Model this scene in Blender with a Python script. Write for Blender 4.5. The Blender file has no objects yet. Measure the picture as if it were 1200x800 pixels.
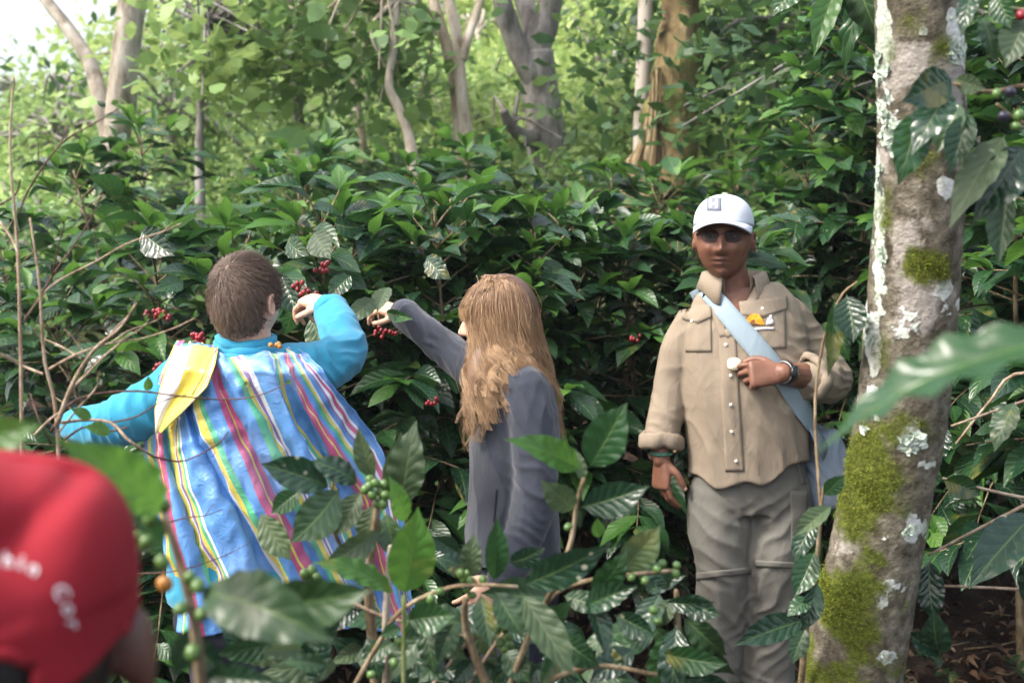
import bpy, bmesh, math, random
import numpy as np
from mathutils import Vector, Matrix
from mathutils.bvhtree import BVHTree

random.seed(7)
RNG = np.random.default_rng(11)
scene = bpy.context.scene
COL = scene.collection

# ------------------------------------------------------------------ camera, sky, sun, exposure
CAM_Z = 1.6
PITCH = math.atan(150.0 / 1500.0)
F_PX = 1500.0
cam_data = bpy.data.cameras.new('camera')
cam_data.sensor_width = 36.0
cam_data.lens = 45.0
cam_data.clip_start = 0.05
cam_data.clip_end = 2000.0
cam_data.dof.use_dof = True
cam_data.dof.focus_distance = 3.05
cam_data.dof.aperture_fstop = 4.6
cam = bpy.data.objects.new('camera', cam_data)
COL.objects.link(cam)
cam.location = (0, 0, CAM_Z)
cam.rotation_euler = (math.pi / 2 - PITCH, 0, 0)
scene.camera = cam

SUN_EL = math.radians(50)
SUN_AZ = math.radians(-112)          # from +Y towards +X; negative = from the side of the pale sky
world = bpy.data.worlds.new('World')
scene.world = world
world.use_nodes = True
wn = world.node_tree.nodes
wl = world.node_tree.links
bg = wn['Background']
sky = wn.new('ShaderNodeTexSky')
sky.sky_type = 'NISHITA'
sky.sun_disc = False
sky.sun_elevation = SUN_EL
sky.sun_rotation = SUN_AZ
sky.air_density = 1.0
sky.dust_density = 10.0
sky.ozone_density = 1.0
# thin bright cloud over the whole sky
veil = wn.new('ShaderNodeMix'); veil.data_type = 'RGBA'; veil.blend_type = 'ADD'; veil.inputs[0].default_value = 1.0
veil.inputs[7].default_value = (2.7, 3.0, 3.5, 1)
wl.new(sky.outputs[0], veil.inputs[6])
wl.new(veil.outputs[2], bg.inputs[0])
bg.inputs[1].default_value = 0.15

sun_data = bpy.data.lights.new('sun', 'SUN')
sun_data.energy = 2.3
sun_data.angle = math.radians(10)
sun_data.color = (1.0, 0.98, 0.95)
sun = bpy.data.objects.new('sun', sun_data)
COL.objects.link(sun)
sdir = Vector((math.sin(SUN_AZ) * math.cos(SUN_EL), math.cos(SUN_AZ) * math.cos(SUN_EL), math.sin(SUN_EL)))
sun.rotation_euler = sdir.to_track_quat('Z', 'Y').to_euler()
sun.location = (-6, -4, 12)

scene.view_settings.view_transform = 'Standard'
scene.view_settings.look = 'None'
scene.view_settings.exposure = 0.92
scene.view_settings.gamma = 1.0
scene.render.engine = 'CYCLES'
scene.cycles.use_denoising = True
scene.cycles.max_bounces = 6
scene.cycles.transparent_max_bounces = 8
scene.cycles.caustics_reflective = False
scene.cycles.caustics_refractive = False

# ------------------------------------------------------------------ small helpers
def P(px, py, d):
    """A point of the place seen at photo pixel (px, py), d metres away along the ground."""
    u = (px - 600.0) / F_PX
    v = (400.0 - py) / F_PX
    c, s = math.cos(PITCH), math.sin(PITCH)
    y = c + v * s
    z = -s + v * c
    k = d / y
    return Vector((u * k, d, CAM_Z + z * k))

def in_view(p, m=40):
    d = p[1]
    if d < 0.1:
        return False
    c, s = math.cos(PITCH), math.sin(PITCH)
    y, z = p[1], p[2] - CAM_Z
    f = y * c - z * s
    up = y * s + z * c
    X = 600 + F_PX * p[0] / f
    Y = 400 - F_PX * up / f
    return -m < X < 1200 + m and -m < Y < 800 + m

def A(v):
    return np.array(v, dtype=float)

def nrm(v):
    v = np.asarray(v, float)
    return v / (np.linalg.norm(v) + 1e-12)

def tag(o, label=None, cat=None, group=None, kind=None):
    if label: o['label'] = label
    if cat: o['category'] = cat
    if group: o['group'] = group
    if kind: o['kind'] = kind
    return o

def empty(name, loc):
    o = bpy.data.objects.new(name, None)
    o.empty_display_size = 0.1
    COL.objects.link(o)
    o.location = loc
    return o

class MB:
    """Collects vertices, faces and uvs of one mesh."""
    def __init__(s):
        s.v, s.f, s.uv, s.n = [], [], [], 0
        s.mi = []
    def add(s, v, f, uv=None, mi=0):
        v = np.asarray(v, float).reshape(-1, 3)
        s.v.append(v)
        for q in f:
            s.f.append(tuple(int(i) + s.n for i in q))
        s.mi += [mi] * len(f)
        s.uv.append(np.zeros((len(v), 2)) if uv is None else np.asarray(uv, float))
        s.n += len(v)
    def mesh(s, name, smooth=True, mats=None):
        me = bpy.data.meshes.new(name)
        V = np.concatenate(s.v) if s.v else np.zeros((0, 3))
        me.from_pydata(V.tolist(), [], s.f)
        UV = np.concatenate(s.uv)
        lay = me.uv_layers.new(name='UVMap')
        li = np.zeros(len(me.loops), dtype=np.int32)
        me.loops.foreach_get('vertex_index', li)
        lay.data.foreach_set('uv', UV[li].astype(np.float32).ravel())
        if smooth:
            me.polygons.foreach_set('use_smooth', [True] * len(me.polygons))
        if mats:
            for m in mats: me.materials.append(m)
            me.polygons.foreach_set('material_index', s.mi)
        me.update()
        return me

def link(name, me, mat=None, parent=None, loc=None):
    o = bpy.data.objects.new(name, me)
    COL.objects.link(o)
    if mat is not None:
        if len(me.materials) == 0: me.materials.append(mat)
    if parent is not None:
        o.parent = parent
        if loc is None:
            # meshes are written in world coordinates; undo the parent's offset
            off = Vector(parent.location)
            q = parent.parent
            while q is not None:
                off += Vector(q.location); q = q.parent
            o.location = -off
    if loc is not None: o.location = loc
    return o

def obj(name, mb, mat, parent=None, smooth=True):
    return link(name, mb.mesh(name, smooth), mat, parent)

def frames(pts, ref):
    pts = np.asarray(pts, float)
    T = np.gradient(pts, axis=0)
    T /= np.linalg.norm(T, axis=1)[:, None] + 1e-12
    X = np.zeros_like(T)
    r = nrm(ref)
    for i, t in enumerate(T):
        x = r - t * np.dot(r, t)
        if np.linalg.norm(x) < 1e-3:
            x = np.cross(t, [0.3, 0.5, 0.8])
        X[i] = nrm(x)
        r = X[i]
    Y = np.cross(T, X)
    return T, X, Y

def spline(pts, n):
    """Catmull-Rom through rows (any columns), n samples."""
    p = np.asarray(pts, float)
    if len(p) == 2:
        t = np.linspace(0, 1, n)[:, None]
        return p[0] * (1 - t) + p[1] * t
    q = np.vstack([2 * p[0] - p[1], p, 2 * p[-1] - p[-2]])
    out = []
    for u in np.linspace(0, len(p) - 1 - 1e-9, n):
        i = int(u); t = u - i
        a, b, c, d = q[i], q[i + 1], q[i + 2], q[i + 3]
        out.append(0.5 * ((2 * b) + (-a + c) * t + (2 * a - 5 * b + 4 * c - d) * t * t + (-a + 3 * b - 3 * c + d) * t ** 3))
    return np.array(out)

def loft(pts, rx, ry=None, ref=(1, 0, 0), n=12, cap=True, power=2.0, uvs=False):
    """Tube with elliptic rings: rx along ref, ry across. Rounded by small end caps."""
    pts = np.asarray(pts, float)
    m = len(pts)
    rx = np.broadcast_to(np.asarray(rx, float), (m,)) if np.ndim(rx) else np.full(m, rx)
    ry = rx if ry is None else (np.broadcast_to(np.asarray(ry, float), (m,)) if np.ndim(ry) else np.full(m, ry))
    T, X, Y = frames(pts, ref)
    a = np.linspace(0, 2 * np.pi, n, endpoint=False)
    ca, sa = np.cos(a), np.sin(a)
    if power != 2.0:
        e = 2.0 / power
        ca = np.sign(ca) * np.abs(ca) ** e
        sa = np.sign(sa) * np.abs(sa) ** e
    V = pts[:, None, :] + rx[:, None, None] * ca[None, :, None] * X[:, None, :] + ry[:, None, None] * sa[None, :, None] * Y[:, None, :]
    V = V.reshape(-1, 3)
    Fc = []
    for i in range(m - 1):
        for j in range(n):
            k = (j + 1) % n
            Fc.append((i * n + j, i * n + k, (i + 1) * n + k, (i + 1) * n + j))
    uv = np.stack(np.meshgrid(np.linspace(0, 1, m), np.linspace(0, 1, n), indexing='ij'), -1).reshape(-1, 2)
    if cap:
        c0, c1 = pts[0], pts[-1]
        V = np.vstack([V, c0, c1])
        uv = np.vstack([uv, [0, 0], [1, 0]])
        b = m * n
        for j in range(n):
            k = (j + 1) % n
            Fc.append((b, k, j))
            Fc.append((b + 1, (m - 1) * n + j, (m - 1) * n + k))
    return V, Fc, uv

def limb(pts, r, n=14, ref=(1, 0, 0), samples=None, ends=True, flat=1.0):
    """Smooth tapered limb with round ends, through pts with radius r (list)."""
    d = np.column_stack([np.asarray(pts, float), np.asarray(r, float)])
    m = samples or max(6, 4 * len(d))
    s = spline(d, m)
    p, rr = s[:, :3], np.maximum(s[:, 3], 1e-4)
    if ends:
        def endcap(p0, dirn, r0, sgn):
            k = np.array([0.45, 0.78, 0.97]) if sgn > 0 else np.array([0.97, 0.78, 0.45])
            return p0 + dirn * (k * r0)[:, None], r0 * np.sqrt(np.maximum(1 - k * k, 0.02))
        d0 = nrm(p[0] - p[1]); d1 = nrm(p[-1] - p[-2])
        a, ra = endcap(p[0], d0, rr[0], -1)
        b, rb = endcap(p[-1], d1, rr[-1], 1)
        p = np.vstack([a, p, b]); rr = np.concatenate([ra, rr, rb])
    return loft(p, rr, rr * flat, ref=ref, n=n)[:2]

def ellipsoid(c, r, M=None, nu=20, nv=14):
    th = np.linspace(0, np.pi, nv)
    ph = np.linspace(0, 2 * np.pi, nu, endpoint=False)
    V = [[0, 0, 1]]
    for t in th[1:-1]:
        for q in ph: V.append([math.sin(t) * math.cos(q), math.sin(t) * math.sin(q), math.cos(t)])
    V.append([0, 0, -1])
    V = np.array(V) * np.asarray(r, float)
    if M is not None: V = V @ np.asarray(M, float).T
    V = V + np.asarray(c, float)
    Fc = []
    for j in range(nu): Fc.append((0, 1 + j, 1 + (j + 1) % nu))
    for i in range(nv - 3):
        for j in range(nu):
            k = (j + 1) % nu
            Fc.append((1 + i * nu + j, 1 + (i + 1) * nu + j, 1 + (i + 1) * nu + k, 1 + i * nu + k))
    e = len(V) - 1
    b = 1 + (nv - 3) * nu
    for j in range(nu): Fc.append((e, b + (j + 1) % nu, b + j))
    return V, Fc

def fuse(shapes, voxel, smooth=2, factor=0.5):
    """One continuous surface out of overlapping closed shapes."""
    mb = MB()
    for s in shapes: mb.add(s[0], s[1])
    me = mb.mesh('fusing')
    bm = bmesh.new(); bm.from_mesh(me)
    bmesh.ops.recalc_face_normals(bm, faces=bm.faces)
    bm.to_mesh(me); bm.free()
    o = bpy.data.objects.new('fusing', me)
    COL.objects.link(o)
    r = o.modifiers.new('r', 'REMESH'); r.mode = 'VOXEL'; r.voxel_size = voxel; r.use_smooth_shade = True
    if smooth:
        q = o.modifiers.new('s', 'SMOOTH'); q.iterations = smooth; q.factor = factor
    dg = bpy.context.evaluated_depsgraph_get()
    out = bpy.data.meshes.new_from_object(o.evaluated_get(dg))
    bpy.data.objects.remove(o); bpy.data.meshes.remove(me)
    out.materials.clear()
    out.polygons.foreach_set('use_smooth', [True] * len(out.polygons))
    return out

def co_of(me):
    n = len(me.vertices)
    c = np.zeros(n * 3); me.vertices.foreach_get('co', c)
    return c.reshape(-1, 3)

def no_of(me):
    n = len(me.vertices)
    c = np.zeros(n * 3, dtype=np.float32); me.vertex_normals.foreach_get('vector', c)
    return c.reshape(-1, 3).astype(float)

def set_co(me, c):
    me.vertices.foreach_set('co', c.astype(np.float32).ravel()); me.update()

def set_attr(me, name, val):
    a = me.attributes.new(name, 'FLOAT', 'POINT')
    a.data.foreach_set('value', np.asarray(val, np.float32))

_K = {}
def nz(p, freq, seed=0, octaves=2):
    """Cheap smooth noise in about [-1, 1]."""
    p = np.asarray(p, float)
    key = (seed, octaves)
    if key not in _K:
        r = np.random.default_rng(1000 + seed)
        L = []
        for o in range(octaves):
            D = r.normal(size=(7, 3)); D /= np.linalg.norm(D, axis=1)[:, None]
            D *= r.uniform(0.6, 1.5, (7, 1))
            L.append((D, r.uniform(0, 6.28, 7)))
        _K[key] = L
    out = np.zeros(len(p)); amp = 1.0; tot = 0
    for o, (D, ph) in enumerate(_K[key]):
        w = np.sin(p @ (D.T * freq * 6.28 * 2 ** o) + ph).sum(1) / 3.2
        out += amp * w; tot += amp; amp *= 0.5
    return out / tot

def crease(me, specs, extra=None):
    """Cloth folds: specs = (centre, axis, wavelength, amplitude, radius, warp)."""
    c, nn = co_of(me), no_of(me)
    h = np.zeros(len(c))
    for i, (cen, ax, lam, amp, rad, warp) in enumerate(specs):
        ax = nrm(ax)
        w = np.exp(-(((c - A(cen)) / rad) ** 2).sum(1)) if np.ndim(rad) == 0 else np.exp(-(((c - A(cen)) / A(rad)) ** 2).sum(1))
        ph = (c @ ax) / lam * np.pi + warp * nz(c, 0.5 / lam * 0.35, 31 + i)
        h += amp * w * (1 - 1.6 * np.abs(np.sin(ph)) ** 0.7)
    if extra is not None: h += extra(c)
    set_co(me, c + nn * h[:, None])

def bvh_of(me, off=(0, 0, 0)):
    c = co_of(me) + A(off)
    f = [tuple(p.vertices) for p in me.polygons]
    return BVHTree.FromPolygons([Vector(v) for v in c], f)

def ribbon(pts, width, normal, thick=0.002, name=None, uvlen=1.0):
    """Flat strap: centre points, width (number or list), normals per point (or one)."""
    pts = np.asarray(pts, float); m = len(pts)
    W = np.broadcast_to(np.asarray(width, float), (m,))
    N = np.broadcast_to(np.asarray(normal, float), (m, 3))
    T = np.gradient(pts, axis=0); T /= np.linalg.norm(T, axis=1)[:, None] + 1e-12
    S = np.cross(T, N); S /= np.linalg.norm(S, axis=1)[:, None] + 1e-12
    Nn = np.cross(S, T)
    V, uv = [], []
    for i in range(m):
        for (a, b) in ((-1, 0), (-.5, 1), (.5, 1), (1, 0), (1, -1), (-1, -1)):
            V.append(pts[i] + S[i] * a * W[i] / 2 + Nn[i] * b * thick / 2)
            uv.append((i / (m - 1), a * .5 + .5))
    Fc = []
    for i in range(m - 1):
        for j in range(6):
            k = (j + 1) % 6
            Fc.append((i * 6 + j, i * 6 + k, (i + 1) * 6 + k, (i + 1) * 6 + j))
    Fc.append(tuple(range(5, -1, -1))); Fc.append(tuple((m - 1) * 6 + j for j in range(6)))
    return np.array(V), Fc, np.array(uv)

def tube(pts, r0, r1, n=6, samples=None):
    p = spline(pts, samples or max(4, 3 * len(pts)))
    r = np.linspace(r0, r1, len(p))
    return loft(p, r, n=n)
# ------------------------------------------------------------------ materials
class NT:
    def __init__(s, name):
        s.m = bpy.data.materials.new(name); s.m.use_nodes = True
        s.t = s.m.node_tree; s.t.nodes.clear()
        s.out = s.n('ShaderNodeOutputMaterial')
    def n(s, typ, **kw):
        nd = s.t.nodes.new(typ)
        for k, v in kw.items(): setattr(nd, k, v)
        return nd
    def set(s, sock, v):
        if isinstance(v, bpy.types.NodeSocket): s.t.links.new(v, sock)
        elif v is not None:
            if sock.type == 'RGBA' and len(v) == 3: v = (*v, 1)
            sock.default_value = v
    def math(s, op, a, b=None, c=None, clamp=False):
        nd = s.n('ShaderNodeMath', operation=op, use_clamp=clamp)
        for i, v in enumerate((a, b, c)):
            if v is not None: s.set(nd.inputs[i], v)
        return nd.outputs[0]
    def mix(s, f, a, b):
        nd = s.n('ShaderNodeMix', data_type='RGBA')
        s.set(nd.inputs[0], f); s.set(nd.inputs[6], a); s.set(nd.inputs[7], b)
        return nd.outputs[2]
    def noise(s, vec, scale, detail=3, rough=0.55, dist=0.0):
        nd = s.n('ShaderNodeTexNoise')
        if vec is not None: s.set(nd.inputs['Vector'], vec)
        nd.inputs['Scale'].default_value = scale; nd.inputs['Detail'].default_value = detail
        nd.inputs['Roughness'].default_value = rough; nd.inputs['Distortion'].default_value = dist
        return nd.outputs['Fac']
    def ramp(s, fac, stops, interp='LINEAR'):
        nd = s.n('ShaderNodeValToRGB'); cr = nd.color_ramp; cr.interpolation = interp
        while len(cr.elements) < len(stops): cr.elements.new(0.5)
        for e, (p, c) in zip(cr.elements, stops):
            e.position = p; e.color = (*c, 1) if len(c) == 3 else c
        s.set(nd.inputs[0], fac)
        return nd.outputs[0]
    def step(s, x, lo, hi):
        nd = s.n('ShaderNodeMapRange', interpolation_type='SMOOTHSTEP')
        s.set(nd.inputs[0], x); nd.inputs[1].default_value = lo; nd.inputs[2].default_value = hi
        nd.inputs[3].default_value = 0; nd.inputs[4].default_value = 1
        return nd.outputs[0]
    def bump(s, h, strength=0.3, dist=0.01, normal=None):
        nd = s.n('ShaderNodeBump'); nd.inputs['Strength'].default_value = strength; nd.inputs['Distance'].default_value = dist
        s.set(nd.inputs['Height'], h)
        if normal is not None: s.set(nd.inputs['Normal'], normal)
        return nd.outputs[0]
    def bsdf(s, color, rough=0.6, normal=None, spec=0.5, **kw):
        b = s.n('ShaderNodeBsdfPrincipled')
        s.set(b.inputs['Base Color'], color); s.set(b.inputs['Roughness'], rough)
        s.set(b.inputs['Specular IOR Level'], spec)
        if normal is not None: s.set(b.inputs['Normal'], normal)
        for k, v in kw.items(): s.set(b.inputs[k.replace('_', ' ')], v)
        return b.outputs[0]
    def done(s, sh):
        s.t.links.new(sh, s.out.inputs[0]); return s.m
    def geo(s): return s.n('ShaderNodeNewGeometry')
    def pos(s): return s.geo().outputs['Position']
    def ocoord(s): return s.n('ShaderNodeTexCoord').outputs['Object']
    def mapping(s, vec, scale=(1, 1, 1), rot=(0, 0, 0)):
        nd = s.n('ShaderNodeMapping'); s.set(nd.inputs[0], vec)
        nd.inputs['Scale'].default_value = scale; nd.inputs['Rotation'].default_value = rot
        return nd.outputs[0]
    def attr(s, name): return s.n('ShaderNodeAttribute', attribute_name=name).outputs['Fac']

def rnd_of(t):
    """One random number per leaf, whether the leaf is an object or an island of a mesh."""
    a = t.n('ShaderNodeObjectInfo').outputs['Random']
    b = t.geo().outputs['Random Per Island']
    return t.math('FRACT', t.math('ADD', a, t.math('MULTIPLY', b, 7.31)))

def leaf_material(name, dark, mid, fresh, rough=0.36, transl=0.28, spots=0.5, nveins=8.0, relief=1.0, vein=(0.14, 0.22, 0.06)):
    t = NT(name)
    uvn = t.n('ShaderNodeTexCoord').outputs['UV']
    sep = t.n('ShaderNodeSeparateXYZ'); t.set(sep.inputs[0], uvn)
    u, v = sep.outputs[0], sep.outputs[1]
    av = t.math('ABSOLUTE', t.math('SUBTRACT', v, 0.5))
    rnd = rnd_of(t)
    # vein pattern: side veins run forward from the midrib
    ph = t.math('SUBTRACT', t.math('MULTIPLY', u, nveins), t.math('MULTIPLY', t.math('POWER', av, 0.8), 3.2))
    wob = t.math('MULTIPLY', t.noise(uvn, 5, 2), 0.5)
    fr = t.math('FRACT', t.math('ADD', ph, wob))
    tri = t.math('ABSOLUTE', t.math('SUBTRACT', fr, 0.5))            # 0.5 on the vein, 0 between
    vline = t.math('MULTIPLY', t.step(tri, 0.43, 0.5), t.step(av, 0.5, 0.36))
    mid_rib = t.step(av, 0.030, 0.008)
    pillow = t.math('SUBTRACT', 1.0, t.math('POWER', t.math('MULTIPLY', tri, 2.0), 2.2))
    gp = t.pos()
    mott = t.noise(gp, 28, 3)
    base = t.ramp(rnd, [(0.0, dark), (0.45, mid), (0.8, mid), (1.0, fresh)])
    base = t.mix(t.math('MULTIPLY', t.step(mott, 0.35, 0.75), 0.45), base, dark)
    base = t.mix(t.math('MULTIPLY', t.math('MAXIMUM', t.math('MULTIPLY', vline, 0.28), t.math('MULTIPLY', mid_rib, 0.8)), 0.7), base, vein)
    if spots:
        vo = t.n('ShaderNodeTexVoronoi'); vo.inputs['Scale'].default_value = 42; t.set(vo.inputs['Vector'], gp)
        pick = t.step(t.noise(gp, 9, 1), 0.50, 0.62)
        sp = t.math('MULTIPLY', t.step(vo.outputs['Distance'], 0.20, 0.12), pick)
        sp = t.math('MULTIPLY', sp, t.step(t.math('FRACT', t.math('MULTIPLY', rnd, 13.7)), 0.55, 0.75))
        base = t.mix(t.math('MULTIPLY', sp, spots), base, (0.50, 0.50, 0.36))
        # yellowing and brown margins on a few leaves
        old = t.math('MULTIPLY', t.step(t.math('FRACT', t.math('MULTIPLY', rnd, 5.3)), 0.82, 0.95), t.step(t.noise(gp, 22, 3), 0.5, 0.66))
        base = t.mix(t.math('MULTIPLY', old, 0.55), base, (0.22, 0.19, 0.04))
    h = t.math('ADD', t.math('MULTIPLY', pillow, 0.8), t.math('MULTIPLY', mid_rib, -1.0))
    h = t.math('ADD', h, t.math('MULTIPLY', t.noise(gp, 90, 2), 0.25))
    nm = t.bump(h, 0.34 * relief, 0.0038)
    rg = t.math('ADD', rough, t.math('MULTIPLY', t.noise(gp, 35, 2), 0.16))
    pr = t.bsdf(base, rg, nm, 0.5)
    tr = t.n('ShaderNodeBsdfTranslucent')
    t.set(tr.inputs[0], t.mix(0.72, base, fresh)); t.set(tr.inputs['Normal'], nm)
    mx = t.n('ShaderNodeMixShader'); mx.inputs[0].default_value = transl
    t.t.links.new(pr, mx.inputs[1]); t.t.links.new(tr.outputs[0], mx.inputs[2])
    return t.done(mx.outputs[0])

M = {}
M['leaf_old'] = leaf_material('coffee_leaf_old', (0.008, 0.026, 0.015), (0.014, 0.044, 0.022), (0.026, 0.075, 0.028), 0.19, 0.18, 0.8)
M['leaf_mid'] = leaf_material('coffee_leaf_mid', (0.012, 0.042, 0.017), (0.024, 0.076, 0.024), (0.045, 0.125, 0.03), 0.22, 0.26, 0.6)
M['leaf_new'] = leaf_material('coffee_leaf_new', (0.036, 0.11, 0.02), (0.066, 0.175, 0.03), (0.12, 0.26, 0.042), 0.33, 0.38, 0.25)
M['leaf_olive'] = leaf_material('coffee_leaf_olive', (0.03, 0.058, 0.025), (0.056, 0.092, 0.04), (0.09, 0.14, 0.056), 0.42, 0.28, 0.9, vein=(0.16, 0.2, 0.09))
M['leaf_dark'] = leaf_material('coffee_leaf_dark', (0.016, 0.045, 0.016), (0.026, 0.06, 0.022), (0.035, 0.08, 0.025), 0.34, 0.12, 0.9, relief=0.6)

def crown_material(name, cols, transl=0.4, rough=0.5):
    t = NT(name)
    rnd = rnd_of(t)
    n = t.noise(t.pos(), 0.9, 2)
    f = t.math('ADD', t.math('MULTIPLY', rnd, 0.75), t.math('MULTIPLY', n, 0.3))
    k = len(cols) - 1
    c = t.ramp(f, [(i / k, cc) for i, cc in enumerate(cols)])
    pr = t.bsdf(c, rough, None, 0.45)
    tr = t.n('ShaderNodeBsdfTranslucent'); t.set(tr.inputs[0], t.mix(0.45, c, cols[-1]))
    mx = t.n('ShaderNodeMixShader'); mx.inputs[0].default_value = transl
    t.t.links.new(pr, mx.inputs[1]); t.t.links.new(tr.outputs[0], mx.inputs[2])
    return t.done(mx.outputs[0])
M['crown_light'] = crown_material('shade_tree_leaves', [(0.10, 0.18, 0.055), (0.18, 0.30, 0.085), (0.28, 0.41, 0.13), (0.40, 0.50, 0.18)])
M['crown_mid'] = crown_material('understory_leaves', [(0.045, 0.10, 0.036), (0.085, 0.17, 0.055), (0.14, 0.25, 0.075), (0.24, 0.36, 0.11)])
M['crown_dark'] = crown_material('dark_tree_leaves', [(0.02, 0.05, 0.025), (0.035, 0.085, 0.035), (0.06, 0.12, 0.04), (0.10, 0.19, 0.05)])
M['hill_leaf'] = crown_material('hillside_leaves', [(0.16, 0.27, 0.06), (0.25, 0.37, 0.10), (0.36, 0.47, 0.15), (0.48, 0.54, 0.22)], 0.45)
M['banana'] = leaf_material('banana_leaf', (0.06, 0.13, 0.035), (0.09, 0.18, 0.05), (0.14, 0.25, 0.07), 0.4, 0.35, 0.0, nveins=30, relief=0.5, vein=(0.3, 0.38, 0.14))

def bark_material(name, a, b, c, scale=14, strength=0.6, stretch=0.35):
    t = NT(name)
    p = t.mapping(t.pos(), (1, 1, stretch))
    n1 = t.noise(p, scale, 6, 0.65); n2 = t.noise(t.pos(), scale * 0.35, 3); n3 = t.noise(p, scale * 5, 3)
    col = t.ramp(n1, [(0.3, a), (0.5, b), (0.7, c)])
    col = t.mix(t.math('MULTIPLY', t.step(n2, 0.5, 0.68), 0.6), col, c)
    nm = t.bump(t.math('ADD', n1, t.math('MULTIPLY', n3, 0.4)), strength, 0.03)
    return t.done(t.bsdf(col, 0.85, nm, 0.2))
M['bark_pale'] = bark_material('pale_bark', (0.10, 0.08, 0.06), (0.30, 0.26, 0.21), (0.50, 0.47, 0.42), 9)
M['bark_tan'] = bark_material('tan_bark', (0.22, 0.17, 0.12), (0.46, 0.39, 0.30), (0.60, 0.54, 0.46), 12)
M['bark_grey'] = bark_material('grey_bark', (0.09, 0.08, 0.075), (0.22, 0.20, 0.19), (0.40, 0.38, 0.36), 10)
M['bark_post'] = bark_material('smooth_post_wood', (0.36, 0.31, 0.26), (0.48, 0.43, 0.37), (0.56, 0.51, 0.45), 5, 0.15, 0.1)
M['stem'] = bark_material('coffee_stem', (0.09, 0.06, 0.035), (0.19, 0.14, 0.08), (0.34, 0.28, 0.19), 60, 0.4, 0.3)
M['twig_green'] = bark_material('green_stem', (0.06, 0.10, 0.025), (0.12, 0.16, 0.05), (0.2, 0.22, 0.09), 80, 0.3, 0.3)
M['twig'] = bark_material('bare_twig', (0.15, 0.10, 0.07), (0.30, 0.22, 0.15), (0.46, 0.38, 0.29), 70, 0.4, 0.3)
M['twig_dark'] = bark_material('dark_twig', (0.04, 0.02, 0.018), (0.10, 0.055, 0.045), (0.17, 0.11, 0.09), 70, 0.4, 0.3)

t = NT('splintered_wood')
p = t.mapping(t.pos(), (1, 1, 0.06)); n1 = t.noise(p, 22, 5, 0.6); n2 = t.noise(t.pos(), 3.2, 4)
col = t.ramp(n1, [(0.3, (0.07, 0.045, 0.025)), (0.48, (0.22, 0.16, 0.085)), (0.7, (0.46, 0.375, 0.235))])
M['splinter'] = t.done(t.bsdf(col, 0.8, t.bump(n1, 0.9, 0.05), 0.2))
t = NT('mossy_stump_bark')
p = t.mapping(t.pos(), (1, 1, 0.3)); n1 = t.noise(p, 10, 5, 0.6); n2 = t.noise(t.pos(), 4.0, 4)
col = t.ramp(n1, [(0.3, (0.05, 0.034, 0.018)), (0.5, (0.17, 0.125, 0.06)), (0.7, (0.36, 0.28, 0.15))])
col = t.mix(t.math('MULTIPLY', t.step(n2, 0.46, 0.60), .75), col, (0.15, 0.16, 0.045))
M['stump_bark'] = t.done(t.bsdf(col, 0.9, t.bump(n1, 0.8, 0.05), 0.2))

t = NT('foreground_bark')
p = t.pos(); ms, li, br = t.attr('moss'), t.attr('lichen'), t.attr('bare')
n1 = t.noise(p, 34, 6, 0.68); n2 = t.noise(p, 120, 4, 0.65); n3 = t.noise(p, 11, 3)
col = t.ramp(n1, [(0.28, (0.03, 0.026, 0.018)), (0.46, (0.105, 0.092, 0.066)), (0.62, (0.205, 0.185, 0.142)), (0.78, (0.36, 0.34, 0.29))])
col = t.mix(t.math('MULTIPLY', t.step(t.math('ADD', br, t.math('MULTIPLY', t.math('SUBTRACT', n1, 0.5), 0.9)), 0.46, 0.66), 0.85), col, t.mix(n2, (0.24, 0.21, 0.18), (0.48, 0.45, 0.41)))
lm = t.step(t.math('ADD', li, t.math('MULTIPLY', t.math('SUBTRACT', n2, 0.5), 0.55)), 0.5, 0.58)  # lichen mask; along the trunk's left edge it also paints white edge light
col = t.mix(lm, col, t.mix(t.step(n3, 0.4, 0.62), (0.42, 0.47, 0.38), (0.66, 0.68, 0.64)))
mm = t.step(t.math('ADD', ms, t.math('MULTIPLY', t.math('SUBTRACT', n1, 0.5), 0.8)), 0.24, 0.66)
col = t.mix(mm, col, t.ramp(n2, [(0.25, (0.04, 0.052, 0.012)), (0.5, (0.085, 0.105, 0.018)), (0.75, (0.16, 0.19, 0.03))]))
h = t.math('ADD', t.math('MULTIPLY', n1, 1.0), t.math('ADD', t.math('MULTIPLY', n2, 0.5), t.math('MULTIPLY', lm, 0.25)))
M['bark_fore'] = t.done(t.bsdf(col, 0.92, t.bump(h, 0.9, 0.012), 0.15))

t = NT('moss')
r = rnd_of(t)
M['moss'] = t.done(t.bsdf(t.ramp(r, [(0, (0.06, 0.08, 0.012)), (0.5, (0.13, 0.17, 0.02)), (0.85, (0.22, 0.26, 0.03)), (1, (0.27, 0.21, 0.05))]), 0.85, None, 0.15))
t = NT('lichen')
r = rnd_of(t)
M['lichen'] = t.done(t.bsdf(t.ramp(r, [(0, (0.34, 0.42, 0.33)), (0.5, (0.46, 0.54, 0.45)), (1, (0.62, 0.68, 0.6))]), 0.9, None, 0.15))

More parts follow.
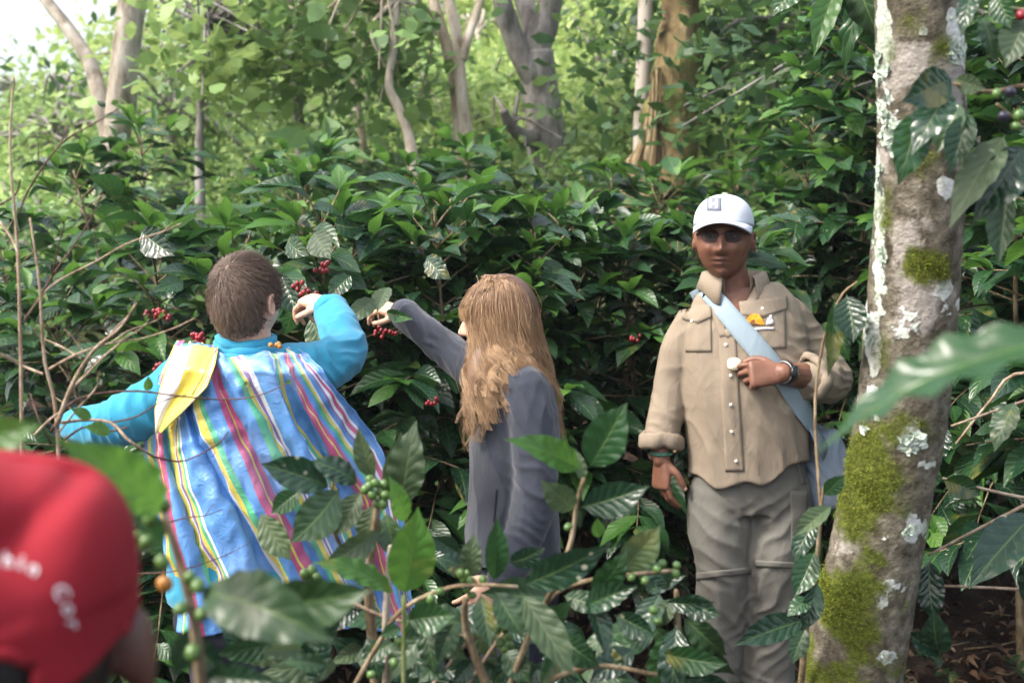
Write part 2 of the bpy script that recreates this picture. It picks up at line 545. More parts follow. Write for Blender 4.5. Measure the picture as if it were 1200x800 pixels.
t = NT('forest_soil')
p = t.pos(); n1 = t.noise(p, 6, 6, 0.65); n2 = t.noise(p, 55, 4, 0.6); n3 = t.noise(p, 0.35, 3)
col = t.ramp(n1, [(0.3, (0.016, 0.011, 0.009)), (0.55, (0.042, 0.029, 0.022)), (0.75, (0.085, 0.06, 0.045))])
sep = t.n('ShaderNodeSeparateXYZ'); t.set(sep.inputs[0], p)
far = t.step(sep.outputs[1], 6.8, 9.5)
grass = t.ramp(t.noise(p, 1.6, 5), [(0.3, (0.11, 0.18, 0.05)), (0.55, (0.24, 0.33, 0.10)), (0.75, (0.38, 0.44, 0.17))])
col = t.mix(far, col, grass)
M['soil'] = t.done(t.bsdf(col, 0.95, t.bump(t.math('ADD', n1, t.math('MULTIPLY', n2, 0.5)), 0.8, 0.05), 0.15))

t = NT('dead_leaf')
r = rnd_of(t)
M['dead'] = t.done(t.bsdf(t.ramp(r, [(0, (0.022, 0.015, 0.012)), (0.35, (0.06, 0.037, 0.025)), (0.7, (0.13, 0.075, 0.045)), (0.92, (0.24, 0.16, 0.10)), (1, (0.36, 0.30, 0.22))]), 0.7, None, 0.3))

def simple(name, col, rough=0.6, spec=0.5, nscale=None, var=0.25, bump=0.0, **kw):
    t = NT(name)
    c = col; nm = None
    if nscale:
        n = t.noise(t.ocoord(), nscale, 4)
        c = t.mix(t.step(n, 0.3, 0.7), tuple(x * (1 - var) for x in col), tuple(min(1, x * (1 + var)) for x in col))
        if bump: nm = t.bump(n, bump, 0.004)
    return t.done(t.bsdf(c, rough, nm, spec, **kw))
M['cherry_red'] = simple('ripe_cherry', (0.20, 0.010, 0.015), 0.36, 0.5, 30, 0.4)
M['cherry_green'] = simple('green_cherry', (0.075, 0.145, 0.034), 0.33, 0.5, 60, 0.25)
M['cherry_orange'] = simple('orange_cherry', (0.34, 0.15, 0.03), 0.4, 0.5, 60, 0.3)
M['cherry_dark'] = simple('dark_cherry', (0.025, 0.022, 0.04), 0.35, 0.5)
M['bud'] = simple('spring_bud', (0.24, 0.36, 0.06), 0.5, 0.4, 60, 0.3)

def cloth(name, col, col2=None, weave=900, wrinkle=0.35, wscale=9, rough=0.85, sheen=0.0, fuzz=0.0, spec=0.25, axis=(1, 1, 0.5)):
    t = NT(name)
    p = t.ocoord()
    n1 = t.noise(t.mapping(p, axis), wscale, 5, 0.6, 1.2); n2 = t.noise(p, weave, 2); n3 = t.noise(p, 4.0, 3)
    col2 = col2 or tuple(c * 0.8 for c in col)
    c = t.mix(t.step(n3, 0.35, 0.7), col, col2)
    c = t.mix(t.math('MULTIPLY', n2, 0.25), c, tuple(x * 0.6 for x in col))
    h = t.math('ADD', t.math('ABSOLUTE', t.math('SUBTRACT', n1, 0.5)), t.math('MULTIPLY', n2, 0.06 + fuzz))
    return t.done(t.bsdf(c, rough, t.bump(h, wrinkle, 0.02), spec, Sheen_Weight=sheen, Sheen_Roughness=0.5))
M['shirt'] = cloth('tan_shirt_cotton', (0.282, 0.232, 0.174), (0.255, 0.208, 0.154), wrinkle=0.4, wscale=10)
M['trousers'] = cloth('taupe_trouser_nylon', (0.155, 0.150, 0.130), (0.135, 0.13, 0.112), wrinkle=0.35, wscale=9, rough=0.7)
M['fleece'] = cloth('slate_fleece', (0.040, 0.047, 0.066), (0.034, 0.040, 0.056), wrinkle=0.35, wscale=10, sheen=0.25, fuzz=0.25, weave=500)
M['hoodie'] = cloth('turquoise_jersey', (0.03, 0.27, 0.42), (0.024, 0.22, 0.36), wrinkle=0.3, wscale=9, sheen=0.15, fuzz=0.1)
M['dark_trousers'] = cloth('navy_denim', (0.018, 0.02, 0.032), None, wrinkle=0.4)
M['bag_cloth'] = cloth('pale_blue_canvas', (0.29, 0.37, 0.42), (0.26, 0.335, 0.385), wrinkle=0.2, wscale=14, weave=600)
M['bag_body'] = cloth('grey_blue_canvas', (0.24, 0.30, 0.37), (0.21, 0.265, 0.33), wrinkle=0.3, wscale=10, weave=600)
M['red_cap'] = cloth('red_cap_cotton', (0.25, 0.011, 0.02), (0.21, 0.009, 0.017), wrinkle=0.25, wscale=8)
M['pale_cap'] = cloth('pale_grey_cap', (0.62, 0.66, 0.73), (0.58, 0.62, 0.69), wrinkle=0.1, wscale=12)
M['cap_patch'] = simple('grey_patch', (0.15, 0.165, 0.21), 0.7)
M['cap_mark'] = simple('patch_mark', (0.45, 0.48, 0.55), 0.7)
M['black_cloth'] = cloth('black_cloth', (0.012, 0.012, 0.016), None, wrinkle=0.3)
M['white_print'] = simple('white_print', (0.62, 0.60, 0.62), 0.7)
M['orange_print'] = simple('orange_print', (0.75, 0.30, 0.02), 0.7, 0.3, 80, 0.3)
M['brown_print'] = simple('brown_print', (0.16, 0.06, 0.02), 0.7)
M['button'] = simple('pearl_button', (0.72, 0.68, 0.60), 0.35)
M['metal'] = simple('steel', (0.16, 0.165, 0.175), 0.4, 0.5, Metallic=1.0)
M['black_plastic'] = simple('black_plastic', (0.012, 0.012, 0.014), 0.35)
M['watch_glass'] = simple('watch_glass', (0.03, 0.036, 0.04), 0.08)
M['bracelet'] = simple('green_bracelet', (0.06, 0.19, 0.13), 0.7, 0.4, 200, 0.4)
M['food'] = simple('pale_fruit_flesh', (0.80, 0.76, 0.58), 0.5, 0.4, 50, 0.08, 0.2)
M['frame'] = simple('maroon_frame', (0.055, 0.008, 0.012), 0.3)
t = NT('tinted_lens')
gl = t.n('ShaderNodeBsdfGlossy'); gl.inputs['Roughness'].default_value = 0.06
tp = t.n('ShaderNodeBsdfTransparent'); tp.inputs[0].default_value = (0.36, 0.33, 0.31, 1)
fr = t.n('ShaderNodeFresnel'); fr.inputs[0].default_value = 1.5
mx = t.n('ShaderNodeMixShader'); t.set(mx.inputs[0], t.math('MULTIPLY', fr.outputs[0], 0.45)); t.t.links.new(tp.outputs[0], mx.inputs[1]); t.t.links.new(gl.outputs[0], mx.inputs[2])
M['lens'] = t.done(mx.outputs[0])

def skin_mat(name, a, b, lip):
    t = NT(name)
    p = t.ocoord(); n1 = t.noise(p, 26, 4); n2 = t.noise(p, 420, 3)
    c = t.mix(t.step(n1, 0.35, 0.68), a, b)
    c = t.mix(t.attr('lip'), c, lip)
    c = t.mix(t.attr('shade'), c, tuple(x * 0.35 for x in a))  # dark eyebrow and moustache hair, plus painted shade in the mouth crease
    return t.done(t.bsdf(c, 0.48, t.bump(n2, 0.15, 0.002), 0.4, Subsurface_Weight=0.12, Subsurface_Radius=(0.012, 0.004, 0.002)))
M['skin_brown'] = skin_mat('brown_skin', (0.165, 0.074, 0.046), (0.215, 0.10, 0.063), (0.12, 0.045, 0.036))
M['skin_fair'] = skin_mat('fair_skin', (0.56, 0.335, 0.235), (0.62, 0.385, 0.275), (0.55, 0.22, 0.18))
M['skin_dark'] = skin_mat('dark_skin', (0.075, 0.032, 0.024), (0.10, 0.045, 0.032), (0.1, 0.04, 0.03))
M['nail'] = simple('fingernail', (0.42, 0.24, 0.18), 0.35)

def hair_mat(name, cols, rough=0.42):
    t = NT(name)
    r = rnd_of(t)
    uvn = t.n('ShaderNodeTexCoord').outputs['UV']
    sep = t.n('ShaderNodeSeparateXYZ'); t.set(sep.inputs[0], uvn)
    k = len(cols) - 1
    f = t.math('ADD', t.math('ADD', t.math('MULTIPLY', r, 0.28), t.math('MULTIPLY', sep.outputs[1], 0.40)), t.math('MULTIPLY', sep.outputs[0], 0.36))
    c = t.ramp(f, [(i / k, cc) for i, cc in enumerate(cols)])
    return t.done(t.bsdf(c, rough, None, 0.5))
M['hair_long'] = hair_mat('long_brown_hair', [(0.075, 0.038, 0.021), (0.165, 0.09, 0.046), (0.30, 0.18, 0.094), (0.46, 0.30, 0.165), (0.62, 0.44, 0.27)])
M['hair_short'] = hair_mat('short_brown_hair', [(0.095, 0.062, 0.045), (0.155, 0.108, 0.08), (0.21, 0.15, 0.115), (0.29, 0.215, 0.17)], 0.5)
M['hair_black'] = hair_mat('black_hair', [(0.008, 0.007, 0.007), (0.02, 0.016, 0.015)], 0.45)

# the striped woven plastic of the cape: stripes run along the cloth
BLUE, YEL, GRN, PNK, WHT, PUR = (0.13, 0.33, 0.70), (0.74, 0.62, 0.12), (0.12, 0.50, 0.28), (0.56, 0.11, 0.24), (0.76, 0.78, 0.82), (0.28, 0.18, 0.40)
STRIPES = [(0.0, BLUE), (0.022, YEL), (0.04, GRN), (0.055, BLUE), (0.078, PNK), (0.098, YEL), (0.104, PNK), (0.124, BLUE), (0.168, GRN), (0.19, YEL), (0.215, WHT), (0.221, PUR), (0.23, YEL), (0.236, GRN),
           (0.244, WHT), (0.252, BLUE), (0.412, WHT), (0.42, YEL), (0.442, GRN), (0.466, BLUE), (0.522, PNK), (0.546, YEL), (0.553, PNK), (0.58, BLUE), (0.628, GRN), (0.645, YEL), (0.664, WHT), (0.670, PUR), (0.677, WHT), (0.684, BLUE)]
STRIPES2 = [(0.0, BLUE), (0.07, WHT), (0.09, GRN), (0.13, YEL), (0.17, BLUE), (0.36, PUR), (0.385, PNK), (0.44, YEL), (0.455, PNK), (0.51, BLUE), (0.57, GRN), (0.62, YEL), (0.655, WHT), (0.68, BLUE), (0.735, PUR), (0.76, WHT), (0.80, PNK), (0.85, WHT), (0.88, BLUE)]
t = NT('striped_plastic_weave')
uvn = t.n('ShaderNodeTexCoord').outputs['UV']
sep = t.n('ShaderNodeSeparateXYZ'); t.set(sep.inputs[0], uvn)
uu = t.math('ADD', sep.outputs[0], t.math('MULTIPLY', t.math('SUBTRACT', t.noise(uvn, 9, 2), 0.5), 0.006))
SPL = 0.72
c1 = t.ramp(uu, STRIPES, 'CONSTANT')
c2 = t.ramp(t.math('DIVIDE', t.math('SUBTRACT', uu, SPL), 1 - SPL), STRIPES2, 'CONSTANT')
c = t.mix(t.math('GREATER_THAN', uu, SPL), c1, c2)
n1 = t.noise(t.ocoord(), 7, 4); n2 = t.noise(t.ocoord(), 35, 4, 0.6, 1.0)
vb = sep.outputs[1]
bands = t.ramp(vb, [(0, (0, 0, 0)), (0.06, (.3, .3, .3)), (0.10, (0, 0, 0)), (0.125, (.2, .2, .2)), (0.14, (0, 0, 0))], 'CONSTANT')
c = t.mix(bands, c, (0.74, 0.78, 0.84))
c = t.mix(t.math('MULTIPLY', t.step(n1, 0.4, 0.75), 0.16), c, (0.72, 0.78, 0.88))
wv = t.math('MULTIPLY', t.math('SINE', t.math('MULTIPLY', sep.outputs[0], 1500)), t.math('SINE', t.math('MULTIPLY', sep.outputs[1], 1500)))
nm = t.bump(t.math('ADD', t.math('ABSOLUTE', t.math('SUBTRACT', n2, 0.5)), t.math('MULTIPLY', wv, 0.02)), 0.45, 0.012)
pr = t.bsdf(c, 0.27, nm, 0.6)
tr = t.n('ShaderNodeBsdfTranslucent'); t.set(tr.inputs[0], c)
mx = t.n('ShaderNodeMixShader'); mx.inputs[0].default_value = 0.15
t.t.links.new(pr, mx.inputs[1]); t.t.links.new(tr.outputs[0], mx.inputs[2])
M['cape'] = t.done(mx.outputs[0])
t = NT('yellow_plastic_weave')
uvn = t.n('ShaderNodeTexCoord').outputs['UV']
sep = t.n('ShaderNodeSeparateXYZ'); t.set(sep.inputs[0], uvn)
c = t.ramp(sep.outputs[0], [(0, (0.72, 0.58, 0.07)), (0.03, (0.76, 0.77, 0.78)), (0.40, (0.76, 0.62, 0.10)), (0.93, PUR), (0.965, (0.76, 0.62, 0.10))], 'CONSTANT')
nm = t.bump(t.noise(t.ocoord(), 30, 4), 0.3, 0.01)
M['flap'] = t.done(t.bsdf(c, 0.36, nm, 0.5))
# ------------------------------------------------------------------ ground
def sstep(a, b, x):
    t = np.clip((np.asarray(x, float) - a) / (b - a), 0, 1)
    return t * t * (3 - 2 * t)

def gz(x, y):
    x = np.asarray(x, float); y = np.asarray(y, float)
    z = sstep(4.1, 6.6, y) * 0.75
    sl = 0.10 + 0.23 * sstep(-0.27, 0.06, x / np.maximum(y, 1.0))
    yy = np.minimum(y, 95)
    z = z + np.maximum(0, yy - 6.5) * sl
    z = z + 0.035 * np.sin(x * 2.1 + 0.7 * y) * np.sin(y * 1.7 - 0.4) + 0.02 * np.sin(x * 5.3 + 1) * np.sin(y * 4.1)
    return z

xs = np.concatenate([-np.geomspace(130, 3.3, 34), np.linspace(-3.2, 3.2, 90), np.geomspace(3.3, 130, 34)])
ys = np.concatenate([np.linspace(-30, -1, 8), np.linspace(-0.5, 8, 110), np.geomspace(8.2, 160, 50)])
X, Y = np.meshgrid(xs, ys, indexing='ij')
V = np.stack([X, Y, gz(X, Y)], -1).reshape(-1, 3)
ny = len(ys)
Fg = [(i * ny + j, (i + 1) * ny + j, (i + 1) * ny + j + 1, i * ny + j + 1) for i in range(len(xs) - 1) for j in range(ny - 1)]
mb = MB(); mb.add(V, Fg)
tag(obj('ground', mb, M['soil']), 'dark soil and leaf litter rising to a grassy hillside', None, None, 'structure')

# ------------------------------------------------------------------ leaves
def leaf_geo(nu=6, nv=4, bend=0.12, cup=0.12, wave=0.03, twist=0.2, seed=0, waves=4.0, drip=0.5):
    r = random.Random(seed)
    ph = r.uniform(0, 6.28); ph2 = r.uniform(0, 6.28)
    V, UV = [], []
    side = r.uniform(-0.06, 0.06)
    for i in range(nu + 1):
        t = i / nu
        tt = max(0.0, (t - 0.05) / 0.95)
        w = max(0.0, math.sin(math.pi * tt ** 0.86)) ** 0.82
        k = min(1, max(0, (tt - 0.72) / 0.28)); k = k * k * (3 - 2 * k)
        w = w * (1 - drip * k)
        w = max(w, 0.028 if t < 0.999 else 0.006)
        for j in range(nv + 1):
            x = (j / nv - 0.5) * 2
            xx = x * 0.5 * w
            z = bend * 4 * t * (1 - t) + cup * abs(xx) * 0.8
            z += wave * (abs(x) ** 1.6) * w * math.sin(6.283 * waves * t + ph + (1.3 if x > 0 else 0))
            z += 0.25 * wave * math.sin(6.283 * 1.3 * t + ph2)
            a = twist * (t - 0.3) * 1.4
            V.append((xx * math.cos(a) + side * 4 * t * (1 - t), t, z + xx * 0.45 * math.sin(a)))
            UV.append((t, j / nv))
    Fc = [(i * (nv + 1) + j, i * (nv + 1) + j + 1, (i + 1) * (nv + 1) + j + 1, (i + 1) * (nv + 1) + j) for i in range(nu) for j in range(nv)]
    return np.array(V), Fc, np.array(UV)

LEAF_GEO = [leaf_geo(6, 4, random.uniform(0.05, 0.17), random.uniform(0.0, 0.35), random.uniform(0.01, 0.035), random.uniform(-0.6, 0.6), 100 + k) for k in range(9)]
LEAF_MESH = {}
for mk in ('leaf_old', 'leaf_mid', 'leaf_new'):
    LEAF_MESH[mk] = []
    for g in LEAF_GEO:
        b = MB(); b.add(*g); me = b.mesh('leaf'); me.materials.append(M[mk]); LEAF_MESH[mk].append(me)

def leaf_frame(d, n):
    d = nrm(d); n = np.asarray(n, float); n = n - d * np.dot(n, d); n = nrm(n)
    x = np.cross(d, n)
    return x, d, n

def leaf_matrix(p, d, n, L, W):
    x, y, z = leaf_frame(d, n)
    return Matrix(((x[0] * W, y[0] * L, z[0] * L, p[0]), (x[1] * W, y[1] * L, z[1] * L, p[1]), (x[2] * W, y[2] * L, z[2] * L, p[2]), (0, 0, 0, 1)))

def put_leaf(parent, me, p, d, n, L, W, off):
    o = bpy.data.objects.new('leaf', me)
    COL.objects.link(o)
    o.parent = parent
    o.matrix_basis = leaf_matrix(np.asarray(p) - off, d, n, L, W)
    return o

CHERRY_SPOTS = []
def coffee_bush(name, label, x, y, H, R, n_obj, seed, nstems=2, lean=(0, 0), fresh=0.25, group='coffee bushes in a row on the bank', leafL=0.172, low=0.12):
    r = random.Random(seed)
    base = np.array([x, y, float(gz(x, y)) - 0.03])
    e = empty(name, base)
    tag(e, label, 'coffee bush', group)
    tw = MB(); leaves = []
    for s in range(nstems):
        a = r.uniform(0, 6.28); off = 0.10 * (s > 0)
        b0 = base + np.array([math.cos(a) * off, math.sin(a) * off, 0])
        hh = H * r.uniform(0.82, 1.0) if s else H
        top = b0 + np.array([math.cos(a) * 0.25 * (s > 0) + lean[0], math.sin(a) * 0.25 * (s > 0) + lean[1], hh])
        midp = (b0 + top) / 2 + np.array([r.uniform(-.06, .06), r.uniform(-.06, .06), 0])
        path = spline([b0, midp, top], 24)
        sm = MB(); sm.add(*loft(path, np.linspace(0.017, 0.0028, 24), n=7))
        obj('stem', sm, M['stem'], e)
        az = r.uniform(0, 6.28)
        h = low * hh
        while h < hh:
            f = h / hh
            q = path[min(23, int(f * 23))]
            prof = (0.55 + 0.45 * math.sin(math.pi * min(1, f * 1.25 + 0.1))) * (1 - max(0, (f - 0.72) / 0.28) ** 1.4 * 0.72)
            if f < 0.3: prof *= 0.8
            for k in (0, 1):
                aa = az + math.pi * k + r.uniform(-0.3, 0.3)
                Lb = R * prof * r.uniform(0.7, 1.1)
                el = 0.15 + 0.75 * f ** 2 + r.uniform(-0.1, 0.1)
                d = np.array([math.cos(aa) * math.cos(el), math.sin(aa) * math.cos(el), math.sin(el)])
                p = q.copy(); pts = [p.copy()]
                seg = 0.052; nseg = max(3, int(Lb / seg))
                flip = 0
                for i in range(nseg):
                    d = nrm(d + np.array([r.uniform(-.05, .05), r.uniform(-.05, .05), -0.045 - 0.03 * (1 - f)]))
                    p = p + d * seg; pts.append(p.copy())
                    if i < nseg * 0.28: continue
                    side = nrm(np.cross(d, [0, 0, 1]))
                    tipness = i / nseg
                    for sg in (-1, 1):
                        if r.random() < 0.12: continue
                        ld = d * r.uniform(0.35, 0.75) + side * sg * r.uniform(0.6, 0.95) + np.array([0, 0, r.uniform(-0.75, 0.05)])
                        n = np.array([0, 0, 1]) + np.array([r.uniform(-.45, .45), r.uniform(-.45, .45), 0]) + d * r.uniform(-.2, .5)
                        L = leafL * r.uniform(0.7, 1.25) * (1 - 0.35 * max(0, tipness - 0.75) / 0.25)
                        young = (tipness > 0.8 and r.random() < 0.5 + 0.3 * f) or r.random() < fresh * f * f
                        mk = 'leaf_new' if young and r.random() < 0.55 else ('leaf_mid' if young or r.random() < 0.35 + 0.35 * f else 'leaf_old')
                        leaves.append((p.copy(), nrm(ld), n, L, L * r.uniform(0.38, 0.50), mk, r.randrange(9)))
                for sg in (-1, 1):
                    ld = d + nrm(np.cross(d, [0, 0, 1])) * sg * 0.45 + np.array([0, 0, r.uniform(-.1, .4)])
                    leaves.append((p.copy(), nrm(ld), np.array([r.uniform(-.3, .3), r.uniform(-.3, .3), 1.0]), leafL * r.uniform(.5, .8), leafL * r.uniform(.22, .32), 'leaf_new' if f > 0.5 else 'leaf_mid', r.randrange(9)))
                tw.add(*loft(np.array(pts), np.linspace(0.0045, 0.002, len(pts)), n=4, cap=False))
            az += math.pi / 2 + r.uniform(-0.2, 0.2)
            h += r.uniform(0.075, 0.105) if f < .75 else r.uniform(.045, .06)
    ob = obj('twigs', tw, M['stem'], e); ob['kind'] = 'stuff'
    vis = [l for l in leaves if in_view(l[0] + l[1] * l[3] * 0.5, 10)]
    hid = [l for l in leaves if not in_view(l[0] + l[1] * l[3] * 0.5, 10)]
    vis.sort(key=lambda l: l[0][1] - 0.45 * (l[0][2] - base[2]))
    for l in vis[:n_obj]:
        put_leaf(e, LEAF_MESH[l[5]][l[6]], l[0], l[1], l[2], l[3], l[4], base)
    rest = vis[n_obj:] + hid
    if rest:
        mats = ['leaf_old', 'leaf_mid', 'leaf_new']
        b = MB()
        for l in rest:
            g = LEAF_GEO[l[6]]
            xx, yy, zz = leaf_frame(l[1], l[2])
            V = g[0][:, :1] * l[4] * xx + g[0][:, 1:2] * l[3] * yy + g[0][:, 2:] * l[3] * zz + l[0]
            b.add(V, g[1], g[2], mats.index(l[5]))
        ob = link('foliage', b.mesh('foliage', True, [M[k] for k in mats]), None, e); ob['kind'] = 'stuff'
    return e

def cherries(parent, c, n, r, mat, seed, spread=(0.03, 0.03, 0.02), name='cherry_cluster'):
    rr = random.Random(seed); b = MB()
    for i in range(n):
        p = np.array(c) + np.array([rr.uniform(-1, 1) * s for s in spread])
        b.add(*ellipsoid(p, (r * rr.uniform(.85, 1.05), r * rr.uniform(.85, 1.05), r * 1.15), None, 10, 7))
    o = obj(name, b, mat, parent); o['kind'] = 'stuff'
    return o

BUSH = [
    ('loosely leaved coffee bush behind the bare twiggy shrub', -2.0, 5.0, 1.35, 0.75, 260, 1, 2, (0, 0), 0.55),
    ('coffee bush hung with red cherries beside the bent teal sleeve', -1.22, 4.35, 1.58, 0.85, 300, 2, 3, (0, 0), 0.3),
    ('coffee bush with red cherries that the short haired picker reaches into', -0.62, 4.25, 1.62, 0.86, 300, 3, 3, (0, -.05), 0.3),
    ('coffee bush the long haired picker reaches into', -0.22, 4.65, 1.58, 0.8, 300, 4, 3, (0, -.05), 0.35),
    ('coffee bush standing right behind the long haired picker', 0.22, 4.7, 1.50, 0.8, 300, 5, 3, (0, -.05), 0.3),
    ('dark coffee bush between the long haired picker and the man in tan', 0.62, 4.85, 1.42, 0.78, 300, 6, 3, (0, -.05), 0.25),
    ('tall coffee bush below the splintered stump behind the pale cap', 1.28, 5.5, 1.6, 0.62, 300, 7, 3, (0, 0), 0.3),
    ('tallest coffee bush filling the gap between tan shirt and mossy trunk', 1.42, 5.0, 2.25, 0.85, 300, 8, 3, (0, 0), 0.3),
    ('dark coffee bush growing behind the mossy lichen covered trunk', 1.75, 4.15, 2.3, 0.8, 300, 9, 3, (0, 0), 0.1),
    ('dark coffee bush with thin bare branches, beyond the mossy trunk', 1.75, 3.35, 2.25, 0.72, 300, 10, 2, (0, 0), 0.1),
]
bushes = []
for i, (lab, x, y, H, R, n, sd, ns, ln, fr) in enumerate(BUSH):
    bushes.append(coffee_bush('coffee_bush', lab, x, y, H, R, n, sd, ns, ln, fr, low=(.12, .2, .22, .34, .36, .38, .3, .3, .36, .42)[i]))
BACK = [('coffee bush on the upper bank under the pale leaning trunk', -1.9, 6.6, 1.3, .8), ('coffee bush on the upper bank under the arching banana leaves', -1.0, 6.3, 1.15, .8),
        ('coffee bush on the upper bank under the slim twin stems', -0.2, 6.4, 1.15, .85), ('coffee bush on the upper bank under the gnarled grey tree', 0.5, 6.5, 1.05, .85),
        ('coffee bush on the upper bank in front of the smooth pale post', 1.15, 6.6, 1.0, .7), ('tall coffee bush on the upper bank beside the splintered stump', 1.95, 6.4, 2.2, .95),
        ('tall coffee bush on the upper bank, half hidden by the mossy trunk', 2.65, 5.9, 2.3, .95)]
for i, (lab, x, y, H, R) in enumerate(BACK):
    bushes.append(coffee_bush('coffee_bush', lab, x, y, H, R, 130, 40 + i, 2, (0, 0), 0.5, 'coffee bushes on the upper bank'))

# red cherry clusters among the leaves the two pickers reach for
for i, (b, px, py, d, n) in enumerate([(2, 377, 312, 3.42, 9), (2, 352, 336, 3.38, 7), (2, 362, 345, 3.36, 4), (1, 178, 369, 3.55, 11), (1, 196, 371, 3.55, 7), (1, 232, 397, 3.5, 12), (1, 182, 430, 3.6, 6),
                                       (3, 408, 388, 3.7, 8), (3, 445, 388, 3.75, 6), (3, 456, 391, 3.75, 5), (3, 505, 470, 3.8, 6), (2, 318, 407, 3.3, 4), (5, 745, 395, 4.2, 6), (2, 425, 355, 3.6, 5)]):
    cherries(bushes[b], P(px, py, d), n, 0.0066, M['cherry_red'], 300 + i, (0.022, 0.02, 0.013))

# ------------------------------------------------------------------ litter on the ground
r = np.random.default_rng(5)
b = MB()
for k in range(5600):
    x = r.uniform(-2.6, 3.2); y = r.uniform(1.6, 7.0)
    if k < 2600: x, y = r.uniform(0.0, 2.6), r.uniform(2.4, 6.4)
    g = LEAF_GEO[k % 9]
    L = r.uniform(0.03, 0.085); a = r.uniform(0, 6.28)
    d = np.array([math.cos(a), math.sin(a), r.uniform(-.25, .35)]); n = np.array([r.normal(0, .5), r.normal(0, .5), 1])
    xx, yy, zz = leaf_frame(d, n)
    sel = g[0].reshape(7, 5, 3)[[0, 2, 4, 6]][:, [0, 2, 4]].reshape(-1, 3)
    Vv = sel[:, :1] * L * 0.42 * xx + sel[:, 1:2] * L * yy + sel[:, 2:] * L * 2.2 * zz + np.array([x, y, float(gz(x, y)) + r.uniform(0.004, 0.03)])
    b.add(Vv, [(i * 3 + j, i * 3 + j + 1, (i + 1) * 3 + j + 1, (i + 1) * 3 + j) for i in range(3) for j in range(2)])
o = obj('fallen_leaves', b, M['dead']); tag(o, 'brown fallen leaves littering the dark soil', 'leaf litter', None, 'stuff')
b = MB()
for k in range(420):
    x = r.uniform(-2.4, 3.0); y = r.uniform(2.0, 6.6); a = r.uniform(0, 6.28); L = r.uniform(0.06, 0.28)
    z = float(gz(x, y)) + 0.012
    p0 = np.array([x, y, z]); p1 = p0 + np.array([math.cos(a) * L, math.sin(a) * L, r.uniform(-0.01, 0.05)])
    b.add(*loft(np.array([p0, (p0 + p1) / 2 + r.normal(0, .01, 3), p1]), np.array([.004, .003, .002]) * r.uniform(.6, 1.5), n=5))
o = obj('fallen_twigs', b, M['stem']); tag(o, 'thin broken sticks scattered over the soil', 'twigs', None, 'stuff')

# ------------------------------------------------------------------ background trees
def leaf_cloud(mb, blobs, n, size, seed, clumps=26, spread=0.3, asp=0.45, droop=0.35):
    r = np.random.default_rng(seed)
    vol = np.array([b[1][0] * b[1][1] * b[1][2] for b in blobs]); vol = vol / vol.sum()
    cen = []
    for (c, rad), w in zip(blobs, vol):
        k = max(3, int(clumps * len(blobs) * w))
        q = r.normal(size=(k, 3)); q /= np.linalg.norm(q, axis=1)[:, None]
        cen.append(np.asarray(c) + q * np.asarray(rad) * (r.uniform(0.15, 1, (k, 1)) ** 0.5))
    cen = np.vstack(cen)
    ci = r.integers(0, len(cen), n)
    p = cen[ci] + r.normal(size=(n, 3)) * spread * np.array([1, 1, 0.55])
    d = r.normal(size=(n, 3)) * np.array([1, 1, 0.6]) + np.array([0, 0, -droop]); d /= np.linalg.norm(d, axis=1)[:, None]
    up = np.array([0, 0, 1.0]) + r.normal(size=(n, 3)) * 0.55
    x = np.cross(d, up); x /= np.linalg.norm(x, axis=1)[:, None]; nn = np.cross(x, d)
    L = size * r.uniform(0.6, 1.3, (n, 1))
    V = np.empty((n, 6, 3))
    V[:, 0] = p; V[:, 5] = p + d * L
    V[:, 1] = p + d * L * .35 + x * L * asp * .5 + nn * L * .06; V[:, 2] = p + d * L * .35 - x * L * asp * .5 + nn * L * .06
    V[:, 3] = p + d * L * .7 + x * L * asp * .38 - nn * L * .02; V[:, 4] = p + d * L * .7 - x * L * asp * .38 - nn * L * .02
    idx = (np.arange(n) * 6)[:, None]
    q1 = np.hstack([idx, idx + 1, idx + 2]); q3 = np.hstack([idx + 3, idx + 5, idx + 4]); q2 = np.hstack([idx + 1, idx + 3, idx + 4, idx + 2])
    mb.add(V.reshape(-1, 3), [tuple(a) for a in np.vstack([q1, q3]).tolist()] + [tuple(a) for a in q2.tolist()])
    return cen

def limb_mb(mb, pts, rad, n=12, seed=0, rough=0.06):
    s = spline(np.column_stack([np.asarray(pts, float), rad]), max(10, 8 * len(pts)))
    v, f, uv = loft(s[:, :3], s[:, 3], n=n)
    ax = np.repeat(s[:, :3], n, axis=0)
    k = len(ax); dv = v[:k] - ax
    v[:k] = ax + dv * (1 + rough * 2 * nz(v[:k], 2.5, 60 + seed))[:, None]
    mb.add(v, f, uv)

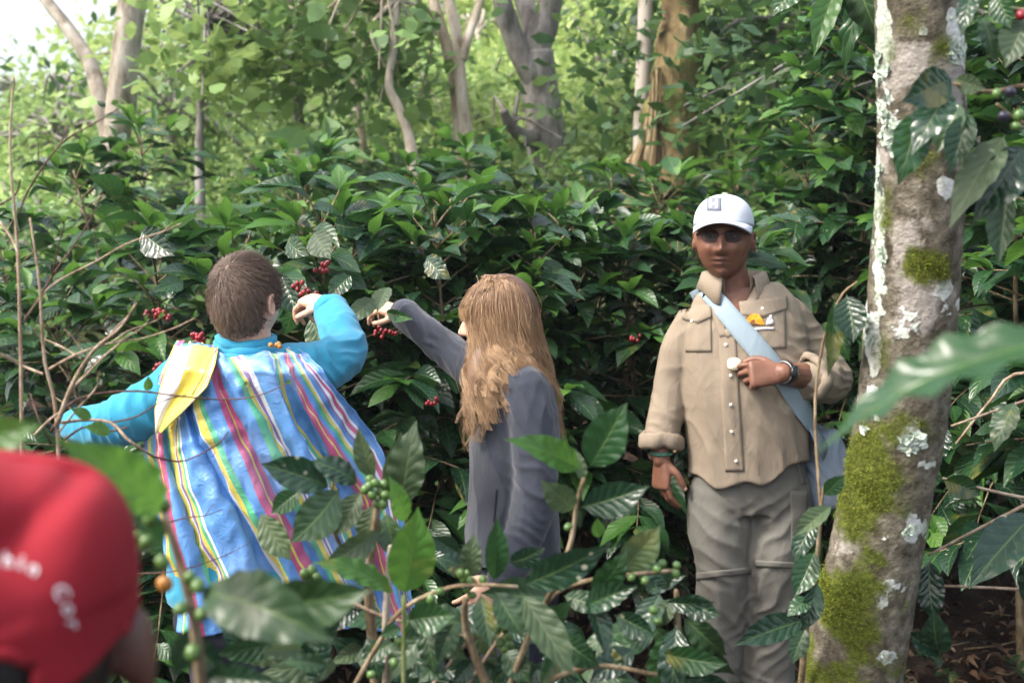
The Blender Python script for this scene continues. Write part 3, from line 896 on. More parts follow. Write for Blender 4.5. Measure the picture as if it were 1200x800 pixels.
def tree(name, label, stems, blobs, n, size, bark, crown, seed, group='shade trees on the slope', clumps=26, spread=0.3, twigs=True, asp=.45):
    base = np.array(stems[0][0][0]); g = float(gz(base[0], base[1])) - 0.1
    e = empty(name, (base[0], base[1], g)); tag(e, label, 'tree', group)
    for i, (pts, rad) in enumerate(stems):
        pts = [np.array(q) for q in pts]
        if i == 0 and pts[0][2] > g: pts = [np.array([pts[0][0], pts[0][1], g])] + pts; rad = [rad[0] * 1.15] + list(rad)
        b = MB(); limb_mb(b, pts, rad, seed=seed + i); obj('trunk' if i == 0 else 'limb', b, bark, e)
    if blobs:
        b = MB(); cen = leaf_cloud(b, blobs, n, size, seed, clumps, spread, asp)
        o = obj('crown', b, crown, e, False); o['kind'] = 'stuff'
        if twigs:
            b = MB(); rr = random.Random(seed); tops = [np.array(s[0][-1]) for s in stems] + [np.array(s[0][-2]) for s in stems]
            for c in cen[::2]:
                a = min(tops, key=lambda q: np.linalg.norm(q - c)); m = (a + c) / 2 + np.array([rr.uniform(-.2, .2), rr.uniform(-.2, .2), rr.uniform(0, .3)])
                b.add(*loft(spline([a, m, c], 7), np.linspace(0.018, 0.006, 7) * (a[1] / 9), n=5, cap=False))
            o = obj('twigs', b, bark, e); o['kind'] = 'stuff'
    return e

def B(px, py, d, rx, ry=None, rz=None):
    return (P(px, py, d), (rx, ry or rx, rz or rx))

tree('leaning_tree', 'pale barked tree forking into two leaning trunks against the white sky',
     [([P(118, 330, 10), P(128, 215, 10), P(141, 120, 10), P(152, 40, 10), P(160, -60, 10), P(172, -260, 10.2)], [.13, .122, .115, .108, .104, .085]),
      ([P(128, 160, 10), P(118, 120, 10), P(105, 75, 10.1), P(80, 35, 10.2), P(50, -5, 10.3), P(0, -80, 10.5)], [.07, .066, .06, .054, .048, .04])],
     [B(120, -260, 10.5, 2.0, 2, .9), B(135, 25, 11, .8, .6, .3), B(70, 90, 12, .45, .5, .3)], 1500, .13, M['bark_pale'], M['crown_dark'], 1, twigs=False)
tree('slim_tree', 'slim tan tree with two close stems and a side branch',
     [([P(545, 330, 8.5), P(541, 190, 8.5), P(534, 110, 8.5), P(522, 50, 8.5), P(502, -20, 8.6), P(480, -110, 8.8)], [.05, .046, .042, .037, .034, .03]),
      ([P(552, 260, 8.4), P(549, 180, 8.4), P(541, 110, 8.4), P(537, 55, 8.4), P(528, 10, 8.4), P(508, -60, 8.4)], [.048, .045, .042, .04, .034, .028]),
      ([P(541, 70, 8.4), P(548, 45, 8.4), P(560, 10, 8.5), P(572, -30, 8.6)], [.035, .03, .027, .02])],
     [B(500, -170, 8.8, 1.0, 1, .5), B(505, 60, 9.2, .3, .3, .25)], 500, .12, M['bark_tan'], M['crown_mid'], 2)
tree('gnarled_tree', 'gnarled grey tree with several thick forking limbs',
     [([P(640, 300, 9.60), P(642, 200, 9.60), P(640, 150, 9.60), P(634, 105, 9.60), P(630, 60, 9.60)], [0.178, 0.163, 0.148, 0.141, 0.126]),
      ([P(632, 90, 9.60), P(628, 60, 9.60), P(640, 25, 9.60), P(650, -30, 9.60)], [0.111, 0.111, 0.096, 0.081]),
      ([P(634, 110, 9.60), P(614, 70, 9.53), P(600, 40, 9.53), P(588, 0, 9.45), P(580, -60, 9.45)], [0.096, 0.089, 0.081, 0.067, 0.059]),
      ([P(630, 60, 9.60), P(622, 25, 9.67), P(613, -10, 9.75), P(600, -80, 9.75)], [0.089, 0.081, 0.074, 0.059]),
      ([P(640, 150, 9.60), P(620, 162, 9.45), P(600, 150, 9.30), P(590, 130, 9.23)], [0.067, 0.059, 0.044, 0.030])],
     [B(645, 165, 9.3, .26, .2, .14), B(600, -190, 9.6, 1.5, 1.4, .5), B(590, 140, 9.6, .15, .2, .12)], 500, .13, M['bark_grey'], M['crown_mid'], 3)

# splintered stump and the smooth post beside it
g0 = P(775, 260, 8.0)
e = empty('tree_stump', (g0[0], 8.0, float(gz(g0[0], 8.0)) - .1))
tag(e, 'broad mossy trunk with one side torn to splintered pale wood', 'tree')
b = MB(); limb_mb(b, [np.array([g0[0], 8.0, float(gz(g0[0], 8)) - .1]), P(783, 210, 8), P(787, 130, 8), P(795, 60, 8), P(799, 0, 8), P(803, -120, 8), P(810, -420, 8)], [.27, .215, .165, .14, .118, .11, .10], 20, 9, .12)
obj('trunk', b, M['stump_bark'], e)
rr = random.Random(4); b = MB()
for k in range(46):
    x0 = rr.uniform(734, 782); top = 78 + (x0 - 768) ** 2 * 0.06 + rr.uniform(-5, 50)
    dd = 7.83 + rr.uniform(-.03, .05) + abs(x0 - 765) * .0022
    p = [P(x0 - 6, 260, dd - .03), P(x0, 195, dd - .02), P(x0 + (772 - x0) * .45, (195 + top) / 2, dd), P(x0 + (772 - x0) * .62, top, dd + .02)]
    b.add(*loft(spline(p, 9), np.linspace(.028, .005, 9) * rr.uniform(.6, 1.3), np.linspace(.02, .004, 9), n=6))
obj('torn_wood', b, M['splinter'], e)
b = MB(); limb_mb(b, [np.array([P(750, 260, 8.4)[0], 8.4, float(gz(P(750, 260, 8.4)[0], 8.4)) - .1]), P(752, 160, 8.4), P(755, 60, 8.4), P(757, 0, 8.4), P(759, -150, 8.4)], [.062, .055, .052, .05, .045], 14, 12, .02)
tag(obj('wooden_post', b, M['bark_post']), 'smooth slender pale post rising behind the splintered stump', 'post')

# thin crooked saplings in the understory
def sapling(label, pts, rad, blobs, n, size, seed, crown='crown_mid', bark='bark_tan', spread=.22, clumps=22, asp=.5):
    return tree('young_tree', label, [(pts, rad)], blobs, n, size, M[bark], M[crown], seed, 'young trees behind the coffee', clumps, spread, True, asp)
sapling('crooked sapling with a bent pale stem under big round leaves', [P(488, 250, 8), P(480, 165, 8), P(466, 125, 8), P(456, 100, 8), P(461, 55, 8), P(463, 0, 8), P(455, -60, 8)], [.035, .032, .03, .028, .026, .022, .018],
        [B(430, 40, 8.2, .45, .5, .32), B(385, 20, 8.3, .45, .5, .32), B(450, 125, 8.6, .3, .3, .25)], 420, .15, 21, 'crown_mid', 'bark_tan', .2, 22, .62)
sapling('broad leaved young tree behind the pale leaning trunk', [P(235, 250, 8.6), P(234, 170, 8.6), P(236, 90, 8.6), P(240, 30, 8.6), P(250, -60, 8.6)], [.035, .03, .026, .022, .015],
        [B(240, 65, 8.6, .35, .4, .32), B(285, 80, 8.4, .45, .4, .35), B(310, 20, 8.8, .5, .5, .3), B(255, 0, 8.8, .4, .4, .3)], 560, .15, 22, 'crown_light', 'bark_grey', .24, 22, .6)
sapling('fine leaved young tree above the arching banana leaves', [P(350, 260, 9.4), P(352, 170, 9.4), P(345, 90, 9.4), P(340, 20, 9.4), P(335, -60, 9.4)], [.045, .04, .033, .026, .02],
        [B(340, 60, 9.4, .8, .6, .5), B(300, 110, 9.6, .6, .5, .35), B(395, 85, 9.6, .6, .5, .4), B(350, 10, 9.8, .9, .6, .3)], 1700, .085, 23, 'crown_mid', 'bark_grey', .2)
sapling('thin young tree with sparse leaves left of the slim twin stems', [P(430, 260, 10.5), P(425, 170, 10.5), P(415, 90, 10.5), P(420, 0, 10.5), P(428, -60, 10.5)], [.045, .04, .033, .026, .02],
        [B(415, 110, 10.5, .6, .6, .4), B(468, 60, 10.7, .5, .5, .4), B(500, 120, 10.4, .25, .3, .25), B(430, 0, 10.8, .8, .6, .35)], 1000, .09, 24, 'crown_mid', 'bark_tan', .22)
sapling('bushy young tree low behind the pale leaning trunk', [P(195, 280, 11.5), P(198, 200, 11.5), P(200, 130, 11.5), P(205, 60, 11.5)], [.05, .045, .035, .02],
        [B(200, 130, 11.5, .8, .6, .6), B(255, 150, 11.8, .7, .6, .45), B(310, 160, 12, .7, .6, .4), B(280, 195, 12, .9, .6, .3)], 2000, .10, 25, 'crown_light', 'bark_grey', .24)
sapling('pale leaved young tree under the open sky', [P(60, 300, 13), P(62, 210, 13), P(64, 160, 13), P(70, 110, 13)], [.05, .045, .035, .02],
        [B(60, 160, 13, .7, .6, .35), B(100, 135, 13.5, .6, .6, .4), B(20, 190, 13, .7, .6, .35), B(110, 190, 13, .6, .6, .35)], 1500, .11, 26, 'crown_light', 'bark_grey', .25)
sapling('sparse young tree in the gap behind the slim twin stems', [P(585, 300, 16), P(582, 200, 16), P(575, 120, 16), P(560, 40, 16)], [.06, .05, .04, .03],
        [B(575, 160, 16, .6, .6, .4), B(565, 40, 16.5, .5, .5, .4), B(600, 200, 16, .8, .7, .3)], 700, .13, 27, 'hill_leaf', 'bark_pale', .3)

# tall wood closing the view on the hill and above the right-hand bushes
def hill_tree(label, px, py_top, d, rad, n, size, seed, crown, spread=.5):
    x = P(px, 0, d)[0]; g = float(gz(x, d)); top = P(px, py_top, d)[2]
    H = max(1.5, top - g)
    tree('hill_tree', label, [([np.array([x, d, g - .1]), np.array([x + .2, d, g + H * .5]), np.array([x + .1, d, g + H * .9])], [.03 * H, .022 * H, .01 * H])],
         [(np.array([x, d, g + H * .72]), (rad, rad * .8, H * .26)), (np.array([x + rad * .6, d + .4, g + H * .5]), (rad * .7, rad * .6, H * .2)), (np.array([x - rad * .6, d - .3, g + H * .45]), (rad * .7, rad * .6, H * .2))],
         n, size, M['bark_grey'], M[crown], seed, 'trees on the hill behind', 20, spread)
hill_tree('round topped hill tree above the arching banana leaves', 300, -40, 20, 2.2, 1500, .2, 51, 'hill_leaf')
hill_tree('pale hill tree in the gap beside the leaning trunk fork', 210, 5, 24, 2.2, 1300, .22, 52, 'hill_leaf')
hill_tree('dense dark hill tree over the crooked sapling', 430, -70, 22, 2.3, 1300, .2, 53, 'hill_leaf')
hill_tree('dark hilltop tree above the bright slope', 690, -70, 44, 3.0, 1500, .36, 55, 'crown_mid')
hill_tree('dark tree overhanging the tall bushes beside the stump', 880, -120, 9.5, 1.2, 2200, .12, 56, 'crown_mid', .3)
hill_tree('leafy tree behind the tall bushes and the pale cap', 980, -150, 8.5, 1.3, 2400, .13, 57, 'crown_dark', .3)
hill_tree('dark leafy tree behind the mossy trunk', 1130, -200, 7.6, 1.4, 2600, .13, 58, 'crown_dark', .3)
hill_tree('low pale tree under the open white sky', 15, 120, 22, 1.6, 1200, .2, 59, 'crown_light')
hill_tree('round pale tree on the ridge below the sky', 110, 100, 28, 2.2, 1300, .24, 60, 'crown_light')

# bright shrubs on the open slope
def shrub(label, px, py, d, rad, n, size, seed, crown='hill_leaf', h=None):
    c = P(px, py, d); g = float(gz(c[0], d))
    e = empty('slope_shrub', (c[0], d, g)); tag(e, label, 'shrub', 'shrubs on the open slope')
    b = MB(); h = h or rad
    leaf_cloud(b, [(np.array([c[0], d, g + h * .5]), (rad, rad, h * .6))], n, size, seed, 30, rad * .28)
    o = obj('foliage', b, M[crown], e, False); o['kind'] = 'stuff'
    b = MB()
    for k in range(5):
        a = k * 1.3; b.add(*tube([np.array([c[0], d, g - .05]), np.array([c[0] + math.cos(a) * rad * .3, d + math.sin(a) * rad * .3, g + h * .5]), np.array([c[0] + math.cos(a) * rad * .6, d + math.sin(a) * rad * .6, g + h * .9])], .03, .008))
    obj('stem', b, M['bark_grey'], e)
for i, (lab, px, d, rad, cr, h) in enumerate([
        ('feathery pale shrub beside the gnarled grey tree', 690, 15, .7, 'hill_leaf', .7), ('low green shrub in front of the bright slope', 700, 10.5, .5, 'crown_light', .4),
        ('broad leaved shrub low beside the smooth post', 735, 9.6, .42, 'crown_light', .4), ('pale feathery shrub high on the bright slope', 760, 22, 1.3, 'hill_leaf', 1.3), ('small pale shrub above the feathery one', 705, 25, 1.3, 'hill_leaf', 1.2),
        ('yellow green shrub near the top of the slope', 740, 32, 1.8, 'hill_leaf', 1.6), ('wide shrub at the foot of the slope behind the slim stems', 590, 11, .8, 'hill_leaf', .5), ('green shrub between gnarled tree and twin stems', 565, 12.5, .7, 'crown_light', .6),
        ('yellow green shrub on the ridge beside the hilltop tree', 660, 38, 2.0, 'hill_leaf', 1.7), ('pale shrub behind the crooked sapling', 450, 14, 1.1, 'crown_light', 1.1), ('shrub under the fine leaved young tree', 360, 13.5, 1.1, 'crown_mid', 1.1), ('shrub under the bushy young tree', 260, 14.5, 1.2, 'crown_light', 1.1),
        ('shrub below the fork of the leaning trunk', 150, 14.5, 1.2, 'crown_light', 1.0), ('shrub at the foot of the pale sky tree', 40, 11.5, 1.0, 'crown_light', .9), ('shrub between the pale tree and the leaning trunk', 85, 9.0, .7, 'crown_mid', .8),
        ('yellow green shrub hidden behind the splintered stump', 800, 18, 1.4, 'hill_leaf', 1.5), ('bright shrub just above the coffee by the post', 715, 13, .9, 'hill_leaf', .9)]):
    shrub(lab, px, 200, d, rad, 900, .05 + .0055 * d, 80 + i, cr, h)

# overgrown foot of the slope, behind the coffee
rs = random.Random(66)
PLACES = ['by the pale leaning trunk', 'under the broad leaved young tree', 'under the fine leaved young tree', 'beside the arching banana leaves', 'behind the crooked sapling', 'beside the slim twin stems', 'behind the slim twin stems', 'by the foot of the gnarled tree', 'between gnarled tree and post', 'behind the smooth post', 'below the bright slope', 'at the foot of the fine leaved young tree', 'in the hollow left of the banana leaves', 'on the rise behind the gnarled tree', 'on the rise behind the twin stems', 'on the rise behind the crooked sapling']
for i, (px, d, rad, cr) in enumerate([(110, 8.0, .8, 'crown_mid'), (215, 8.8, .8, 'crown_mid'), (310, 8.6, .8, 'crown_dark'), (400, 8.2, .7, 'crown_mid'), (470, 9.2, .8, 'crown_dark'), (520, 9.6, .7, 'crown_mid'), (590, 8.6, .5, 'crown_mid'), (640, 8.8, .5, 'crown_light'), (690, 8.8, .42, 'crown_mid'), (750, 10.5, .8, 'hill_leaf'), (710, 17, 1.3, 'hill_leaf'), (350, 11, 1.0, 'crown_light'), (270, 11.5, 1.0, 'crown_mid'), (630, 18, 1.5, 'hill_leaf'), (540, 19, 1.6, 'hill_leaf'), (450, 18, 1.6, 'crown_light')]):
    shrub(('leafy green shrub ' if cr != 'hill_leaf' else 'pale sunny shrub ') + PLACES[i], px, 200, d, rad, 1000, .05 + .006 * d, 140 + i, cr, rad * .75)

# grass and weeds over the open slope
r = np.random.default_rng(9); n = 9000
d = r.uniform(9, 46, n) ; px = r.uniform(420, 900, n); gx = (px - 600) / F_PX * d
b = MB(); L = (0.10 + 0.011 * d) * r.uniform(.6, 1.5, n); a = r.uniform(0, 6.28, n)
p0 = np.stack([gx, d, gz(gx, d) - .02], -1); dr = np.stack([np.cos(a) * .5, np.sin(a) * .5, np.ones(n)], -1); sd = np.stack([-np.sin(a), np.cos(a), 0 * a], -1)
V = np.empty((n, 4, 3)); V[:, 0] = p0 - sd * (L * .06)[:, None]; V[:, 1] = p0 + sd * (L * .06)[:, None]
V[:, 2] = p0 + dr * (L * .6)[:, None] + sd * (L * .1)[:, None]; V[:, 3] = p0 + dr * (L * .9)[:, None] + np.stack([np.cos(a), np.sin(a), -.2 + 0 * a], -1) * (L * .4)[:, None]
idx = (np.arange(n) * 4)[:, None]; b.add(V.reshape(-1, 3), [tuple(q) for q in np.vstack([np.hstack([idx, idx + 1, idx + 2]), np.hstack([idx, idx + 2, idx + 3])]).tolist()])
tag(obj('slope_grass', b, M['hill_leaf'], None, False), 'bright grass and weeds over the open slope', 'grass', None, 'stuff')

# banana plants
def banana(label, px, py, d, leaves, seed):
    base = P(px, py, d); g = float(gz(base[0], d))
    e = empty('banana_plant', (base[0], d, g)); tag(e, label, 'banana plant', 'banana plants under the trees')
    b = MB(); b.add(*tube([(base[0], d, g - .05), (base[0], d, (g + base[2]) / 2), tuple(base)], .07, .04, 10)); obj('stem', b, M['twig_green'], e)
    for i, (tx, ty, td, w, nx) in enumerate(leaves):
        t = P(tx, ty, td); v = np.array(t) - np.array(base); L = np.linalg.norm(v)
        g_ = leaf_geo(16, 6, .16, .5, .025, .3, seed + i, 7, .2)
        q = MB(); xx, yy, zz = leaf_frame(v, nx)
        q.add(g_[0][:, :1] * w * xx + g_[0][:, 1:2] * L * yy + g_[0][:, 2:] * L * zz + np.array(base), g_[1], g_[2])
        obj('leaf', q, M['banana'], e)
banana('banana plant with broad arching leaves behind the short haired picker', 372, 205, 7.4, [(305, 160, 7.2, .17, (.2, -.5, .8)), (335, 175, 7.0, .16, (.1, -.6, .8)), (402, 148, 7.5, .18, (-.4, -.7, .6)), (380, 135, 7.6, .15, (.6, -.6, .4)), (440, 190, 7.3, .16, (-.2, -.4, .8))], 500)
banana('banana plant with bright upright leaves beside the smooth post', 760, 110, 12.5, [(728, 45, 12.3, .26, (.3, -.8, .4)), (722, 75, 12.3, .26, (.2, -.8, .5)), (745, 20, 12.6, .28, (.4, -.8, .2)), (775, 15, 12.6, .3, (-.3, -.9, .2)), (735, 100, 12.3, .2, (.2, -.6, .8))], 520)
# ------------------------------------------------------------------ mossy trunk in front
TD = 2.2
tc = [(1092, -520, 46), (1082, -180, 46.5), (1078, 0, 47), (1079, 130, 48.5), (1076, 260, 49.5), (1066, 400, 53), (1054, 500, 54), (1035, 600, 54), (1016, 700, 58), (998, 800, 62), (955, 1050, 70), (905, 1345, 84)]
path = np.array([[*P(a, b, TD + 0.0002 * (b - 400)), c / F_PX * TD] for a, b, c in tc])
top_extra = np.array([[path[0][0] + .05, path[0][1] - .02, 3.6, .066], [path[0][0] + .15, path[0][1], 4.6, .06]])
s = spline(np.vstack([top_extra[::-1], path]), 520)
NA = 120
V, Ft, UVt = loft(s[:, :3], s[:, 3], n=NA)
k = len(s) * NA
ax = np.repeat(s[:, :3], NA, axis=0); dv = V[:k] - ax
V[:k] = ax + dv * (1 + 0.035 * nz(V[:k] * [1, 1, .6], 3.0, 1) + 0.016 * nz(V[:k], 14, 2) + 0.010 * nz(V[:k], 45, 3))[:, None]
mb = MB(); mb.add(V, Ft, UVt)
trunk_me = mb.mesh('trunk')
tx0 = path[-1][0]; ty0 = path[-1][1]
foretree = empty('shade_tree', (tx0, ty0, 0)); tag(foretree, 'leaning mossy tree trunk blotched with white lichen beside the man in tan', 'tree')
c = co_of(trunk_me)
# where each growth and the painted left edge light sit is read from the photograph: (px, py, half width, half height, weight)
def proj(c):
    cp, sp = math.cos(PITCH), math.sin(PITCH)
    f = c[:, 1] * cp - (c[:, 2] - CAM_Z) * sp; up = c[:, 1] * sp + (c[:, 2] - CAM_Z) * cp
    return 600 + F_PX * c[:, 0] / f, 400 - F_PX * up / f
qx, qy = proj(c)
def blot(L):
    v = np.zeros(len(c))
    for (a, b, w, h, k) in L: v = np.maximum(v, k * np.exp(-(((qx - a) / (w * 1.2)) ** 2 + ((qy - b) / (h * 1.2)) ** 2)))
    return v
n1, n2 = nz(c, 7, 4), nz(c, 22, 5)
moss = blot([(1012, 570, 42, 62, 1.0), (985, 690, 40, 60, .9), (1000, 770, 60, 60, .8), (1090, 312, 26, 20, 1.1), (1060, 25, 40, 22, .62), (1040, 60, 14, 30, .6), (1037, 250, 12, 50, .62), (1060, 505, 30, 26, .75), (1085, 190, 26, 16, .6), (1040, 640, 50, 30, .6), (950, 790, 26, 60, .8), (1100, 60, 16, 30, .5), (1105, 400, 16, 40, .5), (1030, 420, 16, 30, .45)])
moss = np.clip(moss * (0.72 + 0.85 * n1) + 0.18 * n2 + .16 * nz(c, 3.5, 9) + .03 + .07 * sstep(420, 620, qy), 0, 1.2)
lich_edge_light = blot([(1036, 45, 11, 60, .95), (1120, 40, 8, 30, .9), (1082, 36, 6, 6, .9), (1043, 135, 16, 40, .8), (1022, 395, 8, 40, .95), (1068, 512, 13, 16, 1.05), (1020, 470, 13, 18, .95), (1073, 625, 17, 18, .9), (1065, 380, 20, 24, .55), (1105, 350, 14, 40, .6), (1030, 290, 8, 60, .9), (1038, 632, 8, 8, .8), (1040, 770, 10, 10, .85), (1034, 705, 12, 10, .7), (1110, 220, 12, 12, .8), (1046, 680, 12, 10, .6), (1098, 440, 12, 10, .6), (1085, 545, 12, 10, .6), (1028, 215, 9, 60, .85)])  # lichen blots; the left edge ones also put the edge light into colour
lich_edge_light = np.clip(1.08 * lich_edge_light + 0.34 * n2 + 0.26 * n1 + 0.05 * nz(c, 40, 6) + .02, 0, 1.2)
bare = np.clip(.12 + blot([(1060, 80, 40, 30, .6), (1080, 350, 30, 40, .7), (1060, 275, 26, 26, .45), (1035, 180, 14, 40, .5), (990, 640, 26, 18, .6), (1115, 120, 12, 60, .7)]) + .30 * n1 + .1, 0, 1)
back = c[:, 1] > ty0 + 9
for nm_, val in (('moss', moss), ('lichen', lich_edge_light), ('bare', bare)): set_attr(trunk_me, nm_, val)
tr_o = link('trunk', trunk_me, M['bark_fore'], foretree)
# tufts of moss
tn = no_of(trunk_me)
vis = np.where((moss > 0.42) & (tn[:, 1] < 0.35) & (qy > -40) & (qy < 860))[0]
r = np.random.default_rng(3)
pick = r.choice(vis, min(26000, 3 * len(vis)), p=moss[vis] ** 2 / (moss[vis] ** 2).sum())
n = len(pick); p0 = c[pick] + r.normal(0, .0016, (n, 3))
d = tn[pick] + r.normal(0, .55, (n, 3)) + np.array([0, 0, .15]); d /= np.linalg.norm(d, axis=1)[:, None]
x = np.cross(d, r.normal(size=(n, 3))); x /= np.linalg.norm(x, axis=1)[:, None]
L = (r.uniform(.002, .0048, n) * np.clip(moss[pick] * 1.2, .4, 1.3))[:, None]
V = np.empty((n, 3, 3)); V[:, 0] = p0 - x * .0009; V[:, 1] = p0 + x * .0009; V[:, 2] = p0 + d * L
mb = MB(); mb.add(V.reshape(-1, 3), (np.arange(n * 3).reshape(-1, 3)).tolist())
o = obj('moss', mb, M['moss'], foretree, False); o['kind'] = 'stuff'
# leafy lichen flakes
vis = np.where((lich_edge_light > 0.62) & (tn[:, 1] < -0.1) & (qy > -20) & (qy < 830) & (((abs(qx - 1043) < 18) & (abs(qy - 150) < 70)) | (nz(c, 16, 8) > .55)))[0]
pick = r.choice(vis, 380); mb = MB()
for i in pick:
    nn_ = nrm(tn[i] + r.normal(0, .35, 3)); xx = nrm(np.cross(nn_, r.normal(size=3))); yy = np.cross(nn_, xx); R = r.uniform(.003, .0085)
    a = np.linspace(0, 6.283, 9)[:-1]; rad = R * (1 + .35 * np.sin(a * 3 + r.uniform(0, 6)) + r.normal(0, .12, 8))
    ring = c[i] + tn[i] * .001 + np.outer(np.cos(a) * rad, xx) + np.outer(np.sin(a) * rad, yy) + np.outer(np.abs(np.sin(a * 2 + 1)) * R * .6, nn_)
    mb.add(np.vstack([c[i] + tn[i] * .0012, ring]), [(0, j + 1, (j + 1) % 8 + 1) for j in range(8)])
o = obj('lichen', mb, M['lichen'], foretree); o['kind'] = 'stuff'
# its limbs and crown above the frame
tp = top_extra[-1][:3]
crown_blobs = []
for i, (dx, dy, dz) in enumerate([(-1.5, .9, 1.2), (1.2, -.2, 1.6), (.8, 1.6, 1.6), (-1.6, 2.6, 1.5), (-.3, 2.4, 1.9), (.4, .4, 2.6)]):
    mb = MB(); e1 = tp + np.array([dx, dy, dz]); limb_mb(mb, [tp - [0, 0, .3], tp + np.array([dx * .35, dy * .35, dz * .55]), e1], [.055, .04, .012], 8, 30 + i)
    obj('limb', mb, M['bark_grey'], foretree); crown_blobs.append((e1 - [dx * .12, dy * .12, .1], (1.15, 1.1, .35)))
mb = MB(); leaf_cloud(mb, crown_blobs, 1500, .17, 77, 16, .34)
o = obj('crown', mb, M['crown_mid'], foretree, False); o['kind'] = 'stuff'

# ------------------------------------------------------------------ leaves and branches near the camera
HERO = [leaf_geo(22, 8, *q, 700 + i, 5.5) for i, q in enumerate([(.05, .18, .022, .25), (.11, .10, .03, -.35), (.02, .30, .018, .5), (.15, .05, .035, .1), (.08, .22, .026, -.6)])]
HERO_M = {}
def hero(parent, b, t, w, roll=0.0, mat='leaf_mid', var=0, bend=1):
    """b, t = (px, py, d) of stalk end and tip; w = apparent width in px; roll = turn of the blade about its own length."""
    key = (mat, var)
    if key not in HERO_M:
        q = MB(); q.add(*HERO[var]); me = q.mesh('leaf'); me.materials.append(M[mat]); HERO_M[key] = me
    pb, pt = np.array(P(*b)), np.array(P(*t)); v = pt - pb; L = np.linalg.norm(v); yv = v / L
    mid = (pb + pt) / 2; tocam = nrm(np.array([0, 0, CAM_Z]) - mid)
    n = nrm(tocam - yv * np.dot(tocam, yv))
    if n[2] < -0.25 and abs(roll) < 1.3: pass
    n = np.array(Matrix.Rotation(roll, 3, Vector(yv)) @ Vector(n))
    W = w / F_PX * ((b[2] + t[2]) / 2) / max(.35, abs(math.cos(roll)))
    W = min(W, L * .62)
    off = np.array(parent.location)
    o = put_leaf(parent, HERO_M[key], pb, yv, n * bend, L, W, off)
    return o
def twig(parent, pts, r0, r1, mat='stem', name='branch', n=7, samples=None):
    q = MB(); q.add(*tube([P(*p) for p in pts], r0, r1, n, samples)); return obj(name, q, M[mat], parent)
CH = {}
def cherry(parent, px, py, d, r=0.0075, mat='cherry_green', seed=0):
    if mat not in CH:
        q = MB(); q.add(*ellipsoid((0, 0, 0), (1, 1, 1.18), None, 12, 9)); q.add(*ellipsoid((0, 0, 1.12), (.25, .25, .12), None, 8, 5))
        me = q.mesh('cherry'); me.materials.append(M[mat]); CH[mat] = me
    o = bpy.data.objects.new('cherry', CH[mat]); COL.objects.link(o); o.parent = parent
    rr = random.Random(px * 31 + py)
    loc = P(px, py, d) - Vector(parent.location)
    o.matrix_basis = Matrix.Translation(loc) @ Matrix.Rotation(rr.uniform(0, 3), 4, Vector((rr.uniform(-1, 1), rr.uniform(-1, 1), rr.uniform(-1, 1))).normalized()) @ Matrix.Scale(r * rr.uniform(.9, 1.1), 4)
    return o

# big leaves of the picked bushes hanging round the reaching hands
for b_i, h in [(2, ((368, 272, 3.40), (388, 304, 3.32), 40, .2, 'leaf_olive', 0)), (2, ((338, 280, 3.45), (364, 300, 3.36), 26, .3, 'leaf_mid', 3)), (2, ((440, 350, 3.42), (402, 380, 3.34), 24, .2, 'leaf_olive', 1)), (3, ((452, 366, 3.58), (484, 374, 3.5), 14, .3, 'leaf_mid', 2)),
               (2, ((392, 262, 3.5), (430, 268, 3.42), 26, .4, 'leaf_old', 1)), (2, ((412, 322, 3.5), (385, 352, 3.46), 30, .3, 'leaf_old', 4)), (3, ((455, 336, 3.6), (442, 366, 3.5), 20, .5, 'leaf_olive', 0)), (3, ((500, 300, 3.7), (530, 328, 3.62), 26, .2, 'leaf_old', 3)),
               (2, ((330, 322, 3.5), (348, 372, 3.42), 24, .4, 'leaf_old', 2)), (2, ((365, 370, 3.4), (385, 420, 3.36), 30, .3, 'leaf_dark', 0)), (1, ((215, 330, 3.5), (180, 342, 3.4), 22, .3, 'leaf_mid', 1)), (1, ((165, 270, 3.6), (205, 300, 3.5), 34, .3, 'leaf_old', 0))]: hero(bushes[b_i], *h)

# --- coffee plant with green cherries, between the camera and the long haired picker
D = 1.75
g = P(560, 1300, 1.85)
plant = empty('coffee_plant', (g[0], 1.85, float(gz(g[0], 1.85)))); tag(plant, 'young coffee plant with green cherries in front of the long haired picker', 'coffee plant', 'young coffee plants before the pickers')
twig(plant, [(590, 1300, 1.85), (600, 1000, 1.85), (585, 850, 1.82), (548, 745, 1.8), (545, 700, 1.78)], .012, .004, 'stem', 'stem')
twig(plant, [(585, 850, 1.82), (640, 800, 1.8), (700, 780, 1.78), (770, 790, 1.76)], .005, .003)
twig(plant, [(400, 830, 1.8), (440, 760, 1.78), (470, 715, 1.76), (520, 690, 1.75), (560, 685, 1.74), (607, 687, 1.73)], .004, .0025)
twig(plant, [(580, 850, 1.82), (620, 745, 1.8), (648, 697, 1.79), (690, 680, 1.78), (740, 673, 1.78), (795, 668, 1.8)], .005, .0028)
twig(plant, [(640, 705, 1.79), (664, 650, 1.78), (672, 620, 1.78), (676, 590, 1.77), (684, 560, 1.76)], .0042, .0026)
twig(plant, [(529, 830, 1.82), (556, 790, 1.81), (585, 748, 1.8), (614, 716, 1.79)], .0035, .002, 'twig')
twig(plant, [(400, 700, 1.9), (450, 722, 1.9), (500, 735, 1.9), (560, 748, 1.88)], .0035, .002, 'twig')
twig(plant, [(500, 810, 1.84), (545, 755, 1.83), (552, 742, 1.82)], .0032, .002, 'twig')
twig(plant, [(454, 960, 1.9), (453, 800, 1.9), (452, 730, 1.9), (455, 670, 1.9), (458, 640, 1.88)], .0075, .0045, 'bark_tan', 'stem')
twig(plant, [(473, 900, 1.7), (473, 760, 1.7), (473, 697, 1.7)], .0032, .0028, 'twig_green')
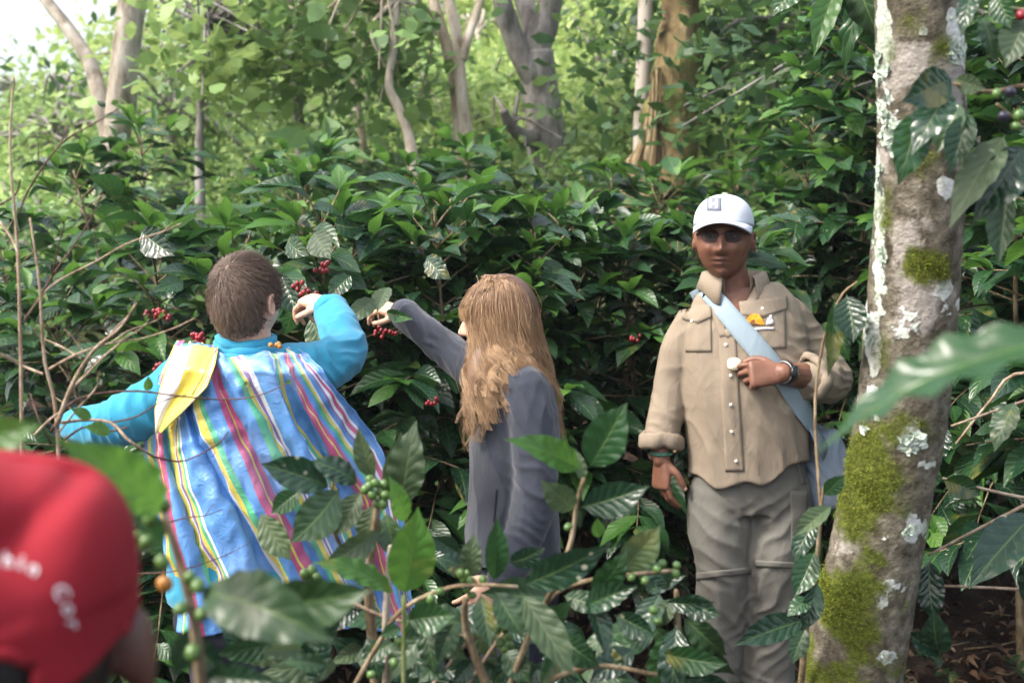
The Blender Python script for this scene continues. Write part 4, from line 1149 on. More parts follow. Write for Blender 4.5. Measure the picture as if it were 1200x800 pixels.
H = [
    ((473, 697, 1.70), (490, 593, 1.66), 57, .1, 'leaf_new', 0), ((475, 612, 1.74), (455, 556, 1.70), 26, .3, 'leaf_new', 1),
    ((613, 686, 1.73), (717, 637, 1.68), 44, .25, 'leaf_old', 1), ((611, 695, 1.73), (673, 792, 1.68), 42, -.2, 'leaf_olive', 0),
    ((580, 682, 1.74), (583, 605, 1.72), 28, .2, 'leaf_mid', 2), ((557, 676, 1.75), (556, 624, 1.74), 25, -.4, 'leaf_olive', 1),
    ((596, 658, 1.82), (640, 640, 1.8), 25, .3, 'leaf_old', 3), ((580, 692, 1.75), (614, 748, 1.72), 36, -.3, 'leaf_dark', 0),
    ((563, 695, 1.75), (574, 758, 1.72), 29, .2, 'leaf_dark', 2), ((673, 597, 1.77), (633, 562, 1.74), 34, -.2, 'leaf_olive', 3),
    ((680, 594, 1.77), (761, 569, 1.73), 42, .2, 'leaf_old', 0), ((681, 550, 1.76), (590, 514, 1.70), 38, .3, 'leaf_new', 4),
    ((690, 548, 1.76), (735, 471, 1.72), 52, -.1, 'leaf_mid', 0), ((684, 566, 1.77), (672, 524, 1.78), 15, .4, 'leaf_olive', 1),
    ((702, 630, 1.8), (700, 606, 1.79), 16, .2, 'leaf_new', 2), ((728, 668, 1.77), (774, 615, 1.73), 40, .2, 'leaf_olive', 0),
    ((693, 694, 1.77), (735, 642, 1.74), 32, .3, 'leaf_mid', 3), ((690, 698, 1.77), (712, 776, 1.72), 27, -.4, 'leaf_old', 2),
    ((683, 712, 1.77), (748, 686, 1.72), 32, -.3, 'leaf_old', 4), ((657, 745, 1.78), (704, 782, 1.74), 36, .4, 'leaf_mid', 1),
    ((477, 727, 1.72), (534, 721, 1.68), 38, .2, 'leaf_mid', 2), ((533, 728, 1.8), (512, 776, 1.78), 28, -.2, 'leaf_dark', 0),
    ((463, 697, 1.71), (364, 659, 1.66), 27, .5, 'leaf_new', 3), ((470, 735, 1.76), (445, 745, 1.74), 22, .1, 'leaf_mid', 0),
    ((660, 740, 1.85), (640, 790, 1.82), 30, .2, 'leaf_old', 1), ((720, 720, 1.86), (768, 745, 1.83), 30, .4, 'leaf_old', 2),
    ((620, 735, 1.84), (672, 700, 1.8), 26, .4, 'leaf_mid', 3), ((520, 770, 1.84), (490, 800, 1.8), 34, .1, 'leaf_dark', 1),
    ((556, 770, 1.82), (530, 800, 1.8), 30, -.2, 'leaf_old', 2), ((745, 760, 1.84), (690, 800, 1.8), 34, .2, 'leaf_old', 0),
    ((463, 752, 1.82), (423, 775, 1.8), 24, .3, 'leaf_dark', 0), ((430, 745, 1.85), (446, 800, 1.83), 26, .1, 'leaf_old', 1),
    ((590, 760, 1.83), (622, 800, 1.8), 34, -.1, 'leaf_dark', 4), ((700, 755, 1.84), (735, 795, 1.82), 34, .2, 'leaf_dark', 3),
    ((508, 742, 1.83), (548, 772, 1.8), 28, .3, 'leaf_olive', 1), ((540, 650, 1.86), (506, 628, 1.84), 22, .3, 'leaf_old', 2),
    ((548, 672, 1.78), (512, 654, 1.76), 26, .5, 'leaf_old', 3), ((640, 716, 1.8), (600, 738, 1.78), 22, .5, 'leaf_mid', 4),
]
for h in H: hero(plant, *h)
for (x, y) in [(544, 678), (552, 681), (547, 690), (566, 679), (553, 697), (516, 693), (505, 702), (548, 672), (583, 737), (592, 737), (598, 756), (591, 760), (586, 752), (740, 676), (756, 680), (770, 666), (793, 662), (792, 672), (666, 617), (467, 751), (462, 776), (435, 790), (596, 746), (575, 742), (766, 715), (771, 727), (469, 682), (473, 755), (540, 672), (728, 697), (776, 660)]:
    cherry(plant, x, y, D - .01 + (x % 5) * .006, .0061)

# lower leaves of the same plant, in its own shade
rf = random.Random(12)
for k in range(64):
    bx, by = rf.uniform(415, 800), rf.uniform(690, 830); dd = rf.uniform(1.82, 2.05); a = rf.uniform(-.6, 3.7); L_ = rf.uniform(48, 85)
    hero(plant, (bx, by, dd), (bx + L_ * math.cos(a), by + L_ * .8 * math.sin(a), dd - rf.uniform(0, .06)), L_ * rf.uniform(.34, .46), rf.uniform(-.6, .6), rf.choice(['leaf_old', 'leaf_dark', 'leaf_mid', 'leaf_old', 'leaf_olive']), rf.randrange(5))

# --- plant with pale ribbed leaves in front of the cape
g = P(430, 1250, 1.95)
plant2 = empty('coffee_plant', (g[0], 1.95, float(gz(g[0], 1.95)))); tag(plant2, 'young coffee plant with ribbed leaves in front of the striped cape', 'coffee plant', 'young coffee plants before the pickers')
twig(plant2, [(430, 1250, 1.95), (445, 1000, 1.95), (440, 800, 1.93), (432, 690, 1.9), (440, 610, 1.88), (448, 570, 1.87), (470, 545, 1.86)], .012, .003, 'stem', 'stem')
twig(plant2, [(432, 690, 1.9), (400, 640, 1.86), (385, 600, 1.84), (392, 560, 1.83)], .004, .0025)
for h in [
    ((470, 592, 1.87), (488, 492, 1.84), 46, -.25, 'leaf_olive', 3), ((456, 585, 1.88), (470, 505, 1.86), 34, .3, 'leaf_olive', 0),
    ((438, 562, 1.88), (420, 499, 1.87), 25, -.3, 'leaf_olive', 2), ((388, 571, 1.83), (305, 543, 1.80), 42, .15, 'leaf_old', 0),
    ((420, 567, 1.84), (362, 540, 1.82), 30, .3, 'leaf_old', 3), ((398, 572, 1.83), (340, 636, 1.79), 50, -.15, 'leaf_dark', 1),
    ((305, 600, 1.82), (342, 657, 1.8), 34, .3, 'leaf_olive', 0), ((424, 575, 1.86), (394, 628, 1.84), 30, .35, 'leaf_olive', 2),
    ((447, 620, 1.85), (375, 666, 1.8), 30, -.35, 'leaf_olive', 4), ((438, 590, 1.9), (425, 640, 1.9), 32, .2, 'leaf_olive', 1), ((352, 575, 1.86), (318, 602, 1.85), 30, .1, 'leaf_mid', 0),
    ((452, 600, 1.92), (462, 655, 1.9), 30, .3, 'leaf_dark', 2), ((425, 700, 1.92), (380, 740, 1.9), 30, .2, 'leaf_old', 1)]: hero(plant2, *h)
for (x, y) in [(432, 570), (440, 566), (446, 576), (436, 580), (447, 584), (428, 573), (450, 568), (442, 590), (358, 672), (366, 668), (372, 676), (363, 676), (452, 580), (434, 562), (449, 590)]: cherry(plant2, x, y, 1.83 + (x % 4) * .006, .0072)

# --- plant with the big dark leaves just before the camera, cherries turning orange
g = P(230, 1500, 1.15)
plant3 = empty('coffee_plant', (g[0], 1.15, float(gz(g[0], 1.15)))); tag(plant3, 'coffee shoot with large dark leaves and one orange cherry beside the red cap', 'coffee plant', 'young coffee plants before the pickers')
twig(plant3, [(300, 1500, 1.15), (270, 1000, 1.15), (240, 830, 1.14), (232, 760, 1.13), (222, 700, 1.12), (205, 640, 1.12), (190, 595, 1.12)], .008, .003, 'stem', 'stem')
for h in [((232, 692, 1.12), (392, 752, 1.05), 78, -.15, 'leaf_dark', 1), ((290, 712, 1.18), (437, 690, 1.15), 62, .3, 'leaf_dark', 0), ((190, 600, 1.12), (60, 512, 1.0), 62, .2, 'leaf_new', 3),
          ((160, 560, 1.2), (140, 600, 1.2), 20, .2, 'leaf_olive', 2), ((215, 745, 1.2), (260, 790, 1.2), 40, .4, 'leaf_old', 2), ((225, 730, 1.15), (205, 790, 1.15), 34, -.3, 'leaf_old', 4),
          ((240, 790, 1.14), (330, 800, 1.1), 40, .2, 'leaf_old', 0), ((190, 640, 1.15), (150, 600, 1.12), 36, .3, 'leaf_mid', 4)]: hero(plant3, *h)
for (x, y, m) in [(192, 592, 'cherry_green'), (170, 635, 'cherry_green'), (190, 658, 'cherry_green'), (193, 684, 'cherry_orange'), (222, 676, 'cherry_green'), (232, 686, 'cherry_green'), (212, 713, 'cherry_green'), (236, 719, 'cherry_green'), (226, 764, 'cherry_green'), (158, 630, 'cherry_green'), (176, 608, 'cherry_green')]:
    cherry(plant3, x, y, 1.11 + (x % 4) * .004, .0066, m)
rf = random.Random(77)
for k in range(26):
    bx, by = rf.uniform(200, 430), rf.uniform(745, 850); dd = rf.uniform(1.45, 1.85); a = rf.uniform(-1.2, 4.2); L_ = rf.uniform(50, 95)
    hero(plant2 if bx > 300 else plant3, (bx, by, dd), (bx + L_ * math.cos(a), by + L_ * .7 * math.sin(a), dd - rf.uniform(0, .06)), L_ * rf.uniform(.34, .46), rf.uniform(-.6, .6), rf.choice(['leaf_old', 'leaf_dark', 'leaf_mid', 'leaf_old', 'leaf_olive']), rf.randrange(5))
# leaf against the camera's left edge
g = P(-60, 1600, .95)
plant4 = empty('coffee_plant', (g[0], .95, float(gz(g[0], .95)))); tag(plant4, 'coffee shoot with one bright leaf just above the red cap', 'coffee plant', 'young coffee plants before the pickers')
twig(plant4, [(-60, 1600, .95), (-80, 900, .95), (-60, 650, .95), (-40, 540, .95)], .006, .003, 'stem', 'stem')
hero(plant4, (-70, 520, .95), (50, 497, .92), 58, .15, 'leaf_new', 0)
hero(plant4, (-60, 600, .95), (-150, 560, .92), 60, .2, 'leaf_mid', 1)

# --- lower right: dark plant at the foot of the man
g = P(800, 1150, 2.0)
plant5 = empty('coffee_plant', (g[0], 2.0, float(gz(g[0], 2.0)))); tag(plant5, 'dark leaved coffee plant in front of the taupe trousers', 'coffee plant', 'young coffee plants before the pickers')
twig(plant5, [(800, 1150, 2.0), (800, 900, 2.0), (795, 760, 1.96), (793, 700, 1.95), (792, 690, 1.95)], .009, .003, 'stem', 'stem')
for h in [((793, 732, 1.93), (785, 822, 1.88), 40, .1, 'leaf_old', 1), ((796, 702, 1.94), (846, 721, 1.9), 30, .2, 'leaf_old', 0), ((790, 735, 1.95), (758, 810, 1.92), 34, -.3, 'leaf_mid', 3),
          ((800, 722, 1.96), (852, 768, 1.95), 34, .3, 'leaf_dark', 1), ((795, 730, 1.97), (822, 800, 1.96), 40, .1, 'leaf_dark', 2), ((790, 700, 1.95), (772, 735, 1.95), 22, .3, 'leaf_olive', 0),
          ((800, 735, 1.98), (862, 790, 1.97), 36, .4, 'leaf_dark', 4), ((785, 690, 1.96), (752, 655, 1.95), 26, .2, 'leaf_old', 3), ((812, 790, 1.95), (860, 830, 1.93), 40, .2, 'leaf_old', 2)]: hero(plant5, *h)

# --- coffee shoot growing up against the trunk, spotted leaves
g = P(930, 1200, 2.28)
plant6 = empty('coffee_plant', (g[0], 2.28, float(gz(g[0], 2.28)))); tag(plant6, 'coffee shoot with white speckled leaves leaning on the mossy trunk', 'coffee plant', 'young coffee plants before the pickers')
twig(plant6, [(900, 1200, 2.28), (930, 900, 2.28), (945, 735, 2.2), (955, 680, 2.18), (962, 600, 2.16), (965, 570, 2.15)], .008, .002, 'stem', 'stem')
for h in [((944, 726, 2.19), (860, 756, 2.12), 34, .2, 'leaf_old', 0), ((965, 580, 2.14), (990, 556, 2.13), 26, .3, 'leaf_mid', 1), ((975, 592, 2.13), (930, 628, 2.1), 22, .4, 'leaf_olive', 2), ((958, 610, 2.15), (930, 660, 2.12), 26, .2, 'leaf_old', 3),
          ((955, 645, 2.16), (930, 700, 2.12), 32, .1, 'leaf_mid', 2), ((950, 700, 2.17), (922, 722, 2.15), 22, .4, 'leaf_old', 1), ((945, 735, 2.2), (928, 778, 2.18), 24, .1, 'leaf_dark', 0), ((958, 680, 2.18), (940, 740, 2.16), 24, -.4, 'leaf_old', 4)]: hero(plant6, *h)
twig(plant6, [(962, 600, 2.16), (955, 480, 2.2), (965, 400, 2.2), (985, 348, 2.2), (1005, 330, 2.2)], .003, .002, 'stem')
for h in [((992, 345, 2.18), (1000, 402, 2.14), 38, .1, 'leaf_old', 2), ((978, 350, 2.19), (970, 442, 2.16), 22, -.4, 'leaf_mid', 0), ((984, 372, 2.2), (996, 425, 2.19), 24, .4, 'leaf_mid', 4)]: hero(plant6, *h)

# --- branch hanging in from above the trunk, leaves spotted
br = empty('coffee_branch', P(1260, 130, 1.9)); tag(br, 'coffee branch with spotted leaves hanging over the mossy trunk', 'branch', 'coffee branches reaching past the trunk')
twig(br, [(1300, 110, 1.95), (1210, 100, 1.92), (1160, 108, 1.9), (1118, 98, 1.87)], .005, .0025)
twig(br, [(1300, 190, 1.95), (1200, 145, 1.92), (1168, 122, 1.9)], .004, .0022)
twig(br, [(1290, 5, 1.95), (1200, 12, 1.93), (1172, 2, 1.9)], .004, .0022)
for h in [((1116, 92, 1.87), (1056, 120, 1.82), 46, -.1, 'leaf_old', 0), ((1113, 105, 1.88), (1068, 182, 1.82), 44, .25, 'leaf_old', 1), ((1078, 130, 1.88), (1052, 218, 1.84), 44, -.2, 'leaf_mid', 3), ((1118, 92, 1.88), (1155, 104, 1.86), 24, .2, 'leaf_olive', 0),
          ((1135, 130, 1.9), (1112, 205, 1.87), 34, .15, 'leaf_mid', 2), ((1178, 158, 1.92), (1112, 268, 1.86), 44, .3, 'leaf_olive', 1), ((1200, 170, 1.92), (1140, 262, 1.87), 50, -.2, 'leaf_old', 4), ((1180, 215, 1.95), (1170, 310, 1.92), 30, .3, 'leaf_dark', 2),
          ((1205, 20, 1.9), (1178, 80, 1.86), 40, .15, 'leaf_olive', 0), ((1150, 20, 1.92), (1164, 72, 1.9), 22, -.5, 'leaf_dark', 3), ((1140, -15, 1.9), (1126, 44, 1.87), 24, .2, 'leaf_old', 1), ((1165, -10, 1.9), (1185, 35, 1.88), 26, .3, 'leaf_mid', 2),
          ((1170, 100, 1.93), (1205, 118, 1.92), 30, .3, 'leaf_old', 0), ((1125, 120, 1.92), (1098, 180, 1.9), 34, .5, 'leaf_dark', 2)]: hero(br, *h)
for (x, y, m) in [(1176, 137, 'cherry_dark'), (1190, 148, 'cherry_green'), (1194, 135, 'cherry_green'), (1168, 110, 'cherry_green'), (1196, 18, 'cherry_red'), (1184, 108, 'cherry_dark')]: cherry(br, x, y, 1.88, .0075, m)
# leaves hanging in from above, left of the trunk
br2 = empty('coffee_branch', P(1010, -60, 2.5)); tag(br2, 'coffee branch with bright leaves hanging down behind the mossy trunk top', 'branch', 'coffee branches reaching past the trunk')
twig(br2, [(1090, -120, 2.6), (1020, -60, 2.55), (980, -30, 2.5), (940, -20, 2.45)], .005, .0025)
for h in [((985, -28, 2.5), (953, 68, 2.42), 30, .2, 'leaf_new', 0), ((1000, -35, 2.5), (1030, 45, 2.48), 44, .3, 'leaf_dark', 1), ((960, -25, 2.5), (985, 30, 2.46), 40, .2, 'leaf_old', 2), ((1045, -60, 2.6), (990, 90, 2.6), 26, .5, 'leaf_mid', 3), ((940, -20, 2.46), (905, 20, 2.45), 30, .3, 'leaf_mid', 4)]: hero(br2, *h)
# blurred leaf reaching in across the trunk
br3 = empty('coffee_branch', P(1290, 380, .95)); tag(br3, 'coffee branch with one long smooth leaf crossing in front of the mossy trunk', 'branch', 'coffee branches reaching past the trunk')
twig(br3, [(1420, 300, .95), (1320, 360, .95), (1270, 385, .94)], .004, .0025)
hero(br3, (1270, 388, .94), (955, 530, .98), 62, .75, 'leaf_mid', 1)
hero(br3, (1290, 400, .95), (1340, 520, .95), 60, .3, 'leaf_mid', 0)
# low branches at the right
br4 = empty('coffee_branch', P(1290, 480, 2.4)); tag(br4, 'thin bare brown coffee branches beside the mossy trunk', 'branch', 'coffee branches reaching past the trunk')
for pts in ([(1300, 360, 2.5), (1220, 388, 2.45), (1150, 418, 2.4)], [(1300, 440, 2.5), (1200, 470, 2.45), (1115, 499, 2.4)], [(1300, 445, 2.5), (1195, 437, 2.5), (1160, 470, 2.5), (1120, 520, 2.5)], [(1300, 540, 2.4), (1200, 592, 2.35), (1130, 628, 2.3), (1088, 650, 2.28)], [(1300, 600, 2.4), (1200, 583, 2.38), (1150, 572, 2.36), (1105, 560, 2.34)], [(1300, 700, 2.4), (1190, 690, 2.36), (1078, 685, 2.3)]):
    twig(br4, pts, .004, .0022, 'twig')
for h in [((1105, 562, 2.34), (1150, 580, 2.32), 48, .1, 'leaf_mid', 2), ((1215, 600, 2.3), (1135, 690, 2.2), 52, .2, 'leaf_old', 0), ((1090, 655, 2.28), (1096, 730, 2.24), 34, .1, 'leaf_old', 3), ((1102, 768, 2.26), (1094, 712, 2.22), 36, -.1, 'leaf_old', 1), ((1102, 765, 2.26), (1060, 740, 2.22), 26, .4, 'leaf_old', 2),
          ((1190, 470, 2.4), (1165, 530, 2.36), 30, .4, 'leaf_dark', 1), ((1230, 640, 2.3), (1205, 720, 2.3), 40, .3, 'leaf_old', 4), ((1160, 415, 2.42), (1140, 360, 2.4), 30, .3, 'leaf_old', 0), ((1110, 500, 2.4), (1100, 545, 2.38), 26, .3, 'leaf_old', 3)]: hero(br4, *h)

# --- bare shrub with thin budding twigs at the left
SD = 2.05
g = P(55, 1200, SD)
shr = empty('bare_shrub', (g[0], SD, float(gz(g[0], SD)))); tag(shr, 'bare twiggy shrub with small green buds beside the striped cape', 'shrub')
def tw(pts, r0, r1, mat='twig', dz=0.0): twig(shr, [(x, y, SD + dz + 0.04 * math.sin(x * .05 + y * .03)) for x, y in pts], r0 * .75, r1 * .8, mat, 'twig', 6)
twig(shr, [(28, 1200, SD), (25, 800, SD), (26, 560, SD), (24, 400, SD), (20, 280, SD), (12, 180, SD), (16, 90, SD)], .0044, .0016, 'twig', 'stem')
twig(shr, [(75, 1200, SD), (72, 800, SD), (68, 510, SD - .02), (52, 420, SD - .03), (46, 330, SD - .03), (35, 255, SD - .02)], .0042, .0016, 'twig', 'stem')
twig(shr, [(66, 500, SD - .03), (85, 450, SD - .05), (110, 410, SD - .06), (140, 385, SD - .08), (160, 355, SD - .1)], .0042, .0016, 'twig', 'stem')
for pts, r0, r1, m in [
    ([(22, 250), (35, 220), (70, 170), (110, 145), (140, 127)], .0028, .0013, 'twig_dark'), ([(70, 170), (78, 152), (76, 148)], .0016, .001, 'twig_dark'), ([(45, 195), (45, 168)], .0014, .0009, 'twig_dark'), ([(10, 120), (12, 105), (17, 92)], .0013, .0009, 'twig_dark'),
    ([(28, 375), (60, 335), (115, 305), (150, 285), (195, 270), (230, 252)], .0030, .0012, 'twig'), ([(48, 345), (70, 310), (85, 290), (110, 250), (120, 225)], .0026, .001, 'twig_dark'), ([(60, 330), (68, 290), (75, 265), (70, 255)], .0018, .0009, 'twig_dark'), ([(115, 305), (112, 280), (108, 255)], .0014, .0008, 'twig_dark'),
    ([(0, 240), (18, 228), (24, 210)], .0026, .0015, 'twig_dark'), ([(0, 260), (14, 280), (22, 300)], .0026, .0018, 'twig'), ([(26, 430), (10, 418), (-10, 412)], .003, .002, 'twig'), ([(50, 438), (25, 428), (0, 415)], .0034, .0022, 'twig'),
    ([(55, 434), (90, 415), (130, 402), (165, 397), (200, 386), (228, 373)], .0034, .0012, 'twig'), ([(70, 490), (80, 462), (100, 440), (125, 415), (150, 395)], .0045, .002, 'twig'), ([(120, 405), (135, 385), (150, 370), (158, 355)], .0022, .001, 'twig'), ([(130, 402), (150, 388), (172, 380), (186, 374)], .002, .001, 'twig'), ([(140, 400), (165, 385), (175, 374)], .0018, .0009, 'twig'),
    ([(95, 420), (70, 405), (48, 395), (38, 385)], .002, .001, 'twig'), ([(100, 415), (85, 395), (75, 385)], .0018, .0009, 'twig_dark'), ([(110, 408), (128, 395), (120, 380), (128, 368)], .0017, .0009, 'twig_dark'),
    ([(60, 505), (80, 475), (110, 462), (160, 458), (210, 464), (260, 468), (300, 464), (338, 449)], .0034, .001, 'twig_dark'), ([(225, 463), (238, 440), (246, 420), (256, 408)], .0016, .0008, 'twig_dark'), ([(285, 465), (288, 456), (287, 452)], .001, .0007, 'twig_dark'),
    ([(72, 495), (100, 492), (130, 495), (150, 515), (180, 535)], .0042, .0028, 'twig'), ([(180, 535), (215, 540), (255, 520), (268, 505)], .0024, .001, 'twig_dark'), ([(130, 495), (160, 488), (190, 470), (220, 462)], .0022, .001, 'twig_dark'), ([(66, 510), (90, 480), (115, 450), (110, 430), (95, 408)], .0026, .001, 'twig'),
    ([(75, 515), (100, 500), (130, 505), (150, 500)], .003, .0015, 'twig_dark'), ([(60, 520), (45, 490), (35, 460)], .0024, .001, 'twig_dark'), ([(40, 510), (60, 490), (75, 480)], .003, .0018, 'twig'),
    ([(190, 614), (220, 606), (240, 604), (262, 596)], .0018, .0008, 'twig_dark'), ([(160, 672), (210, 668), (260, 652), (292, 636)], .0016, .0008, 'twig_dark'), ([(225, 670), (222, 655)], .001, .0006, 'twig_dark'), ([(240, 604), (250, 590)], .001, .0006, 'twig_dark')]:
    tw(pts, r0, r1, m)
BUDS = [(158, 353, 165, 342), (172, 378, 170, 366), (186, 374, 192, 364), (150, 366, 152, 356), (128, 367, 130, 360), (228, 373, 230, 362), (205, 382, 207, 374), (38, 385, 37, 374), (170, 402, 172, 395), (75, 384, 74, 376), (110, 436, 112, 428), (287, 452, 289, 446), (120, 380, 118, 372), (30, 470, 28, 460)]
for i, (a, b_, c_, d_) in enumerate(BUDS):
    o = hero(shr, (a, b_, SD - .04), (c_, d_, SD - .04), 4.5, .2, 'leaf_new', i % 5); o.name = 'bud'
for h in [((232, 252, SD), (206, 262, SD - .02), 7, .2, 'leaf_new', 0), ((222, 258, SD), (196, 268, SD - .02), 9, .3, 'leaf_new', 2), ((173, 458, SD), (174, 440, SD - .02), 11, .1, 'leaf_new', 0), ((108, 490, SD), (82, 478, SD - .02), 14, .3, 'leaf_new', 1), ((130, 508, SD), (98, 500, SD - .03), 16, .3, 'leaf_new', 3), ((335, 449, SD - .05), (342, 446, SD - .05), 5, .2, 'leaf_new', 0),
          ((130, 122, SD), (140, 118, SD), 8, .3, 'leaf_new', 2), ((124, 126, SD), (114, 118, SD), 8, .3, 'leaf_mid', 1)]: hero(shr, *h)

# --- small ferns and weeds at the foot of the trunk
r = np.random.default_rng(21); mb = MB()
for k in range(46):
    x, y = r.uniform(.85, 2.2), r.uniform(2.5, 4.2); z = float(gz(x, y))
    a = r.uniform(0, 6.28); L = r.uniform(.08, .22); dd = np.array([math.cos(a), math.sin(a), r.uniform(.6, 1.6)]); dd = nrm(dd)
    p0 = np.array([x, y, z]); pts = [p0, p0 + dd * L * .55, p0 + dd * L * .8 + np.array([math.cos(a), math.sin(a), -.3]) * L * .3]
    mb.add(*tube(pts, .0016, .0007, 4))
    sp = spline(pts, 8)
    for j in range(2, 8):
        for sg in (-1, 1):
            g_ = LEAF_GEO[(k + j) % 9]; dv_ = np.cross(dd, [0, 0, 1]) * sg + dd * .4 + r.normal(0, .15, 3); xx, yy, zz = leaf_frame(dv_, [r.normal(0, .2), r.normal(0, .2), 1]); l = L * r.uniform(.14, .28)
            mb.add(g_[0][:, :1] * l * .5 * xx + g_[0][:, 1:2] * l * yy + g_[0][:, 2:] * l * zz + sp[j], g_[1], g_[2])
tag(obj('weeds', mb, M['leaf_mid']), 'small weeds sprouting from the litter', 'weeds', None, 'stuff')
# ------------------------------------------------------------------ people: builders
CAMV = Vector((0, 0, CAM_Z))
def rotz(a): return np.array([[math.cos(a), -math.sin(a), 0], [math.sin(a), math.cos(a), 0], [0, 0, 1]])
def rotx(a): return np.array([[1, 0, 0], [0, math.cos(a), -math.sin(a)], [0, math.sin(a), math.cos(a)]])
def roty(a): return np.array([[math.cos(a), 0, math.sin(a)], [0, 1, 0], [-math.sin(a), 0, math.cos(a)]])

def g_(x, c, s): return np.exp(-((x - c) / s) ** 2)

def head_shape(C, R, h=.235, w=.152, dep=.19, cheek=1.0, ears=True):
    """Head facing -Y in its own frame, with nose, brow, eye sockets, cheeks, lips, chin and ears."""
    nt, npn = 90, 110
    th = np.linspace(0.001, np.pi - .001, nt); ph = np.linspace(0, 2 * np.pi, npn, endpoint=False)
    T, Q = np.meshgrid(th, ph, indexing='ij')
    sx, sy, sz = np.sin(T) * np.cos(Q), np.sin(T) * np.sin(Q), np.cos(T)
    pw = lambda v, e: np.sign(v) * np.abs(v) ** e
    x = w / 2 * pw(sx, .92); y = dep / 2 * pw(sy, .94); z = h / 2 * sz
    s = np.clip(-sz, 0, 1)
    x *= 1 - (.30 - .10 * cheek) * s ** 1.8
    y = np.where(sy < 0, y * (1 - .10 * s ** 2), y * (1 - .50 * s ** 1.2))
    k = h / .235
    wf = np.clip((-sy - .05) / .45, 0, 1)
    xa, zz = np.abs(x) / k, z / k; xs_ = x / k
    nose_z = np.clip((.030 - zz) / .055, 0, 1) ** 1.2 * np.clip((zz + .046) / .012, 0, 1)
    d = -.026 * g_(xs_, 0, .0105) * nose_z
    d += -.009 * g_(xa, .014, .0075) * g_(zz, -.032, .009)
    d += -.006 * g_(zz, .033, .010) * g_(xs_, 0, .045)
    d += .010 * g_(xa, .032, .016) * g_(zz, .013, .011)
    d += -.006 * cheek * g_(xa, .044, .02) * g_(zz, -.028, .022)
    d += -.0065 * g_(xs_, 0, .020) * g_(zz, -.058, .0055) - .0075 * g_(xs_, 0, .017) * g_(zz, -.071, .006) + .005 * g_(xs_, 0, .025) * g_(zz, -.0645, .0028)
    d += -.009 * g_(xs_, 0, .020) * g_(zz, -.101, .014) + .004 * g_(xs_, 0, .02) * g_(zz, -.084, .005)
    y = y + d * wf * k * 1.3
    V = np.stack([x, y, z], -1).reshape(-1, 3)
    Fc = []
    for i in range(nt - 1):
        for j in range(npn):
            q = (j + 1) % npn; Fc.append((i * npn + j, (i + 1) * npn + j, (i + 1) * npn + q, i * npn + q))
    Fc.append(tuple(range(npn))); Fc.append(tuple((nt - 1) * npn + j for j in range(npn - 1, -1, -1)))
    out = [(V @ R.T + C, Fc)]
    if ears:
        for sg in (-1, 1):
            e0 = np.array([sg * (w / 2 + .002), .012, -.004]) * 1.0
            a = np.linspace(-.4, 4.6, 16); pts = np.stack([np.full(16, sg * .007) + 0 * a, .002 + .015 * np.sin(a) * .9 + .004, .026 * np.cos(a) * (1 + .05 * a / 4)], -1) * k
            out.append(tuple(limb((pts + e0) @ R.T + C, np.linspace(.0055, .0045, 16) * k, 8, samples=20)))
            v, f = ellipsoid((0, 0, 0), (.006 * k, .016 * k, .026 * k)); v = v + e0
            out.append((v @ R.T + C, f))
    return out

def hand_shapes(wrist, Y, Z, right, curls, thumb=(35, 20, 25), s=1.0, spread=5, tpull=0.0):
    """Palm, four jointed fingers and a thumb from the side of the palm. Returns closed shapes and the fingertip list."""
    Y = nrm(Y); Z = nrm(np.asarray(Z) - Y * np.dot(Z, Y)); Xt = np.cross(Y, Z) * (-1 if right else 1)
    W = lambda x, y, z: np.asarray(wrist) + (Xt * x + Y * y + Z * z) * s
    sh = []
    pts = np.array([W(0, -.03, 0), W(0, 0, 0), W(.001, .03, -.002), W(.001, .062, -.002), W(0, .092, 0), W(0, .1, 0)])
    sh.append(loft(pts, np.array([.026, .027, .036, .041, .041, .034]) * s, np.array([.019, .018, .018, .016, .013, .008]) * s, ref=Xt, n=20, power=2.5)[:2])
    tips = []
    Ls = [(.043, .026, .020), (.047, .030, .021), (.043, .028, .021), (.034, .021, .018)]
    for i, x0 in enumerate((.030, .0105, -.0105, -.0295)):
        sp = math.radians(spread * (1.5 - i)); c = curls[i]; ang = 0
        base = W(x0, .086 - .006 * abs(i - 1), 0); p = base; P_ = [p - Y * .012 * s, p]
        fy = Y * math.cos(sp) + Xt * math.sin(sp)
        for L, a in zip(Ls[i], c):
            ang += math.radians(a)
            p = p + (fy * math.cos(ang) - Z * math.sin(ang)) * L * s; P_.append(p)
        r = np.array([.0098, .0096, .0086, .0078, .0066]) * s * (.88 if i == 3 else 1)
        # knuckle bends stay crisp: sample straight between the joints
        PP, RR = [], []
        for a in range(len(P_) - 1):
            for q in (0, .2, .5, .8): PP.append(P_[a] * (1 - q) + P_[a + 1] * q); RR.append(r[a] * (1 - q) + r[a + 1] * q)
        PP.append(P_[-1]); RR.append(r[-1])
        sh.append(limb(PP, RR, 10, ref=Xt, samples=len(PP) * 2)); tips.append(P_[-1])
    a1, a2, a3 = [math.radians(q) for q in thumb]
    d0 = nrm(Xt * math.cos(a1 + tpull) * .8 + Y * .75 - Z * .45)
    p = W(.022, .022, -.006); P_ = [p, p + d0 * .040 * s]
    ax = nrm(np.cross(d0, Xt * .2 - Y * .1 + Z))
    side = nrm(Y * .8 - Xt * .75 - Z * .3)
    d1 = nrm(d0 * math.cos(a2) + side * math.sin(a2)); P_.append(P_[-1] + d1 * .031 * s)
    d2 = nrm(d0 * math.cos(a2 + a3) + side * math.sin(a2 + a3)); P_.append(P_[-1] + d2 * .025 * s)
    sh.append(limb(P_, np.array([.014, .0118, .0105, .0078]) * s, 10, samples=18)); tips.append(P_[-1])
    return sh, tips

